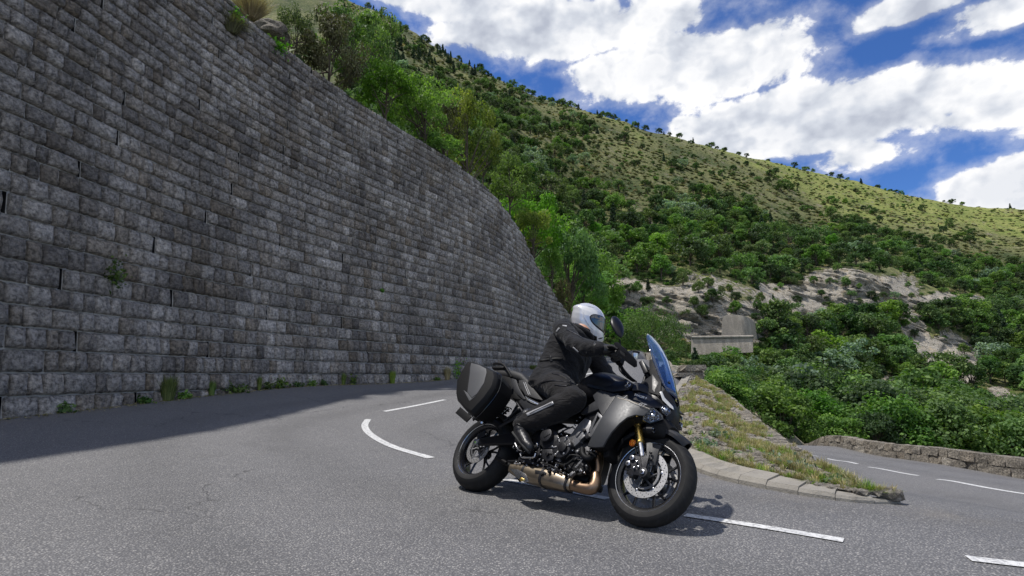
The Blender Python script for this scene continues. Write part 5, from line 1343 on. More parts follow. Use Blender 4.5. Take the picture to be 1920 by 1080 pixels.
# ---------------- body panels
rp = [(1158, 741, -.205), (1180, 749, -.212), (1201, 760, -.205), (1224, 766, -.168), (1208, 781, -.190), (1192, 779, -.215), (1177, 784, -.235), (1163, 795, -.25), (1149, 810, -.255), (1140, 823, -.25), (1131, 839, -.235), (1116, 840, -.23), (1102, 838, -.22), (1114, 812, -.24), (1130, 782, -.25)]
fair = panel('side_fairing', rp, -.2, .018, B_GREY, bev=.006, mirror=True, bulge=.010)
panel('fairing_infill', [(1125, 731, -.195), (1157, 741, -.203), (1130, 781, -.246), (1120, 762, -.22), (1112, 742, -.195)], -.2, .016, B_DGREY, bev=.005, mirror=True, bulge=.006)
panel('upper_cowl', [(1159, 740, -.190), (1171, 733, -.165), (1199, 734, -.14), (1216, 740, -.13), (1236, 754, -.115), (1250, 764, -.085), (1240, 765, -.115), (1224, 765, -.160), (1202, 759, -.190)], -.15, .02, B_SATIN, bev=.004, mirror=True, bulge=.004)
panel('fairing_lip', [(1102, 839, -.205), (1131, 840, -.22), (1149, 812, -.24), (1163, 797, -.235), (1177, 786, -.22), (1192, 781, -.20), (1208, 783, -.175), (1206, 792, -.15), (1190, 792, -.15), (1175, 802, -.16), (1160, 818, -.17), (1145, 838, -.17), (1135, 848, -.16)], -.2, .02, B_BLACK, bev=.003, mirror=True)
# black underparts inside the fairing so that no daylight shows through
loft('radiator_shroud', [(Vector((1.20, 0, .62)), .165, .20, (0, 1, 0), (.3, 0, 1)), (Vector((1.30, 0, .66)), .15, .17, (0, 1, 0), (.3, 0, 1)), (Vector((1.36, 0, .72)), .12, .10, (0, 1, 0), (.3, 0, 1))], B_BLACK, e=4)
box('radiator', (1.235, 0, .475), (.045, .33, .30), B_BLACK, rot=Matrix.Rotation(R(-20), 3, 'Y'), bev=.01)
# tank
tk = []
for x, zt, zb, w in [(.80, .93, .74, .115), (.86, .985, .72, .150), (.94, 1.012, .72, .180), (1.04, 1.015, .72, .200), (1.14, .995, .72, .205), (1.22, .965, .72, .195), (1.30, .925, .72, .165), (1.36, .885, .74, .12)]:
    tk.append((Vector((x, 0, (zt + zb) / 2)), w, (zt - zb) / 2, (0, 1, 0), (0, 0, 1)))
loft('fuel_tank', tk, B_SATIN, e=2.6, k=32)
panel('tank_side', [(1104, 711, -.155), (1135, 713, -.178), (1172, 716, -.19), (1188, 722, -.18), (1178, 732, -.195), (1150, 736, -.205), (1118, 730, -.20), (1100, 725, -.185)], -.19, .015, B_SATIN, bev=.005, mirror=True, bulge=.008)
panel('tank_blade', [(1182, 722, -.165), (1192, 716, -.15), (1207, 720, -.13), (1225, 733, -.11), (1240, 746, -.09), (1236, 753, -.11), (1214, 738, -.135), (1198, 732, -.155), (1185, 732, -.18)], -.15, .02, B_SATIN, bev=.004, mirror=True)
panel('tank_trim', [(1104, 709, -.14), (1128, 711, -.155), (1128, 713, -.165), (1104, 711, -.15)], -.15, .004, B_STEEL, bev=0, mirror=True)
em = Q(1177, 721.5, -.203)
cyl('tank_emblem', em, .0235, .008, B_STEEL, parent=bike, bev=.002); cyl('emblem_field', em + Vector((0, -.0045, 0)), .0195, .002, B_GLOSS, bev=0)
for i in range(3):
    a = R(90 + 120 * i); tube('emblem_bar', [em + Vector((0, -.0062, 0)), em + Vector((math.cos(a) * .0185, -.0062, math.sin(a) * .0185))], .0032, B_STEEL, k=6)
# nose
nose = []
for (x, z, w, hh) in [(1.40, .800, .125, .12), (1.48, .765, .125, .115), (1.54, .740, .110, .10), (1.585, .715, .080, .075), (1.615, .69, .04, .045)]:
    nose.append((Vector((x, 0, z)), w, hh, (0, 1, 0), (.35, 0, 1)))
loft('nose_cowl', nose, B_SATIN, e=2.8, k=28)
panel('nose_blade', [(1222, 700, -.105), (1231, 712, -.115), (1248, 730, -.10), (1262, 748, -.055), (1268, 768, -.02), (1256, 768, -.065), (1246, 756, -.10), (1234, 744, -.125), (1222, 730, -.13)], -.1, .03, B_SATIN, bev=.004, mirror=True)
panel('position_light', [(1237, 735, -.135), (1241, 733, -.13), (1246, 745, -.118), (1262, 762, -.075), (1263, 768, -.07), (1256, 764, -.09), (1242, 750, -.128)], -.12, .012, B_STEEL, bev=.002, mirror=True)
def lamp(pts_o, inset, mirror=True):
    P = [Q(*p) for p in pts_o]
    for m_ in ((0, 1) if mirror else (0,)):
        PP = [Vector((p.x, -p.y if m_ else p.y, p.z)) for p in P]; c = sum(PP, Vector()) / len(PP)
        e = empty('headlight', tuple(c), parent=bike)
        n_ = (PP[1] - PP[0]).cross(PP[2] - PP[0]).normalized(); n_ = n_ if n_.x > 0 else -n_
        bm = bmesh.new(); vs = [bm.verts.new(p - c) for p in PP]; f = bm.faces.new(vs); r_ = bmesh.ops.extrude_face_region(bm, geom=[f]); bmesh.ops.translate(bm, verts=[v for v in r_['geom'] if isinstance(v, bmesh.types.BMVert)], vec=-n_ * .04); bobj('lamp_housing', bm, B_GLOSS, e, bev=.003)
        bm = bmesh.new(); vs = [bm.verts.new((p - c) * .80 + n_ * .004) for p in PP]; f = bm.faces.new(vs); bmesh.ops.inset_region(bm, faces=[f], thickness=.006, depth=0); bmesh.ops.translate(bm, verts=f.verts, vec=-n_ * .0); bobj('lamp_optic', bm, B_LAMP, e)
        bm = bmesh.new(); bmesh.ops.create_uvsphere(bm, u_segments=16, v_segments=10, radius=.016); bmesh.ops.translate(bm, verts=bm.verts, vec=n_ * .002 + (PP[0] - c) * .12); bobj('projector_lens', bm, B_STEEL, e)
        bm = bmesh.new(); vs = [bm.verts.new((p - c) * .93 + n_ * .010) for p in PP]; f = bm.faces.new(vs); r_ = bmesh.ops.extrude_face_region(bm, geom=[f]); bmesh.ops.translate(bm, verts=[v for v in r_['geom'] if isinstance(v, bmesh.types.BMVert)], vec=n_ * .003); bobj('lamp_lens', bm, B_LENS, e, bev=.002)
lamp([(1225, 764, -.172), (1243, 779, -.135), (1244, 786, -.130), (1218, 794, -.158), (1205, 787, -.188), (1206, 779, -.19)], .01)
lamp([(1237, 763, -.135), (1246, 760, -.112), (1256, 768, -.085), (1257, 775, -.08), (1250, 781, -.10), (1241, 773, -.125)], .01)
# lower nose: dark intake and blue-black vanes
loft('lower_nose', [(Vector((1.50, 0, .62)), .125, .085, (0, 1, 0), (.5, 0, 1)), (Vector((1.57, 0, .60)), .11, .075, (0, 1, 0), (.5, 0, 1)), (Vector((1.62, 0, .585)), .075, .05, (0, 1, 0), (.5, 0, 1))], B_BLACK, e=3)
panel('intake_vane', [(1236, 792, -.10), (1253, 786, -.075), (1257, 797, -.06), (1252, 812, -.055), (1240, 810, -.085)], -.08, .01, B_DGREY, bev=.003, mirror=True)
tube('fog_lamp', [Q(1214, 806, -.15), Q(1220, 806, -.15) + Vector((.02, 0, 0))], .021, B_SATIN, k=16, mirror=True); tube('fog_lens', [Q(1219, 806, -.15) + Vector((.012, 0, 0)), Q(1221, 806, -.15) + Vector((.022, 0, 0))], .015, B_LAMP, k=14, mirror=True)
# windscreen
bm = bmesh.new(); rows = []
prof = [(.86, 1.595, .085), (.92, 1.572, .115), (1.00, 1.540, .135), (1.08, 1.502, .145), (1.16, 1.462, .146), (1.24, 1.412, .138), (1.30, 1.365, .122), (1.345, 1.325, .095), (1.37, 1.300, .050)]
for z_, x_, w_ in prof:
    row = []
    for u_ in np.linspace(-1, 1, 13):
        y_ = u_ * w_; row.append(bm.verts.new((x_ - 2.6 * y_ * y_ - .15 * abs(y_), y_, z_ + .9 * y_ * y_ * (1 if z_ > 1.3 else .3))))
    rows.append(row)
for r0, r1 in zip(rows, rows[1:]):
    for i in range(12): bm.faces.new((r0[i], r0[i + 1], r1[i + 1], r1[i]))
ws = bobj('windscreen', bm, B_GLASS, None, 60); sm = ws.modifiers.new('thickness', 'SOLIDIFY'); sm.thickness = .004
for (px, py) in ((1243, 686), (1254, 718)): cyl('screen_bolt', Q(px, py, -.06), .010, .014, B_SATIN, axis=(1, -.4, .6))
plate('screen_bracket', [Vector((1.40, -.06, .90)), Vector((1.48, -.06, .96)), Vector((1.40, -.06, 1.16)), Vector((1.34, -.06, 1.14))], .012, B_BLACK, mirror=True)
tube('screen_edge_antenna', [Q(1268, 742, .02), Q(1272, 752, .02), Q(1273, 760, .02)], .005, B_SATIN)
# dash and phone-like display
box('dashboard', (1.335, 0, 1.055), (.035, .21, .125), B_SATIN, rot=Matrix.Rotation(R(-35), 3, 'Y'), bev=.008)
tube('dash_stem', [Q(1206, 722, -.06), Q(1213, 700, -.05), Q(1222, 690, -.03)], .014, B_SATIN); tube('phone_mount', [Q(1208, 697, -.09), Q(1216, 708, -.07)], .011, B_BLACK)
panel('dash_hood', [(1196, 722, -.10), (1226, 700, -.10), (1240, 716, -.11), (1238, 742, -.13), (1215, 735, -.13)], -.1, .015, B_BLACK, bev=.003, mirror=True)
plate('dash_fin', [Q(1220, 683, 0), Q(1227, 690, 0), Q(1232, 706, 0), Q(1226, 704, 0)], .01, B_BLACK, bev=.002)
# handlebar
grR = Q(1152, 664, -.37); grR2 = Q(1140, 651, -.45)
hb = [Q(1185, 712, -.03), Q(1178, 705, -.10), Q(1167, 692, -.19), Q(1160, 677, -.27), Q(1148, 657, -.40)]
tube('handlebar', hb, .0125, B_BLACK, k=14, mirror=True)
hg0, hg1 = Q(1158, 673, -.30), Q(1145, 654, -.415)
tube('grip', [hg0, hg1], .019, B_BLACK, k=16, mirror=True); tube('bar_end', [hg1, hg1 + (hg1 - hg0).normalized() * .025], .020, B_BLACK, k=16, mirror=True)
box('switch_block', hg0 + Vector((.0, .03, 0)), (.05, .05, .05), B_BLACK, bev=.01, mirror=True)
# handguard in front of the grip
panel('handguard', [(1150, 643, -.44), (1158, 641, -.45), (1176, 657, -.42), (1192, 674, -.38), (1192, 684, -.34), (1186, 686, -.33), (1172, 676, -.37), (1160, 664, -.40)], -.4, .03, B_DGREY, bev=.006, mirror=True, bulge=.004)
panel('handguard_slot', [(1163, 656, -.425), (1172, 663, -.415), (1172, 669, -.405), (1162, 661, -.42)], -.4, .004, M_DARK, bev=0)
tube('handguard_arm', [Q(1140, 650, -.45), Q(1150, 650, -.45), Q(1158, 655, -.44)], .010, B_BLACK, mirror=True)
cyl('brake_reservoir', Q(1190, 668, -.36), .021, .045, B_STEEL, axis=(.1, -.5, 1), k=18); cyl('reservoir_cap', Q(1193, 660.5, -.36), .024, .014, B_BLACK, axis=(.1, -.5, 1), k=18)
tube('brake_lever', [Q(1168, 668, -.30), Q(1160, 662, -.36), Q(1150, 660, -.41), Q(1140, 660, -.45)], [.008, .006, .005], B_BLACK, mirror=True)
for j in range(3): tube('control_cable', [Q(1160 + j * 2, 680 + j * 3, -.28), Q(1162 + j * 4, 694 + j * 2, -.22), Q(1173 + j * 4, 706, -.16), Q(1188 + j * 3, 716, -.10)], .0045, B_BLACK, k=6)
# mirrors
for m_ in (0, 1):
    sy = 1 if not m_ else -1
    e = empty('mirror', parent=bike); base = Q(1162, 660, -.38); c = Q(1157.5, 613, -.44); e.location = (c.x, c.y * sy, c.z)
    F_ = lambda v: Vector((v.x - c.x, (v.y - c.y) * sy, v.z - c.z))
    tube('mirror_stalk', [F_(base), F_(Q(1163, 650, -.39)), F_(Q(1162, 636, -.42))], .006, B_BLACK, e)
    bm = bmesh.new(); bmesh.ops.create_uvsphere(bm, u_segments=24, v_segments=16, radius=1)
    up = (F_(Q(1151, 594, -.45)) - F_(Q(1163, 634, -.43))); ul = up.length / 2; up.normalize(); n_ = Vector((1, -.55 * sy, .1)); n_ = (n_ - up * n_.dot(up)).normalized(); sd2 = up.cross(n_)
    for v in bm.verts:
        q = v.co.copy(); wz = (1 - .30 * (-q.z)) if q.z < 0 else 1.0
        v.co = up * (q.z * ul) + sd2 * (q.x * .052 * wz) + n_ * (q.y * (.026 if q.y > 0 else .006))
    bobj('mirror_shell', bm, B_SATIN, e, 50)
    bm = bmesh.new(); vs = [bm.verts.new(up * (math.sin(t) * ul * .9) + sd2 * (math.cos(t) * .046 * (1 - .25 * max(0, -math.sin(t)))) - n_ * .0068) for t in np.linspace(0, 2 * math.pi, 25)[:-1]]; bm.faces.new(vs); bobj('mirror_glass', bm, B_STEEL, e)
# seats, tail
sr = []
for x, zc, w, hh in [(.33, .865, .12, .055), (.42, .840, .15, .05), (.55, .825, .165, .045), (.68, .835, .15, .045), (.80, .875, .115, .05), (.86, .91, .09, .04)]: sr.append((Vector((x, 0, zc)), w, hh, (0, 1, 0), (0, 0, 1)))
loft('rider_seat', sr, B_SEAT, e=3, k=28)
sp = []
for x, zc, w, hh in [(-.27, 1.00, .06, .02), (-.22, 1.005, .11, .04), (-.08, 1.00, .135, .05), (.08, .985, .145, .055), (.20, .955, .145, .055), (.30, .90, .13, .045), (.35, .86, .12, .03)]: sp.append((Vector((x, 0, zc)), w, hh, (0, 1, 0), (0, 0, 1)))
loft('passenger_seat', sp, B_SEAT, e=3, k=28)
panel('seat_side', [(973, 713, -.150), (984, 713, -.158), (1000, 728, -.17), (1019, 751, -.175), (1005, 748, -.18), (985, 741, -.175), (974, 724, -.16)], -.16, .02, B_SEAT, bev=.006, mirror=True, bulge=.006)
for dx in (0, 3.2): tube('seat_stitching', [Q(982 + dx, 717, -.172), Q(986 + dx, 728, -.178), Q(991 + dx, 740, -.182)], .0014, B_WHITE, k=5)
panel('seat_edge', [(959, 709, -.155), (968, 712, -.158), (974, 729, -.17), (986, 749, -.18), (981, 749, -.18), (968, 738, -.17), (958, 722, -.16)], -.16, .02, B_DGREY, bev=.005, mirror=True, bulge=.004)
panel('tail_side', [(936, 702, -.135), (958, 708, -.15), (958, 722, -.158), (970, 741, -.17), (978, 749, -.175), (962, 748, -.165), (950, 728, -.15), (940, 714, -.14)], -.15, .03, B_BLACK, bev=.004, mirror=True)
panel('side_cover', [(985, 742, -.175), (1004, 752, -.185), (1016, 757, -.185), (996, 769, -.18), (985, 770, -.17), (972, 752, -.17)], -.17, .02, B_DGREY, bev=.004, mirror=True)
panel('side_trim', [(985, 741, -.182), (989, 747, -.187), (1010, 757, -.19), (1020, 757, -.188), (1012, 759.5, -.193), (1000, 757, -.192), (987, 750, -.188)], -.18, .006, B_STEEL, bev=.001, mirror=True)
loft('tail_body', [(Vector((-.33, 0, .955)), .05, .025, (0, 1, 0), (0, 0, 1)), (Vector((-.2, 0, .94)), .10, .05, (0, 1, 0), (0, 0, 1)), (Vector((.0, 0, .90)), .12, .07, (0, 1, 0), (0, 0, 1)), (Vector((.25, 0, .82)), .13, .09, (0, 1, 0), (0, 0, 1)), (Vector((.5, 0, .74)), .13, .09, (0, 1, 0), (0, 0, 1)), (Vector((.78, 0, .76)), .12, .11, (0, 1, 0), (0, 0, 1))], B_BLACK, e=3.5)
tube('grab_rail', [Q(926, 683, -.14), Q(932, 681.5, -.16), Q(944, 684, -.165), Q(953, 696, -.165), Q(959, 707, -.15)], [.013, .012, .011], B_BLACK, mirror=True, k=12)
cyl('tail_light', (-.345, 0, .93), .02, .12, simple('tail_lens', (.35, .01, .01), .15, coat=1), axis=(0, 1, 0))
# number plate holder and hugger
panel('plate_holder', [(853.5, 774, -.02), (863, 763, -.02), (884, 781, -.02), (874, 791.5, -.02)], -.02, .012, B_BLACK, bev=.002)
tube('plate_arm', [Q(880, 777, 0), Vector((-.33, 0, .72)), Vector((-.28, 0, .90))], .018, B_BLACK)
bm = bmesh.new(); rings = []
for i in range(17):
    t = R(52) + R(78) * i / 16; rings.append([bm.verts.new((math.cos(t) * r_, y_, math.sin(t) * r_ + .302)) for y_, r_ in [(-.098, .30), (-.10, .33), (-.06, .345), (0, .350), (.06, .345), (.10, .33), (.098, .30)]])
for r0, r1 in zip(rings, rings[1:]):
    for j in range(6): bm.faces.new((r0[j], r1[j], r1[j + 1], r0[j + 1]))
hg = bobj('rear_hugger', bm, B_BLACK); hg.modifiers.new('t', 'SOLIDIFY').thickness = .006
# panniers
for m_ in (0, 1):
    sy = 1 if not m_ else -1
    e = empty('pannier', parent=bike); 
    out = [(879, 676), (905, 684), (931, 697), (933, 708), (928, 727), (912, 750), (886, 778), (878, 774), (857, 751), (855, 740), (857, 715), (866, 696)]
    Oo = [Q(a, b_, -.445) for a, b_ in out]; c = sum(Oo, Vector()) / len(Oo); cc = Vector((c.x, -.33, c.z)); e.location = (cc.x, cc.y * sy, cc.z)
    def G(v): return Vector((v.x - cc.x, (v.y - cc.y) * sy, v.z - cc.z))
    bm = bmesh.new()
    def ring(P): return [bm.verts.new(G(p)) for p in P]
    lid = [c + (p - c) * .90 + Vector((0, -.022, 0)) for p in Oo]
    mid = [p + Vector((0, .010, 0)) for p in Oo]
    mid2 = [p + Vector((0, .07, 0)) for p in Oo]
    inn = [Vector((c.x + (p.x - c.x) * .90 + .015, -.235, c.z + (p.z - c.z) * .86 + .005)) for p in Oo]
    R4 = [ring(inn), ring(mid2), ring(mid), ring(lid)]
    for r0, r1 in zip(R4, R4[1:]):
        for i in range(len(out)): bm.faces.new((r0[i], r0[(i + 1) % len(out)], r1[(i + 1) % len(out)], r1[i]))
    bm.faces.new(R4[0][::-1]); f = bm.faces.new(R4[-1])
    bobj('pannier_case', bm, B_DGREY if False else B_BLACK, e, 25, .007)
    # seam between lid and shell
    sm_ = [G(c + (p - c) * 1.008 + Vector((0, .045, 0))) for p in Oo]; tube('lid_seam', sm_ + [sm_[0]], .0035, B_GLOSS, e, k=6, n=3)
    ins = [(883, 680), (898, 684), (911, 691), (912, 698), (907, 718), (894, 738), (884, 746), (876, 735), (879, 700)]
    plate('lid_panel', [G(Q(a, b_, -.470)) for a, b_ in ins], .012, B_PANEL, e, .004)
    plate('lid_chevron', [G(Q(a, b_, -.469)) for a, b_ in [(869, 731), (876, 736), (884, 747), (893, 741), (880, 752)]], .012, B_PANEL, e, .002)
    tube('lid_groove', [G(Q(881, 680, -.472)), G(Q(880, 700, -.472)), G(Q(875.5, 733, -.472))], .003, M_DARK, e, k=6)
    box('pannier_bracket', G(Vector((.14, -.215, .70))), (.10, .05, .04), B_DALU, e); box('pannier_handle', G(Vector((c.x + .02, -.30, .935))), (.14, .04, .02), B_BLACK, e)
# frame, swingarm, subframe
sw = [Q(900, 829, -.125), Q(930, 826, -.128), Q(965, 824, -.13), Q(990, 822, -.12)]
loft('swingarm', [(sw[0], .018, .030, (0, 1, 0), (0, 0, 1)), (sw[1], .022, .040, (0, 1, 0), (0, 0, 1)), (sw[2], .024, .052, (0, 1, 0), (0, 0, 1)), (sw[3], .03, .06, (0, 1, 0), (0, 0, 1))], B_SATIN, e=4, mirror=True)
box('swingarm_brace', (.42, 0, .40), (.10, .24, .07), B_SATIN, bev=.012)
cyl('rear_axle_nut', Q(891, 829, -.155), .021, .016, B_STEEL, k=6); box('chain_adjuster', Q(893, 829, -.148), (.055, .02, .05), B_STEEL, bev=.004); cyl('axle_cap', Q(891, 829, -.165), .010, .004, simple('green_cap', (.25, .45, .10), .4), k=10)
box('rear_caliper', Q(905, 818, -.115), (.09, .05, .055), B_DALU, rot=Matrix.Rotation(R(-30), 3, 'Y'), bev=.012); cyl('caliper_pin', Q(912, 814, -.145), .008, .012, B_STEEL)
for a, b_ in ((Q(936, 800, -.15), Q(978, 774, -.16)), (Q(946, 790, -.15), Q(972, 766, -.16)), (Q(966, 751, -.15), Q(982, 775, -.165))): tube('subframe_tube', [a, b_], .0085, B_DALU, mirror=True)
tube('pillion_peg_arm', [Q(938, 800, -.17), Q(948, 794, -.18), Q(966, 785, -.18), Q(980, 776, -.17)], [.012, .010, .011], B_DALU, mirror=True)
for q in ((972, 766, -.17), (980, 775, -.178)): cyl('frame_bolt', Q(*q), .012, .014, B_STEEL, mirror=True, k=14)
# shock and reservoir
e = empty('rear_shock', tuple(Q(918, 795, -.06)), parent=bike); a = Vector((0, 0, 0)); b_ = Vector((.12, .02, .17))
tube('shock_body', [a, b_], .020, B_STEEL, e); 
sp_ = [a + (b_ - a) * (i / 60) + Vector((math.cos(i * .75) * .030, math.sin(i * .75) * .030, 0)) for i in range(61)]
tube('spring', sp_, .0055, B_BLACK, e, k=6, n=2); tube('reservoir', [Vector((-.05, -.04, -.02)), Vector((-.02, -.05, .07))], .024, B_STEEL, e, k=16); tube('reservoir_band', [Vector((-.045, -.041, -.005)), Vector((-.04, -.043, .01))], .0255, B_BLACK, e, k=16)
# engine
eng = empty('engine', (.95, 0, .38), parent=bike); EO = Vector(eng.location)
def E_(px, py, y): return Q(px, py, y) - EO
loft('crankcase', [(Vector((.72, 0, .36)) - EO, .155, .11, (0, 1, 0), (0, 0, 1)), (Vector((.84, 0, .37)) - EO, .165, .135, (0, 1, 0), (0, 0, 1)), (Vector((1.0, 0, .35)) - EO, .165, .13, (0, 1, 0), (0, 0, 1)), (Vector((1.12, 0, .33)) - EO, .14, .10, (0, 1, 0), (0, 0, 1))], B_DALU, eng, e=5)
loft('cylinder_block', [(Vector((.98, 0, .44)) - EO, .145, .075, (0, 1, 0), (.8, 0, -.4)), (Vector((1.03, 0, .54)) - EO, .15, .08, (0, 1, 0), (.8, 0, -.4)), (Vector((1.09, 0, .66)) - EO, .15, .085, (0, 1, 0), (.8, 0, -.4))], B_DALU, eng, e=6)
for i in range(5): plate('cylinder_fin', [E_(1082 + i * 4.6, 826 - i * 8.5, -.162), E_(1092 + i * 3.4, 832 - i * 8, -.162), E_(1093 + i * 3.4, 829.5 - i * 8, -.162), E_(1083 + i * 4.6, 823.5 - i * 8.5, -.162)], .02, B_ALU, eng, 0)
plate('cylinder_cover', [E_(*q) for q in [(1062, 825, -.175), (1074, 809, -.178), (1084, 795, -.178), (1096, 784, -.175), (1108, 786, -.17), (1110, 800, -.17), (1100, 816, -.175), (1076, 838, -.178), (1068, 834, -.178)]], .03, B_ALU, eng, .006)
plate('cover_rib', [E_(1078, 817, -.186), E_(1086, 806, -.186), E_(1089, 808, -.186), E_(1081, 819, -.186)], .02, B_ALU, eng, .002); plate('cover_rib', [E_(1085, 823, -.186), E_(1095, 814, -.186), E_(1097, 817, -.186), E_(1087, 826, -.186)], .02, B_ALU, eng, .002)
cyl('oil_cap', E_(1095, 807, -.190), .014, .016, B_DALU, parent=eng); cyl('frame_mount', E_(1104, 819, -.20), .020, .03, B_DALU, parent=eng); cyl('mount_bolt', E_(1104, 819, -.218), .012, .010, B_SATIN, parent=eng, k=6)
# clutch housing
ch = [E_(1013, 817, -.215), E_(1018, 806, -.215), E_(1030, 803, -.215), E_(1042, 808, -.21), E_(1049, 821, -.205), E_(1046, 834, -.205), E_(1034, 841, -.21), E_(1018, 841, -.213), E_(1011, 832, -.215)]
plate('clutch_housing', ch, .06, B_SATIN, eng, .012); cyl('clutch_cap', E_(1025.5, 817, -.228), .050, .034, B_DALU, parent=eng, k=36, bev=.006)
box('cap_bar', E_(1025.5, 817, -.246), (.055, .004, .008), B_SATIN, eng, Matrix.Rotation(R(-38), 3, 'Y'), .001)
cyl('generator_cover', E_(1056, 841, -.195), .078, .05, B_DALU, parent=eng, k=30, bev=.008); cyl('generator_cap', E_(1055.5, 839.5, -.225), .034, .03, B_SATIN, parent=eng, k=26, bev=.005); lathe_c = E_(1055.5, 839.5, -.2)
for i in range(6):
    a = i * math.pi / 3 + .2; cyl('cover_bolt', lathe_c + Vector((math.cos(a) * .072, -.024, math.sin(a) * .072)), .0075, .02, B_STEEL, parent=eng, k=8, bev=.001)
    box('cover_lobe', lathe_c + Vector((math.cos(a) * .055, -.020, math.sin(a) * .055)), (.035, .012, .012), B_ALU, eng, Matrix.Rotation(-a, 3, 'Y'), .003)
plate('sprocket_cover', [E_(1016, 842, -.205), E_(1034, 841, -.205), E_(1041, 850, -.20), (E_(1036, 862, -.20)), E_(1025, 866, -.20), E_(1016, 856, -.205)], .04, B_DALU, eng, .006); cyl('drain_plug', E_(1026, 851, -.212), .014, .014, B_SATIN, parent=eng)
plate('lower_cover', [E_(*q) for q in [(1054, 867, -.175), (1070, 859, -.18), (1096, 861, -.17), (1102, 870, -.165), (1101, 881, -.165), (1085, 889, -.17), (1063, 884, -.175)]], .05, B_BLACK, eng, .008)
bolts = [(1050, 826), (1062, 822), (1069, 828), (1073, 836), (1074, 845), (1068, 853), (1059, 857), (1048, 858), (1042, 852), (1038, 845), (1016, 845), (1014, 853), (1019, 864), (1027, 868), (1036, 866), (1044, 862), (1051, 866), (1047, 873), (1057, 888), (1060, 879), (1066, 891), (1100, 874), (1096, 887), (1091, 884), (1080, 860), (1090, 858), (1056, 808), (1062, 812), (1053, 815), (1064, 818), (1088, 783), (1082, 789), (1078, 797), (1076, 803), (1115, 846), (1108, 846), (1045, 877), (1036, 880), (1052, 882), (1022, 872), (1012, 862), (1005, 848)]
for i, (px, py) in enumerate(bolts): cyl('engine_bolt', E_(px, py, -.182 - .010 * rng.random()), .0048 + .0022 * rng.random(), .018, B_STEEL if i % 3 else B_ALU, parent=eng, k=8, bev=.001)
for a_, b2, c2_ in [((1050, 812), (1060, 806), (1075, 800)), ((1042, 868), (1060, 871), (1078, 858)), ((1100, 846), (1110, 850), (1117, 856)), ((1018, 868), (1035, 874), (1052, 886)), ((1060, 862), (1072, 853), (1092, 857))]:
    tube('engine_pipe', [E_(*a_, -.2), E_(*b2, -.205), E_(*c2_, -.19)], .0055, B_BLACK, eng, k=7)
for i in range(26):
    px, py = rng.uniform(1004, 1100), rng.uniform(845, 893)
    box('engine_fitting', E_(px, py, -.172 - rng.random() * .02), (.012 + rng.random() * .022, .03, .008 + rng.random() * .012), [B_DALU, B_ALU, B_BLACK][i % 3], eng, Matrix.Rotation(rng.uniform(-1, 1), 3, 'Y'), .002)
tube('coolant_hose', [E_(1092, 842, -.18), E_(1093, 852, -.195), E_(1100, 859, -.19), E_(1109, 856, -.17), E_(1116, 850, -.15)], .021, B_BLACK, eng, k=14)
# aluminium frame spar: long narrow triangle
for P3 in ([(1120.5, 772, -.215), (1132, 782, -.22), (1129, 788, -.222), (1106, 822, -.215), (1101, 818, -.21), (1124, 784, -.22), (1120, 779, -.218), (1107, 812, -.21), (1103, 806, -.21)],): panel('frame_spar', P3, -.21, .02, B_ALU, bev=.004, mirror=True)
panel('frame_plate', [(1094, 784, -.17), (1121, 772, -.19), (1125, 783, -.195), (1106, 815, -.185), (1108, 788, -.175)], -.18, .02, B_DALU, bev=.004, mirror=True)
panel('air_duct', [(1088, 775, -.18), (1106, 759, -.19), (1120, 750, -.20), (1128, 765, -.21), (1118, 770, -.205), (1098, 777, -.19)], -.19, .03, B_DGREY, bev=.006, mirror=True, bulge=.006)
panel('pivot_plate', [(1000, 812, -.165), (1010, 803, -.17), (1014, 812, -.175), (1012, 850, -.175), (1003, 862, -.17), (998, 848, -.165)], -.17, .03, B_DALU, bev=.006, mirror=True)
cyl('pivot_ring', Q(1004.5, 835, -.182), .024, .014, B_STEEL, mirror=True, bev=.003); cyl('pivot_socket', Q(1004.5, 835, -.1905), .013, .002, M_DARK, bev=0)
# footpeg, pedal, links
peg = Q(984, 846, -.20); tube('footpeg', [peg + Vector((0, .04, 0)), peg + Vector((0, -.07, -.0))], .012, B_BLACK, mirror=True); box('peg_plate', Q(980, 843, -.19), (.08, .015, .05), B_DALU, bev=.004, mirror=True)
tube('brake_pedal', [Q(975, 851, -.215), Q(979, 857, -.22), Q(990, 857.5, -.225), Q(1001, 857, -.23), Q(1004, 850, -.235)], [.006, .008, .006], B_STEEL); tube('heel_guard', [Q(966, 832, -.20), Q(972, 842, -.205), Q(985, 846, -.21)], [.010, .007], B_STEEL)
for q in [(963, 839), (971, 846), (978, 850), (983, 866), (988, 873), (968, 867), (975, 870), (995, 862), (1000, 869), (1009, 873)]: cyl('linkage_bolt', Q(*q, -.18), .0075, .02, B_STEEL, k=8)
tube('linkage_bar', [Q(953, 865, -.16), Q(975, 865, -.165)], .0095, B_SATIN); tube('stand_leg', [Q(953, 868, -.12), Q(965, 886, -.11), Q(976, 902, -.10)], .011, B_BLACK); tube('stand_link', [Q(933, 858, -.14), Q(950, 868, -.14)], .012, B_BLACK); tube('rear_link', [Q(930, 858, -.12), Q(955, 872, -.12), Q(1000, 880, -.12)], .014, B_BLACK)
box('linkage_block', Q(990, 866, -.13), (.16, .06, .05), B_DALU, bev=.01); box('stand_bracket', Q(1014, 876, -.13), (.10, .06, .06), B_DALU, bev=.01)
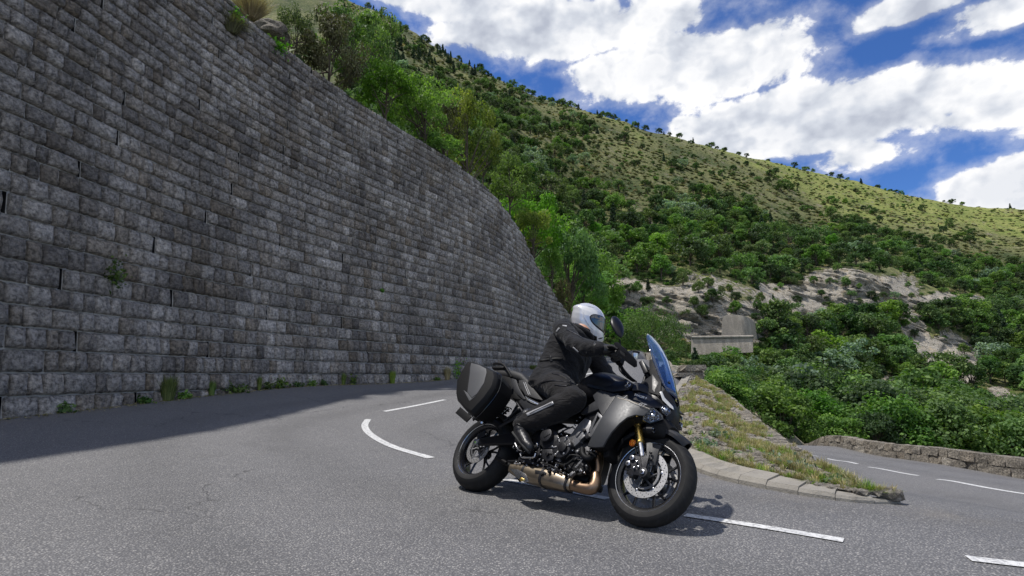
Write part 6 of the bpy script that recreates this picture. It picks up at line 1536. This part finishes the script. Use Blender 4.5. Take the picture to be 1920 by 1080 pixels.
# exhaust
ex = empty('exhaust', tuple(Q(1050, 905, -.10)), parent=bike); XO = Vector(ex.location); X = lambda px, py, y: Q(px, py, y) - XO
for j in range(3): tube('header_pipe', [X(1117 + j * 3.5, 838, -.11 + .07 * j), X(1119 + j * 3.6, 856, -.12 + .07 * j), X(1121 + j * 2.2, 876, -.11 + .055 * j), X(1118, 898, -.10 + .03 * j)], .0185, B_EXH, ex, k=14)
tube('collector', [X(1117, 888, -.10), X(1117, 902, -.105), X(1112, 914, -.11), X(1098, 916, -.115), X(1070, 909, -.12)], [.034, .038, .040, .038, .036], B_EXH, ex, k=22, n=8)
for t in ((1118, 893, -.10), (1115, 907, -.108)): pass
mu = [X(1074, 910, -.12), X(1066, 907.5, -.12), X(1046, 902, -.12), X(1020, 896, -.12), X(998, 891, -.12), X(978, 886, -.12), X(961, 880, -.12)]
hw = [(.040, .038), (.055, .052), (.066, .060), (.070, .062), (.070, .060), (.062, .050), (.045, .034)]
dU = (mu[-1] - mu[0]).normalized(); up_ = Vector((0, 0, 1)) - dU * dU.z; up_.normalize(); sd_ = dU.cross(up_)
loft('muffler', [(m__, a_, b2, tuple(sd_), tuple(up_)) for m__, (a_, b2) in zip(mu, hw)], B_MUFF, ex, e=2.8, k=28)
for t in (.12, .47, .74):
    i = t * (len(mu) - 1); i0 = int(i); f = i - i0; c = mu[i0].lerp(mu[i0 + 1], f); a_ = hw[i0][0] * (1 - f) + hw[i0 + 1][0] * f; b2 = hw[i0][1] * (1 - f) + hw[i0 + 1][1] * f
    loft('muffler_band', [(c - dU * .010, a_ + .003, b2 + .003, tuple(sd_), tuple(up_)), (c + dU * .010, a_ + .003, b2 + .003, tuple(sd_), tuple(up_))], B_DALU, ex, e=2.8, k=28)
plate('muffler_end_plate', [X(955, 878, -.185), X(970, 880, -.19), X(985, 888, -.19), (X(991, 902, -.188)), X(984, 905, -.186), X(970, 896, -.186)], .008, B_STEEL, ex, .002); cyl('muffler_outlet', X(978, 899, -.193), .012, .02, B_GOLD, parent=ex, k=14)
plate('heat_shield', [X(1003, 881, -.19), X(1022, 884, -.192), X(1024, 890, -.192), X(1003, 888, -.192)], .005, B_DALU, ex, .001)
tube('oxygen_sensor', [X(1040, 895, -.17), X(1040, 880, -.18), X(1044, 868, -.18)], .0055, B_STEEL, ex)
box('belly_pan', (.98, 0, .20), (.34, .20, .05), B_BLACK, bev=.02)
# writing
def text(body, p0, p1, size, mat, lift=.001, shear=0.0, parent=None, name='lettering'):
    cu = bpy.data.curves.new(name, 'FONT'); cu.body = body; cu.size = size; cu.extrude = .0004; cu.shear = shear; cu.align_x = 'LEFT'; cu.resolution_u = 3
    cu.materials.append(mat); o = bpy.data.objects.new(name, cu); COL.objects.link(o); o.parent = parent or bike
    ex_ = (p1 - p0).normalized(); n_ = Vector((0, -1, 0)); n_ = (n_ - ex_ * n_.dot(ex_)).normalized(); ey = n_.cross(ex_)
    me = bpy.data.meshes.new_from_object(o); me.name = name; bpy.data.objects.remove(o); o = bpy.data.objects.new(name, me); COL.objects.link(o); o.parent = parent or bike
    o.matrix_local = Matrix(((ex_.x, ey.x, n_.x, p0.x), (ex_.y, ey.y, n_.y, p0.y), (ex_.z, ey.z, n_.z, p0.z), (0, 0, 0, 1))) @ Matrix.Translation((0, 0, lift)); return o
text('TRACER 9', Q(1189, 741.5, -.181), Q(1222, 753, -.160), .021, B_WHITE, .006, .25)
text('GT', Q(1196, 759.5, -.222), Q(1212, 765.5, -.205), .034, B_SILV, .006, .5)
text('I', Q(1168, 747.5, -.222), Q(1176, 750, -.222), .044, B_SILV, .004, .5)
pl = [Q(1158, 745.5, -.221), Q(1176, 750.5, -.2265), Q(1196, 757.5, -.224), Q(1218, 767, -.195)]
tube('pinstripe', pl, .0017, B_CREAM, k=5)
text('YAMAHA', Q(1080, 878.5, -.178), Q(1091, 866, -.178), .020, B_SILV, .004)
#==STAGE4==
# ================================================================== rider
def mat_cloth(name, c1, c2, weave=900, wr=11.0, rough=.80):
    m, g, b = material(name); p = objco(g)
    n = g.noise(p, 9, 5, .6); g.put(b.inputs['Base Color'], g.mix(n, c1, c2)); b.inputs['Roughness'].default_value = rough
    b.inputs['Sheen Weight'].default_value = .08; b.inputs['Sheen Roughness'].default_value = .5; b.inputs['Specular IOR Level'].default_value = .22
    h = g.math('ADD', g.noise(g.vmath('MULTIPLY', p, (1, 1, 2.2)), wr, 4, .55, dist=1.2), g.math('MULTIPLY', g.noise(p, weave, 2), .02))
    bump(g, b, h, .8, .018); return m
C_JKT = mat_cloth('jacket_textile', (.0035, .0035, .0048), (.008, .008, .010))
C_TRS = mat_cloth('trouser_textile', (.005, .0046, .005), (.012, .0105, .011))
C_GLV = simple('glove_leather', (.011, .011, .012), .38, var=.3, bmp=.5, bscale=350)
C_BOOT = simple('boot_leather', (.012, .012, .014), .36, var=.3, scale=20, bmp=.5, bscale=250)
C_SOLE = simple('boot_sole', (.022, .022, .022), .8)
C_REFL = simple('reflective_tape', (.34, .34, .35), .4, metal=.3)
C_HELM = simple('helmet_silver', (.66, .66, .68), .22, metal=.25, var=.03, coat=1.0)
C_VIS = simple('dark_visor', (.010, .014, .022), .04, coat=1.0, var=.02, spec=.9)
C_SKIN = simple('skin', (.50, .26, .17), .5, var=.1)
rider = empty('person', label='rider in black textile suit, gloves, boots and silver full face helmet, seated on the motorcycle', cat='person'); rider.matrix_world = BM
def remesh(name, parts, voxel, mat, parent, wrinkle=0.0, wf=13.0, smooth_it=4, matfn=None, seed=0):
    """union of closed lofts into one continuous skin"""
    bm = bmesh.new()
    for V, F in parts:
        vs = [bm.verts.new(v) for v in V]
        for f in F: bm.faces.new([vs[i] for i in f])
    me0 = bpy.data.meshes.new(name + '_form'); bmesh.ops.recalc_face_normals(bm, faces=bm.faces); bm.to_mesh(me0); bm.free()
    o = bpy.data.objects.new(name, me0); COL.objects.link(o)
    md = o.modifiers.new('r', 'REMESH'); md.mode = 'VOXEL'; md.voxel_size = voxel; md.use_smooth_shade = True
    sm_ = o.modifiers.new('s', 'SMOOTH'); sm_.iterations = smooth_it; sm_.factor = .5
    dg = bpy.context.evaluated_depsgraph_get(); dg.update(); me = bpy.data.meshes.new_from_object(o.evaluated_get(dg)); o.modifiers.clear(); o.data = me; bpy.data.meshes.remove(me0); me.name = name
    if wrinkle:
        n = len(me.vertices); co = np.empty(n * 3); me.vertices.foreach_get('co', co); co = co.reshape(-1, 3); nr = np.empty(n * 3); me.vertex_normals.foreach_get('vector', nr); nr = nr.reshape(-1, 3)
        d = np.empty(n)
        for i in range(n):
            x, y, z = co[i]
            w = mnoise.noise(Vector((x * 2 + seed, y * 2, z * 2))) * 1.5
            a = 1 - abs(mnoise.noise(Vector((x * wf * .5 + w, y * wf * .5 + w, z * wf + w)))) * 2
            b_ = mnoise.noise(Vector((x * wf * 1.9, y * wf * 1.9 + 4, z * wf * 2.4)))
            d[i] = (a * .75 + b_ * .35)
        co += nr * (d * wrinkle)[:, None]; me.vertices.foreach_set('co', co.ravel()); me.update()
    me.materials.clear()
    ms = mat if isinstance(mat, (list, tuple)) else [mat]
    for m in ms: me.materials.append(m)
    if matfn:
        for p in me.polygons: p.material_index = matfn(p.center)
    me.polygons.foreach_set('use_smooth', np.ones(len(me.polygons), bool)); o.parent = parent
    return o
def capsule(pts, rads, k=18, flat=None):
    """closed limb with round ends"""
    P = [Vector(p) for p in pts]; n = 6
    Pc = catmull(np.array([tuple(p) for p in P]), n) if len(P) > 2 else np.array([tuple(P[0].lerp(P[1], t)) for t in np.linspace(0, 1, n)])
    r_ = np.interp(np.linspace(0, 1, len(Pc)), np.linspace(0, 1, len(rads)), rads)
    T0 = (Pc[1] - Pc[0]); T0 /= np.linalg.norm(T0); T1 = (Pc[-1] - Pc[-2]); T1 /= np.linalg.norm(T1)
    heads = [(Pc[0] - T0 * r_[0] * math.sin(a), r_[0] * math.cos(a)) for a in (1.45, 1.1, .7, .35)]; tails = [(Pc[-1] + T1 * r_[-1] * math.sin(a), r_[-1] * math.cos(a)) for a in (.35, .7, 1.1, 1.45)]
    PP = np.array([h[0] for h in heads] + list(Pc) + [t[0] for t in tails]); rr = np.array([h[1] for h in heads] + list(r_) + [t[1] for t in tails])
    V, F = tube_np(PP, rr, k); F = [tuple(f) for f in F] + [tuple(range(k))[::-1], tuple(range(len(V) - k, len(V)))]
    return V, F
def body_loft(secs, k=28, e=2.3):
    V = []; F = []
    for (c, a, b_, tilt) in secs:
        ux = Vector((math.cos(tilt), 0, -math.sin(tilt)))
        for i in range(k):
            t = 2 * math.pi * i / k; ct, st = math.cos(t), math.sin(t)
            V.append(np.array(Vector(c) + ux * (b_ * math.copysign(abs(ct) ** (2 / e), ct)) + Vector((0, 1, 0)) * (a * math.copysign(abs(st) ** (2 / e), st))))
    for r_ in range(len(secs) - 1):
        for i in range(k): F.append((r_ * k + i, r_ * k + (i + 1) % k, (r_ + 1) * k + (i + 1) % k, (r_ + 1) * k + i))
    F.append(tuple(range(k))[::-1]); F.append(tuple(range(len(V) - k, len(V)))); return np.array(V), F
shR, elR, wrR = Vector((.545, -.205, 1.375)), Q(1077, 644, -.345), Q(1124, 655, -.405)
shL, elL, wrL = Vector((.575, .205, 1.375)), Vector((.80, .41, 1.14)), Vector((wrR.x, .385, wrR.z))
hpR, knR, anR = Vector((.50, -.105, .92)), Q(1072, 752, -.25), Q(979, 796, -.245)
hpL, knL, anL = Vector((.50, .105, .92)), Vector((knR.x, .27, knR.z)), Vector((anR.x, .245, anR.z))
torso = body_loft([((.49, 0, .80), .15, .12, 0), ((.485, 0, .87), .215, .165, 0), ((.485, 0, .96), .215, .172, .03), ((.49, 0, 1.06), .200, .160, .05), ((.50, 0, 1.16), .208, .170, .08), ((.51, 0, 1.27), .212, .170, .14), ((.525, 0, 1.36), .198, .150, .25), ((.555, 0, 1.43), .160, .112, .3), ((.58, 0, 1.475), .085, .078, .35), ((.60, 0, 1.51), .066, .064, .35)])
parts = [torso, capsule([hpR, (hpR + knR) / 2 + Vector((0, -.01, .02)), knR], [.122, .106, .086]), capsule([knR, (knR + anR) / 2 + Vector((-.0, 0, -.012)), anR], [.092, .082, .062]),
         capsule([hpL, (hpL + knL) / 2 + Vector((0, .01, .02)), knL], [.128, .112, .090]), capsule([knL, (knL + anL) / 2, anL], [.092, .082, .062]),
         capsule([Vector((.53, -.10, 1.385)), shR, (shR + elR) / 2 + Vector((.0, -.012, .0)), elR], [.096, .080, .066, .061]), capsule([elR, (elR + wrR) / 2 + Vector((0, 0, -.012)), wrR], [.063, .056, .044]),
         capsule([Vector((.54, .10, 1.385)), shL, (shL + elL) / 2, elL], [.10, .086, .072, .066]), capsule([elL, (elL + wrL) / 2, wrL], [.068, .060, .046]),
         capsule([knR + Vector((.012, 0, .015)), knR + Vector((.0, -.005, -.02))], [.088, .080]), capsule([Vector((.56, 0, 1.44)), Vector((.60, 0, 1.535))], [.075, .060]),
         body_loft([((.485, 0, .865), .232, .188, 0), ((.485, 0, .90), .228, .184, 0), ((.485, 0, .945), .218, .174, 0)])]
hc = Q(1103, 601, .015)
def mfn(c):
    if c.z > 1.485 and abs(c.y) < .12: return 2
    if c.z < .90 or (c.x > .62 and c.z < .98 and abs(c.y) < .40 and c.z < .55 + .45 * 1): 
        return 1 if c.z < .97 and not (c.z > .885 and c.x < .60) else 0
    return 0
remesh('body', parts, .0105, [C_JKT, C_TRS, C_SKIN], rider, .017, 8.5, 3, mfn)
# head inside the helmet
hf_w = Vector((math.cos(R(13)), -math.sin(R(13)), -.38)).normalized()
Minv = BM.to_3x3().inverted()
hF = (Minv @ hf_w).normalized(); upw = Minv @ Vector((.10, .05, 1)).normalized(); hS = upw.cross(hF).normalized(); hU = hF.cross(hS).normalized()   # hS = left
HM = Matrix(((hF.x, hS.x, hU.x, hc.x), (hF.y, hS.y, hU.y, hc.y), (hF.z, hS.z, hU.z, hc.z), (0, 0, 0, 1)))
helm = empty('helmet', parent=rider); helm.matrix_local = HM
HP = np.array([(-.165, .078, .074, .066), (-.150, .070, .102, .088), (-.12, .042, .130, .106), (-.08, .022, .149, .117), (-.03, .006, .156, .1225), (.02, -.004, .156, .1235), (.06, -.010, .148, .117), (.095, -.014, .126, .102), (.120, -.017, .098, .080), (.138, -.018, .062, .052), (.146, -.018, .020, .018)])
def hshell(h, t, off=0.0):
    c, a, w = (np.interp(h, HP[:, 0], HP[:, i]) for i in (1, 2, 3))
    # smooth interpolation
    x = c + (a + off) * np.sign(np.cos(t)) * np.abs(np.cos(t)) ** .92; y = (w + off) * np.sin(t)
    zmin = -.075 - .095 * np.clip((x + .10) / .20, 0, 1) ** 1.2
    z = np.maximum(h + off * (h > .05), zmin)
    # rear spoiler lip and crown ridge
    z = z + .010 * np.exp(-((x + .11) / .035) ** 2) * np.exp(-((h - .075) / .022) ** 2); x = x - .016 * np.exp(-((h - .072) / .02) ** 2) * np.clip(-np.cos(t), 0, 1) ** 2
    # chin comes to a blunt ridge
    x = x + .012 * np.exp(-((h + .115) / .03) ** 2) * np.clip(np.cos(t), 0, 1) ** 8
    return np.stack([x, y, z], -1)
def hsheet(name, h0, h1, t0, t1, nh, nt, off, mat, close=False, th=0.004, fn=None, parent=None):
    H_, T_ = np.meshgrid(np.linspace(h0, h1, nh), np.linspace(t0, t1, nt), indexing='ij')
    if fn: H_, T_ = fn(H_, T_)
    me = mesh_np(name, hshell(H_, T_, off).reshape(-1, 3), grid_faces(nt, nh)); me.materials.append(mat); finish(me, 50)
    o = bpy.data.objects.new(name, me); COL.objects.link(o); o.parent = parent or helm
    if th: q = o.modifiers.new('t', 'SOLIDIFY'); q.thickness = th; q.offset = 1 if False else -1
    return o
hsheet('shell', -.165, .146, -math.pi, math.pi, 44, 72, 0, C_HELM, th=.006)
def vis_fn(grow, top, bot, tmax):
    def f(H_, T_):
        u = T_ / tmax                               # -1..1 round the face
        k = np.sqrt(np.clip(1 - np.abs(u) ** 3.2, 0, 1)); mid = (top + bot) / 2 + .012 * np.abs(u) ** 2; hh = (top - bot) / 2
        v = (H_ - bot) / (top - bot) * 2 - 1
        return mid + v * hh * k, T_
    return f
hsheet('visor_gasket', -.062, .066, -1.48, 1.48, 16, 60, .0015, B_SATIN, th=.003, fn=vis_fn(0, .076, -.066, 1.48))
hsheet('visor', -.056, .060, -1.42, 1.42, 16, 60, .0045, C_VIS, th=.002, fn=vis_fn(0, .070, -.060, 1.42))
hsheet('lower_trim', -.165, -.118, .9, 2 * math.pi - .9, 6, 60, .0025, B_BLACK, th=.004, fn=lambda H_, T_: (H_ + .045 * np.clip(-np.cos(T_), 0, 1), T_))
for s_ in (-1, 1):
    a = [Vector(hshell(np.array(h_), np.array(t_ * s_), .003)) for h_, t_ in ((.040, 1.85), (.000, 1.72), (-.045, 1.50), (-.075, 1.22))]; tube('shell_crease', a, [.0025, .0045, .0025], C_HELM, helm, k=8)
    a = [Vector(hshell(np.array(h_), np.array(t_ * s_), .002)) for h_, t_ in ((-.105, .35), (-.118, .55), (-.128, .75))]; tube('chin_vent', a, [.003, .005, .003], M_DARK, helm, k=8)
    a = [Vector(hshell(np.array(h_), np.array(t_ * s_), .001)) for h_, t_ in ((.112, .9), (.108, 1.6), (.088, 2.4))]; tube('crown_line', a, [.002, .003, .002], C_HELM, helm, k=8)
bm = bmesh.new(); bmesh.ops.create_uvsphere(bm, u_segments=26, v_segments=18, radius=1)
for v in bm.verts:
    x, y, z = v.co; v.co = Vector((x * .098 + .022 + (.014 if x > .9 and abs(z) < .3 else 0), y * .078, z * .118 - .030))
o = bobj('face', bm, C_SKIN, helm, 60)
tube('neck_roll', [Vector((-.05, -.075, -.085)), Vector((-.10, 0, -.075)), Vector((-.05, .075, -.085))], .025, B_BLACK, helm)
tube('chin_strap', [Vector((.0, -.085, -.09)), Vector((.03, -.03, -.158)), Vector((.03, .03, -.158)), Vector((0, .085, -.09))], .006, simple('orange_strap', (.55, .16, .02), .6), helm)
collar = []
for t in np.linspace(0, 2 * math.pi, 25): collar.append(Vector((.585 + .082 * math.cos(t) , .088 * math.sin(t), 1.475 - .035 * math.cos(t))))
tube('jacket_collar', collar, .026, C_JKT, rider, k=12, n=3)
# gloves: palm, four fingers and thumb closed on the grip
def glove(mir):
    sy = -1 if not mir else 1
    fl = lambda v: Vector((v.x, v.y * (1 if not mir else -1), v.z))
    g0, g1 = Vector(hg0), Vector(hg1); ax = (g1 - g0).normalized(); mid = g0.lerp(g1, .52)
    wr = Vector(wrR); fw = Vector((1, 0, -.12)); fw = (fw - ax * fw.dot(ax)).normalized(); up = fw.cross(ax).normalized(); 
    if up.z < 0: up = -up
    ps = [capsule([fl(wr), fl(wr.lerp(mid + up * .030 - fw * .02, .55)), fl(mid + up * .034 - fw * .012)], [.043, .040, .034], 16),
          capsule([fl(g0.lerp(g1, .22) + up * .030 - fw * .015), fl(g0.lerp(g1, .82) + up * .028 - fw * .012)], [.023, .021], 12)]
    ln = [.96, 1.06, 1.0, .84]
    for i, (t, L_) in enumerate(zip((.24, .44, .63, .81), ln)):
        c = g0.lerp(g1, t); r_ = .0112 - .0008 * i
        ps.append(capsule([fl(c + up * .030 - fw * .005), fl(c + up * .034 + fw * .022 * L_), fl(c + up * .010 + fw * .042 * L_), fl(c - up * .020 + fw * .034 * L_), fl(c - up * .030 + fw * .010)], [r_ * 1.12, r_ * 1.05, r_, r_ * .92, r_ * .85], 10))
    c = g0.lerp(g1, .12)
    ps.append(capsule([fl(wr.lerp(mid, .45) - ax * .02), fl(c - fw * .032 + up * .006), fl(c - fw * .028 - up * .020), fl(c + fw * .002 - up * .031)], [.020, .0155, .0135, .0115], 10))
    o = remesh('glove', ps, .0042, C_GLV, rider, .0012, 40, 1)
    kn = []
    for t in (.24, .44, .63, .81):
        c = fl(g0.lerp(g1, t) + up * .040 + fw * .006); bm = bmesh.new(); bmesh.ops.create_uvsphere(bm, u_segments=12, v_segments=8, radius=.0115); bmesh.ops.translate(bm, verts=bm.verts, vec=c); bobj('knuckle_guard', bm, B_SATIN, o, 50)
    V, F = tube_np(np.array([fl(wr - (mid - wr).normalized() * .045), fl(wr - (mid - wr).normalized() * .01), fl(wr + (mid - wr).normalized() * .03)]), [.043, .043, .040], 18)
    me = mesh_np('glove_cuff', V, F); me.materials.append(C_GLV); finish(me, 60); q = bpy.data.objects.new('glove_cuff', me); COL.objects.link(q); q.parent = o; q.modifiers.new('t', 'SOLIDIFY').thickness = .005
glove(False); glove(True)
# boots
BW = 1.12
def boot(mir):
    fl = lambda v: Vector((v.x, -v.y if mir else v.y, v.z))
    an = Vector(anR); heel = Q(969, 811, -.25); ball = Q(985, 833, -.255); toe = Q(994, 842, -.255); d_ = (toe - heel).normalized(); dn = Vector((0, 0, -1)); dn = (dn - d_ * dn.dot(d_)).normalized()
    ps = [capsule([fl(an + Vector((.035, 0, .06))), fl(an), fl(heel - dn * .035 + d_ * .02)], [.070, .062, .052], 16), capsule([fl(heel - dn * .02 + d_ * .01), fl(heel.lerp(ball, .5) - dn * .020), fl(ball - dn * .010), fl(toe - dn * .006 - d_ * .02)], [.044, .045, .044, .036], 14)]
    o = remesh('boot', ps, .006, C_BOOT, rider, .002, 24, 2)
    for (t, w_) in ((.25, .058), (.55, .056)):
        c = fl(an.lerp(heel - dn * .035, t)); 
    so = []
    for t, w_ in ((-.08, .026), (.02, .036), (.3, .033), (.6, .041), (.85, .040), (1.0, .026), (1.06, .012)):
        c = heel.lerp(toe, t) + dn * .020; so.append((fl(c), w_, .011, (0, 1, 0), tuple(dn)))
    loft('sole', so, C_SOLE, o, e=3)
    tube('boot_strap', [fl(an + Vector((-.05, .035, -.01))), fl(an + Vector((-.045, -.045, -.012))), fl(an + Vector((.035, -.055, -.03))), fl(an + Vector((.055, 0, -.03)))], .008, B_SATIN, o, k=8)
    tube('boot_piping', [fl(an + Vector((.0, -.058, .05))), fl(an + Vector((.01, -.058, .0))), fl(heel.lerp(ball, .5) - dn * .03 + Vector((0, -.042, 0))), fl(ball - dn * .02 + Vector((0, -.040, 0)))], .003, B_DGREY, o, k=6)
boot(False); boot(True)
# tapes, zips and buckle lying on the suit
from mathutils.bvhtree import BVHTree
bo = [o for o in rider.children if o.name.startswith('body')][0]
bvh = BVHTree.FromPolygons([v.co[:] for v in bo.data.vertices], [p.vertices[:] for p in bo.data.polygons])
camL = BM.inverted() @ Vector((0, 0, CAMH))
def strip(name, pix, wpx, mat, lift=.003):
    L_, R_ = [], []
    P = catmull(np.array(pix, float), 8) if len(pix) > 2 else np.linspace(pix[0], pix[1], 10); T = np.gradient(P, axis=0); T /= np.linalg.norm(T, axis=1)[:, None]; N = np.stack([-T[:, 1], T[:, 0]], 1)
    V = []
    for s_ in (-1, 0, 1):
        for p, n_ in zip(P, N):
            q = p + n_ * s_ * wpx / 2; d = Minv @ Vector(ray(*q)).normalized(); hit = bvh.ray_cast(camL, d)
            V.append(np.array(hit[0] + hit[1] * lift) if hit[0] is not None else (V[-1] if V else np.zeros(3)))
    n = len(P); F = np.concatenate([np.stack([np.arange(n - 1) + r_ * n, np.arange(1, n) + r_ * n, np.arange(1, n) + (r_ + 1) * n, np.arange(n - 1) + (r_ + 1) * n], 1) for r_ in (0, 1)])
    me = mesh_np(name, np.array(V), F); me.materials.append(mat); finish(me, 60); o = bpy.data.objects.new(name, me); COL.objects.link(o); o.parent = rider; q = o.modifiers.new('t', 'SOLIDIFY'); q.thickness = .002
    return o
strip('reflective_tape', [(988, 778), (1004, 771), (1022, 763), (1038, 755)], 6, C_REFL)
strip('tape_line', [(994, 776), (1012, 767), (1034, 757)], 1.0, C_JKT, .0045)
strip('shoulder_tape', [(1044, 622), (1049, 615)], 2.4, C_REFL); strip('shoulder_tape', [(1055, 611), (1063, 612)], 2.2, C_REFL); strip('chest_tape', [(1075, 651), (1085, 660)], 2.2, C_REFL)
strip('jacket_hem', [(1003, 724), (1020, 716), (1045, 714), (1068, 718), (1085, 722)], 1.6, B_SATIN); strip('waist_strap', [(1012, 676), (1024, 675), (1040, 673), (1055, 673)], 4.5, B_BLACK); strip('strap_buckle', [(1032, 668), (1034, 678)], 4.5, B_DGREY, .005); strip('buckle_slot', [(1032.4, 670), (1033.8, 676)], 2, M_DARK, .0065)
strip('pocket_flap', [(1035, 700), (1055, 706), (1070, 716)], 1.6, B_SATIN); strip('jacket_zip', [(1100, 660), (1098, 680), (1092, 700)], 1.6, B_DGREY); strip('trouser_zip', [(1040, 722), (1058, 724), (1072, 721)], 1.2, B_SATIN); strip('sleeve_seam', [(1062, 618), (1078, 626), (1095, 636)], 1.2, B_SATIN)
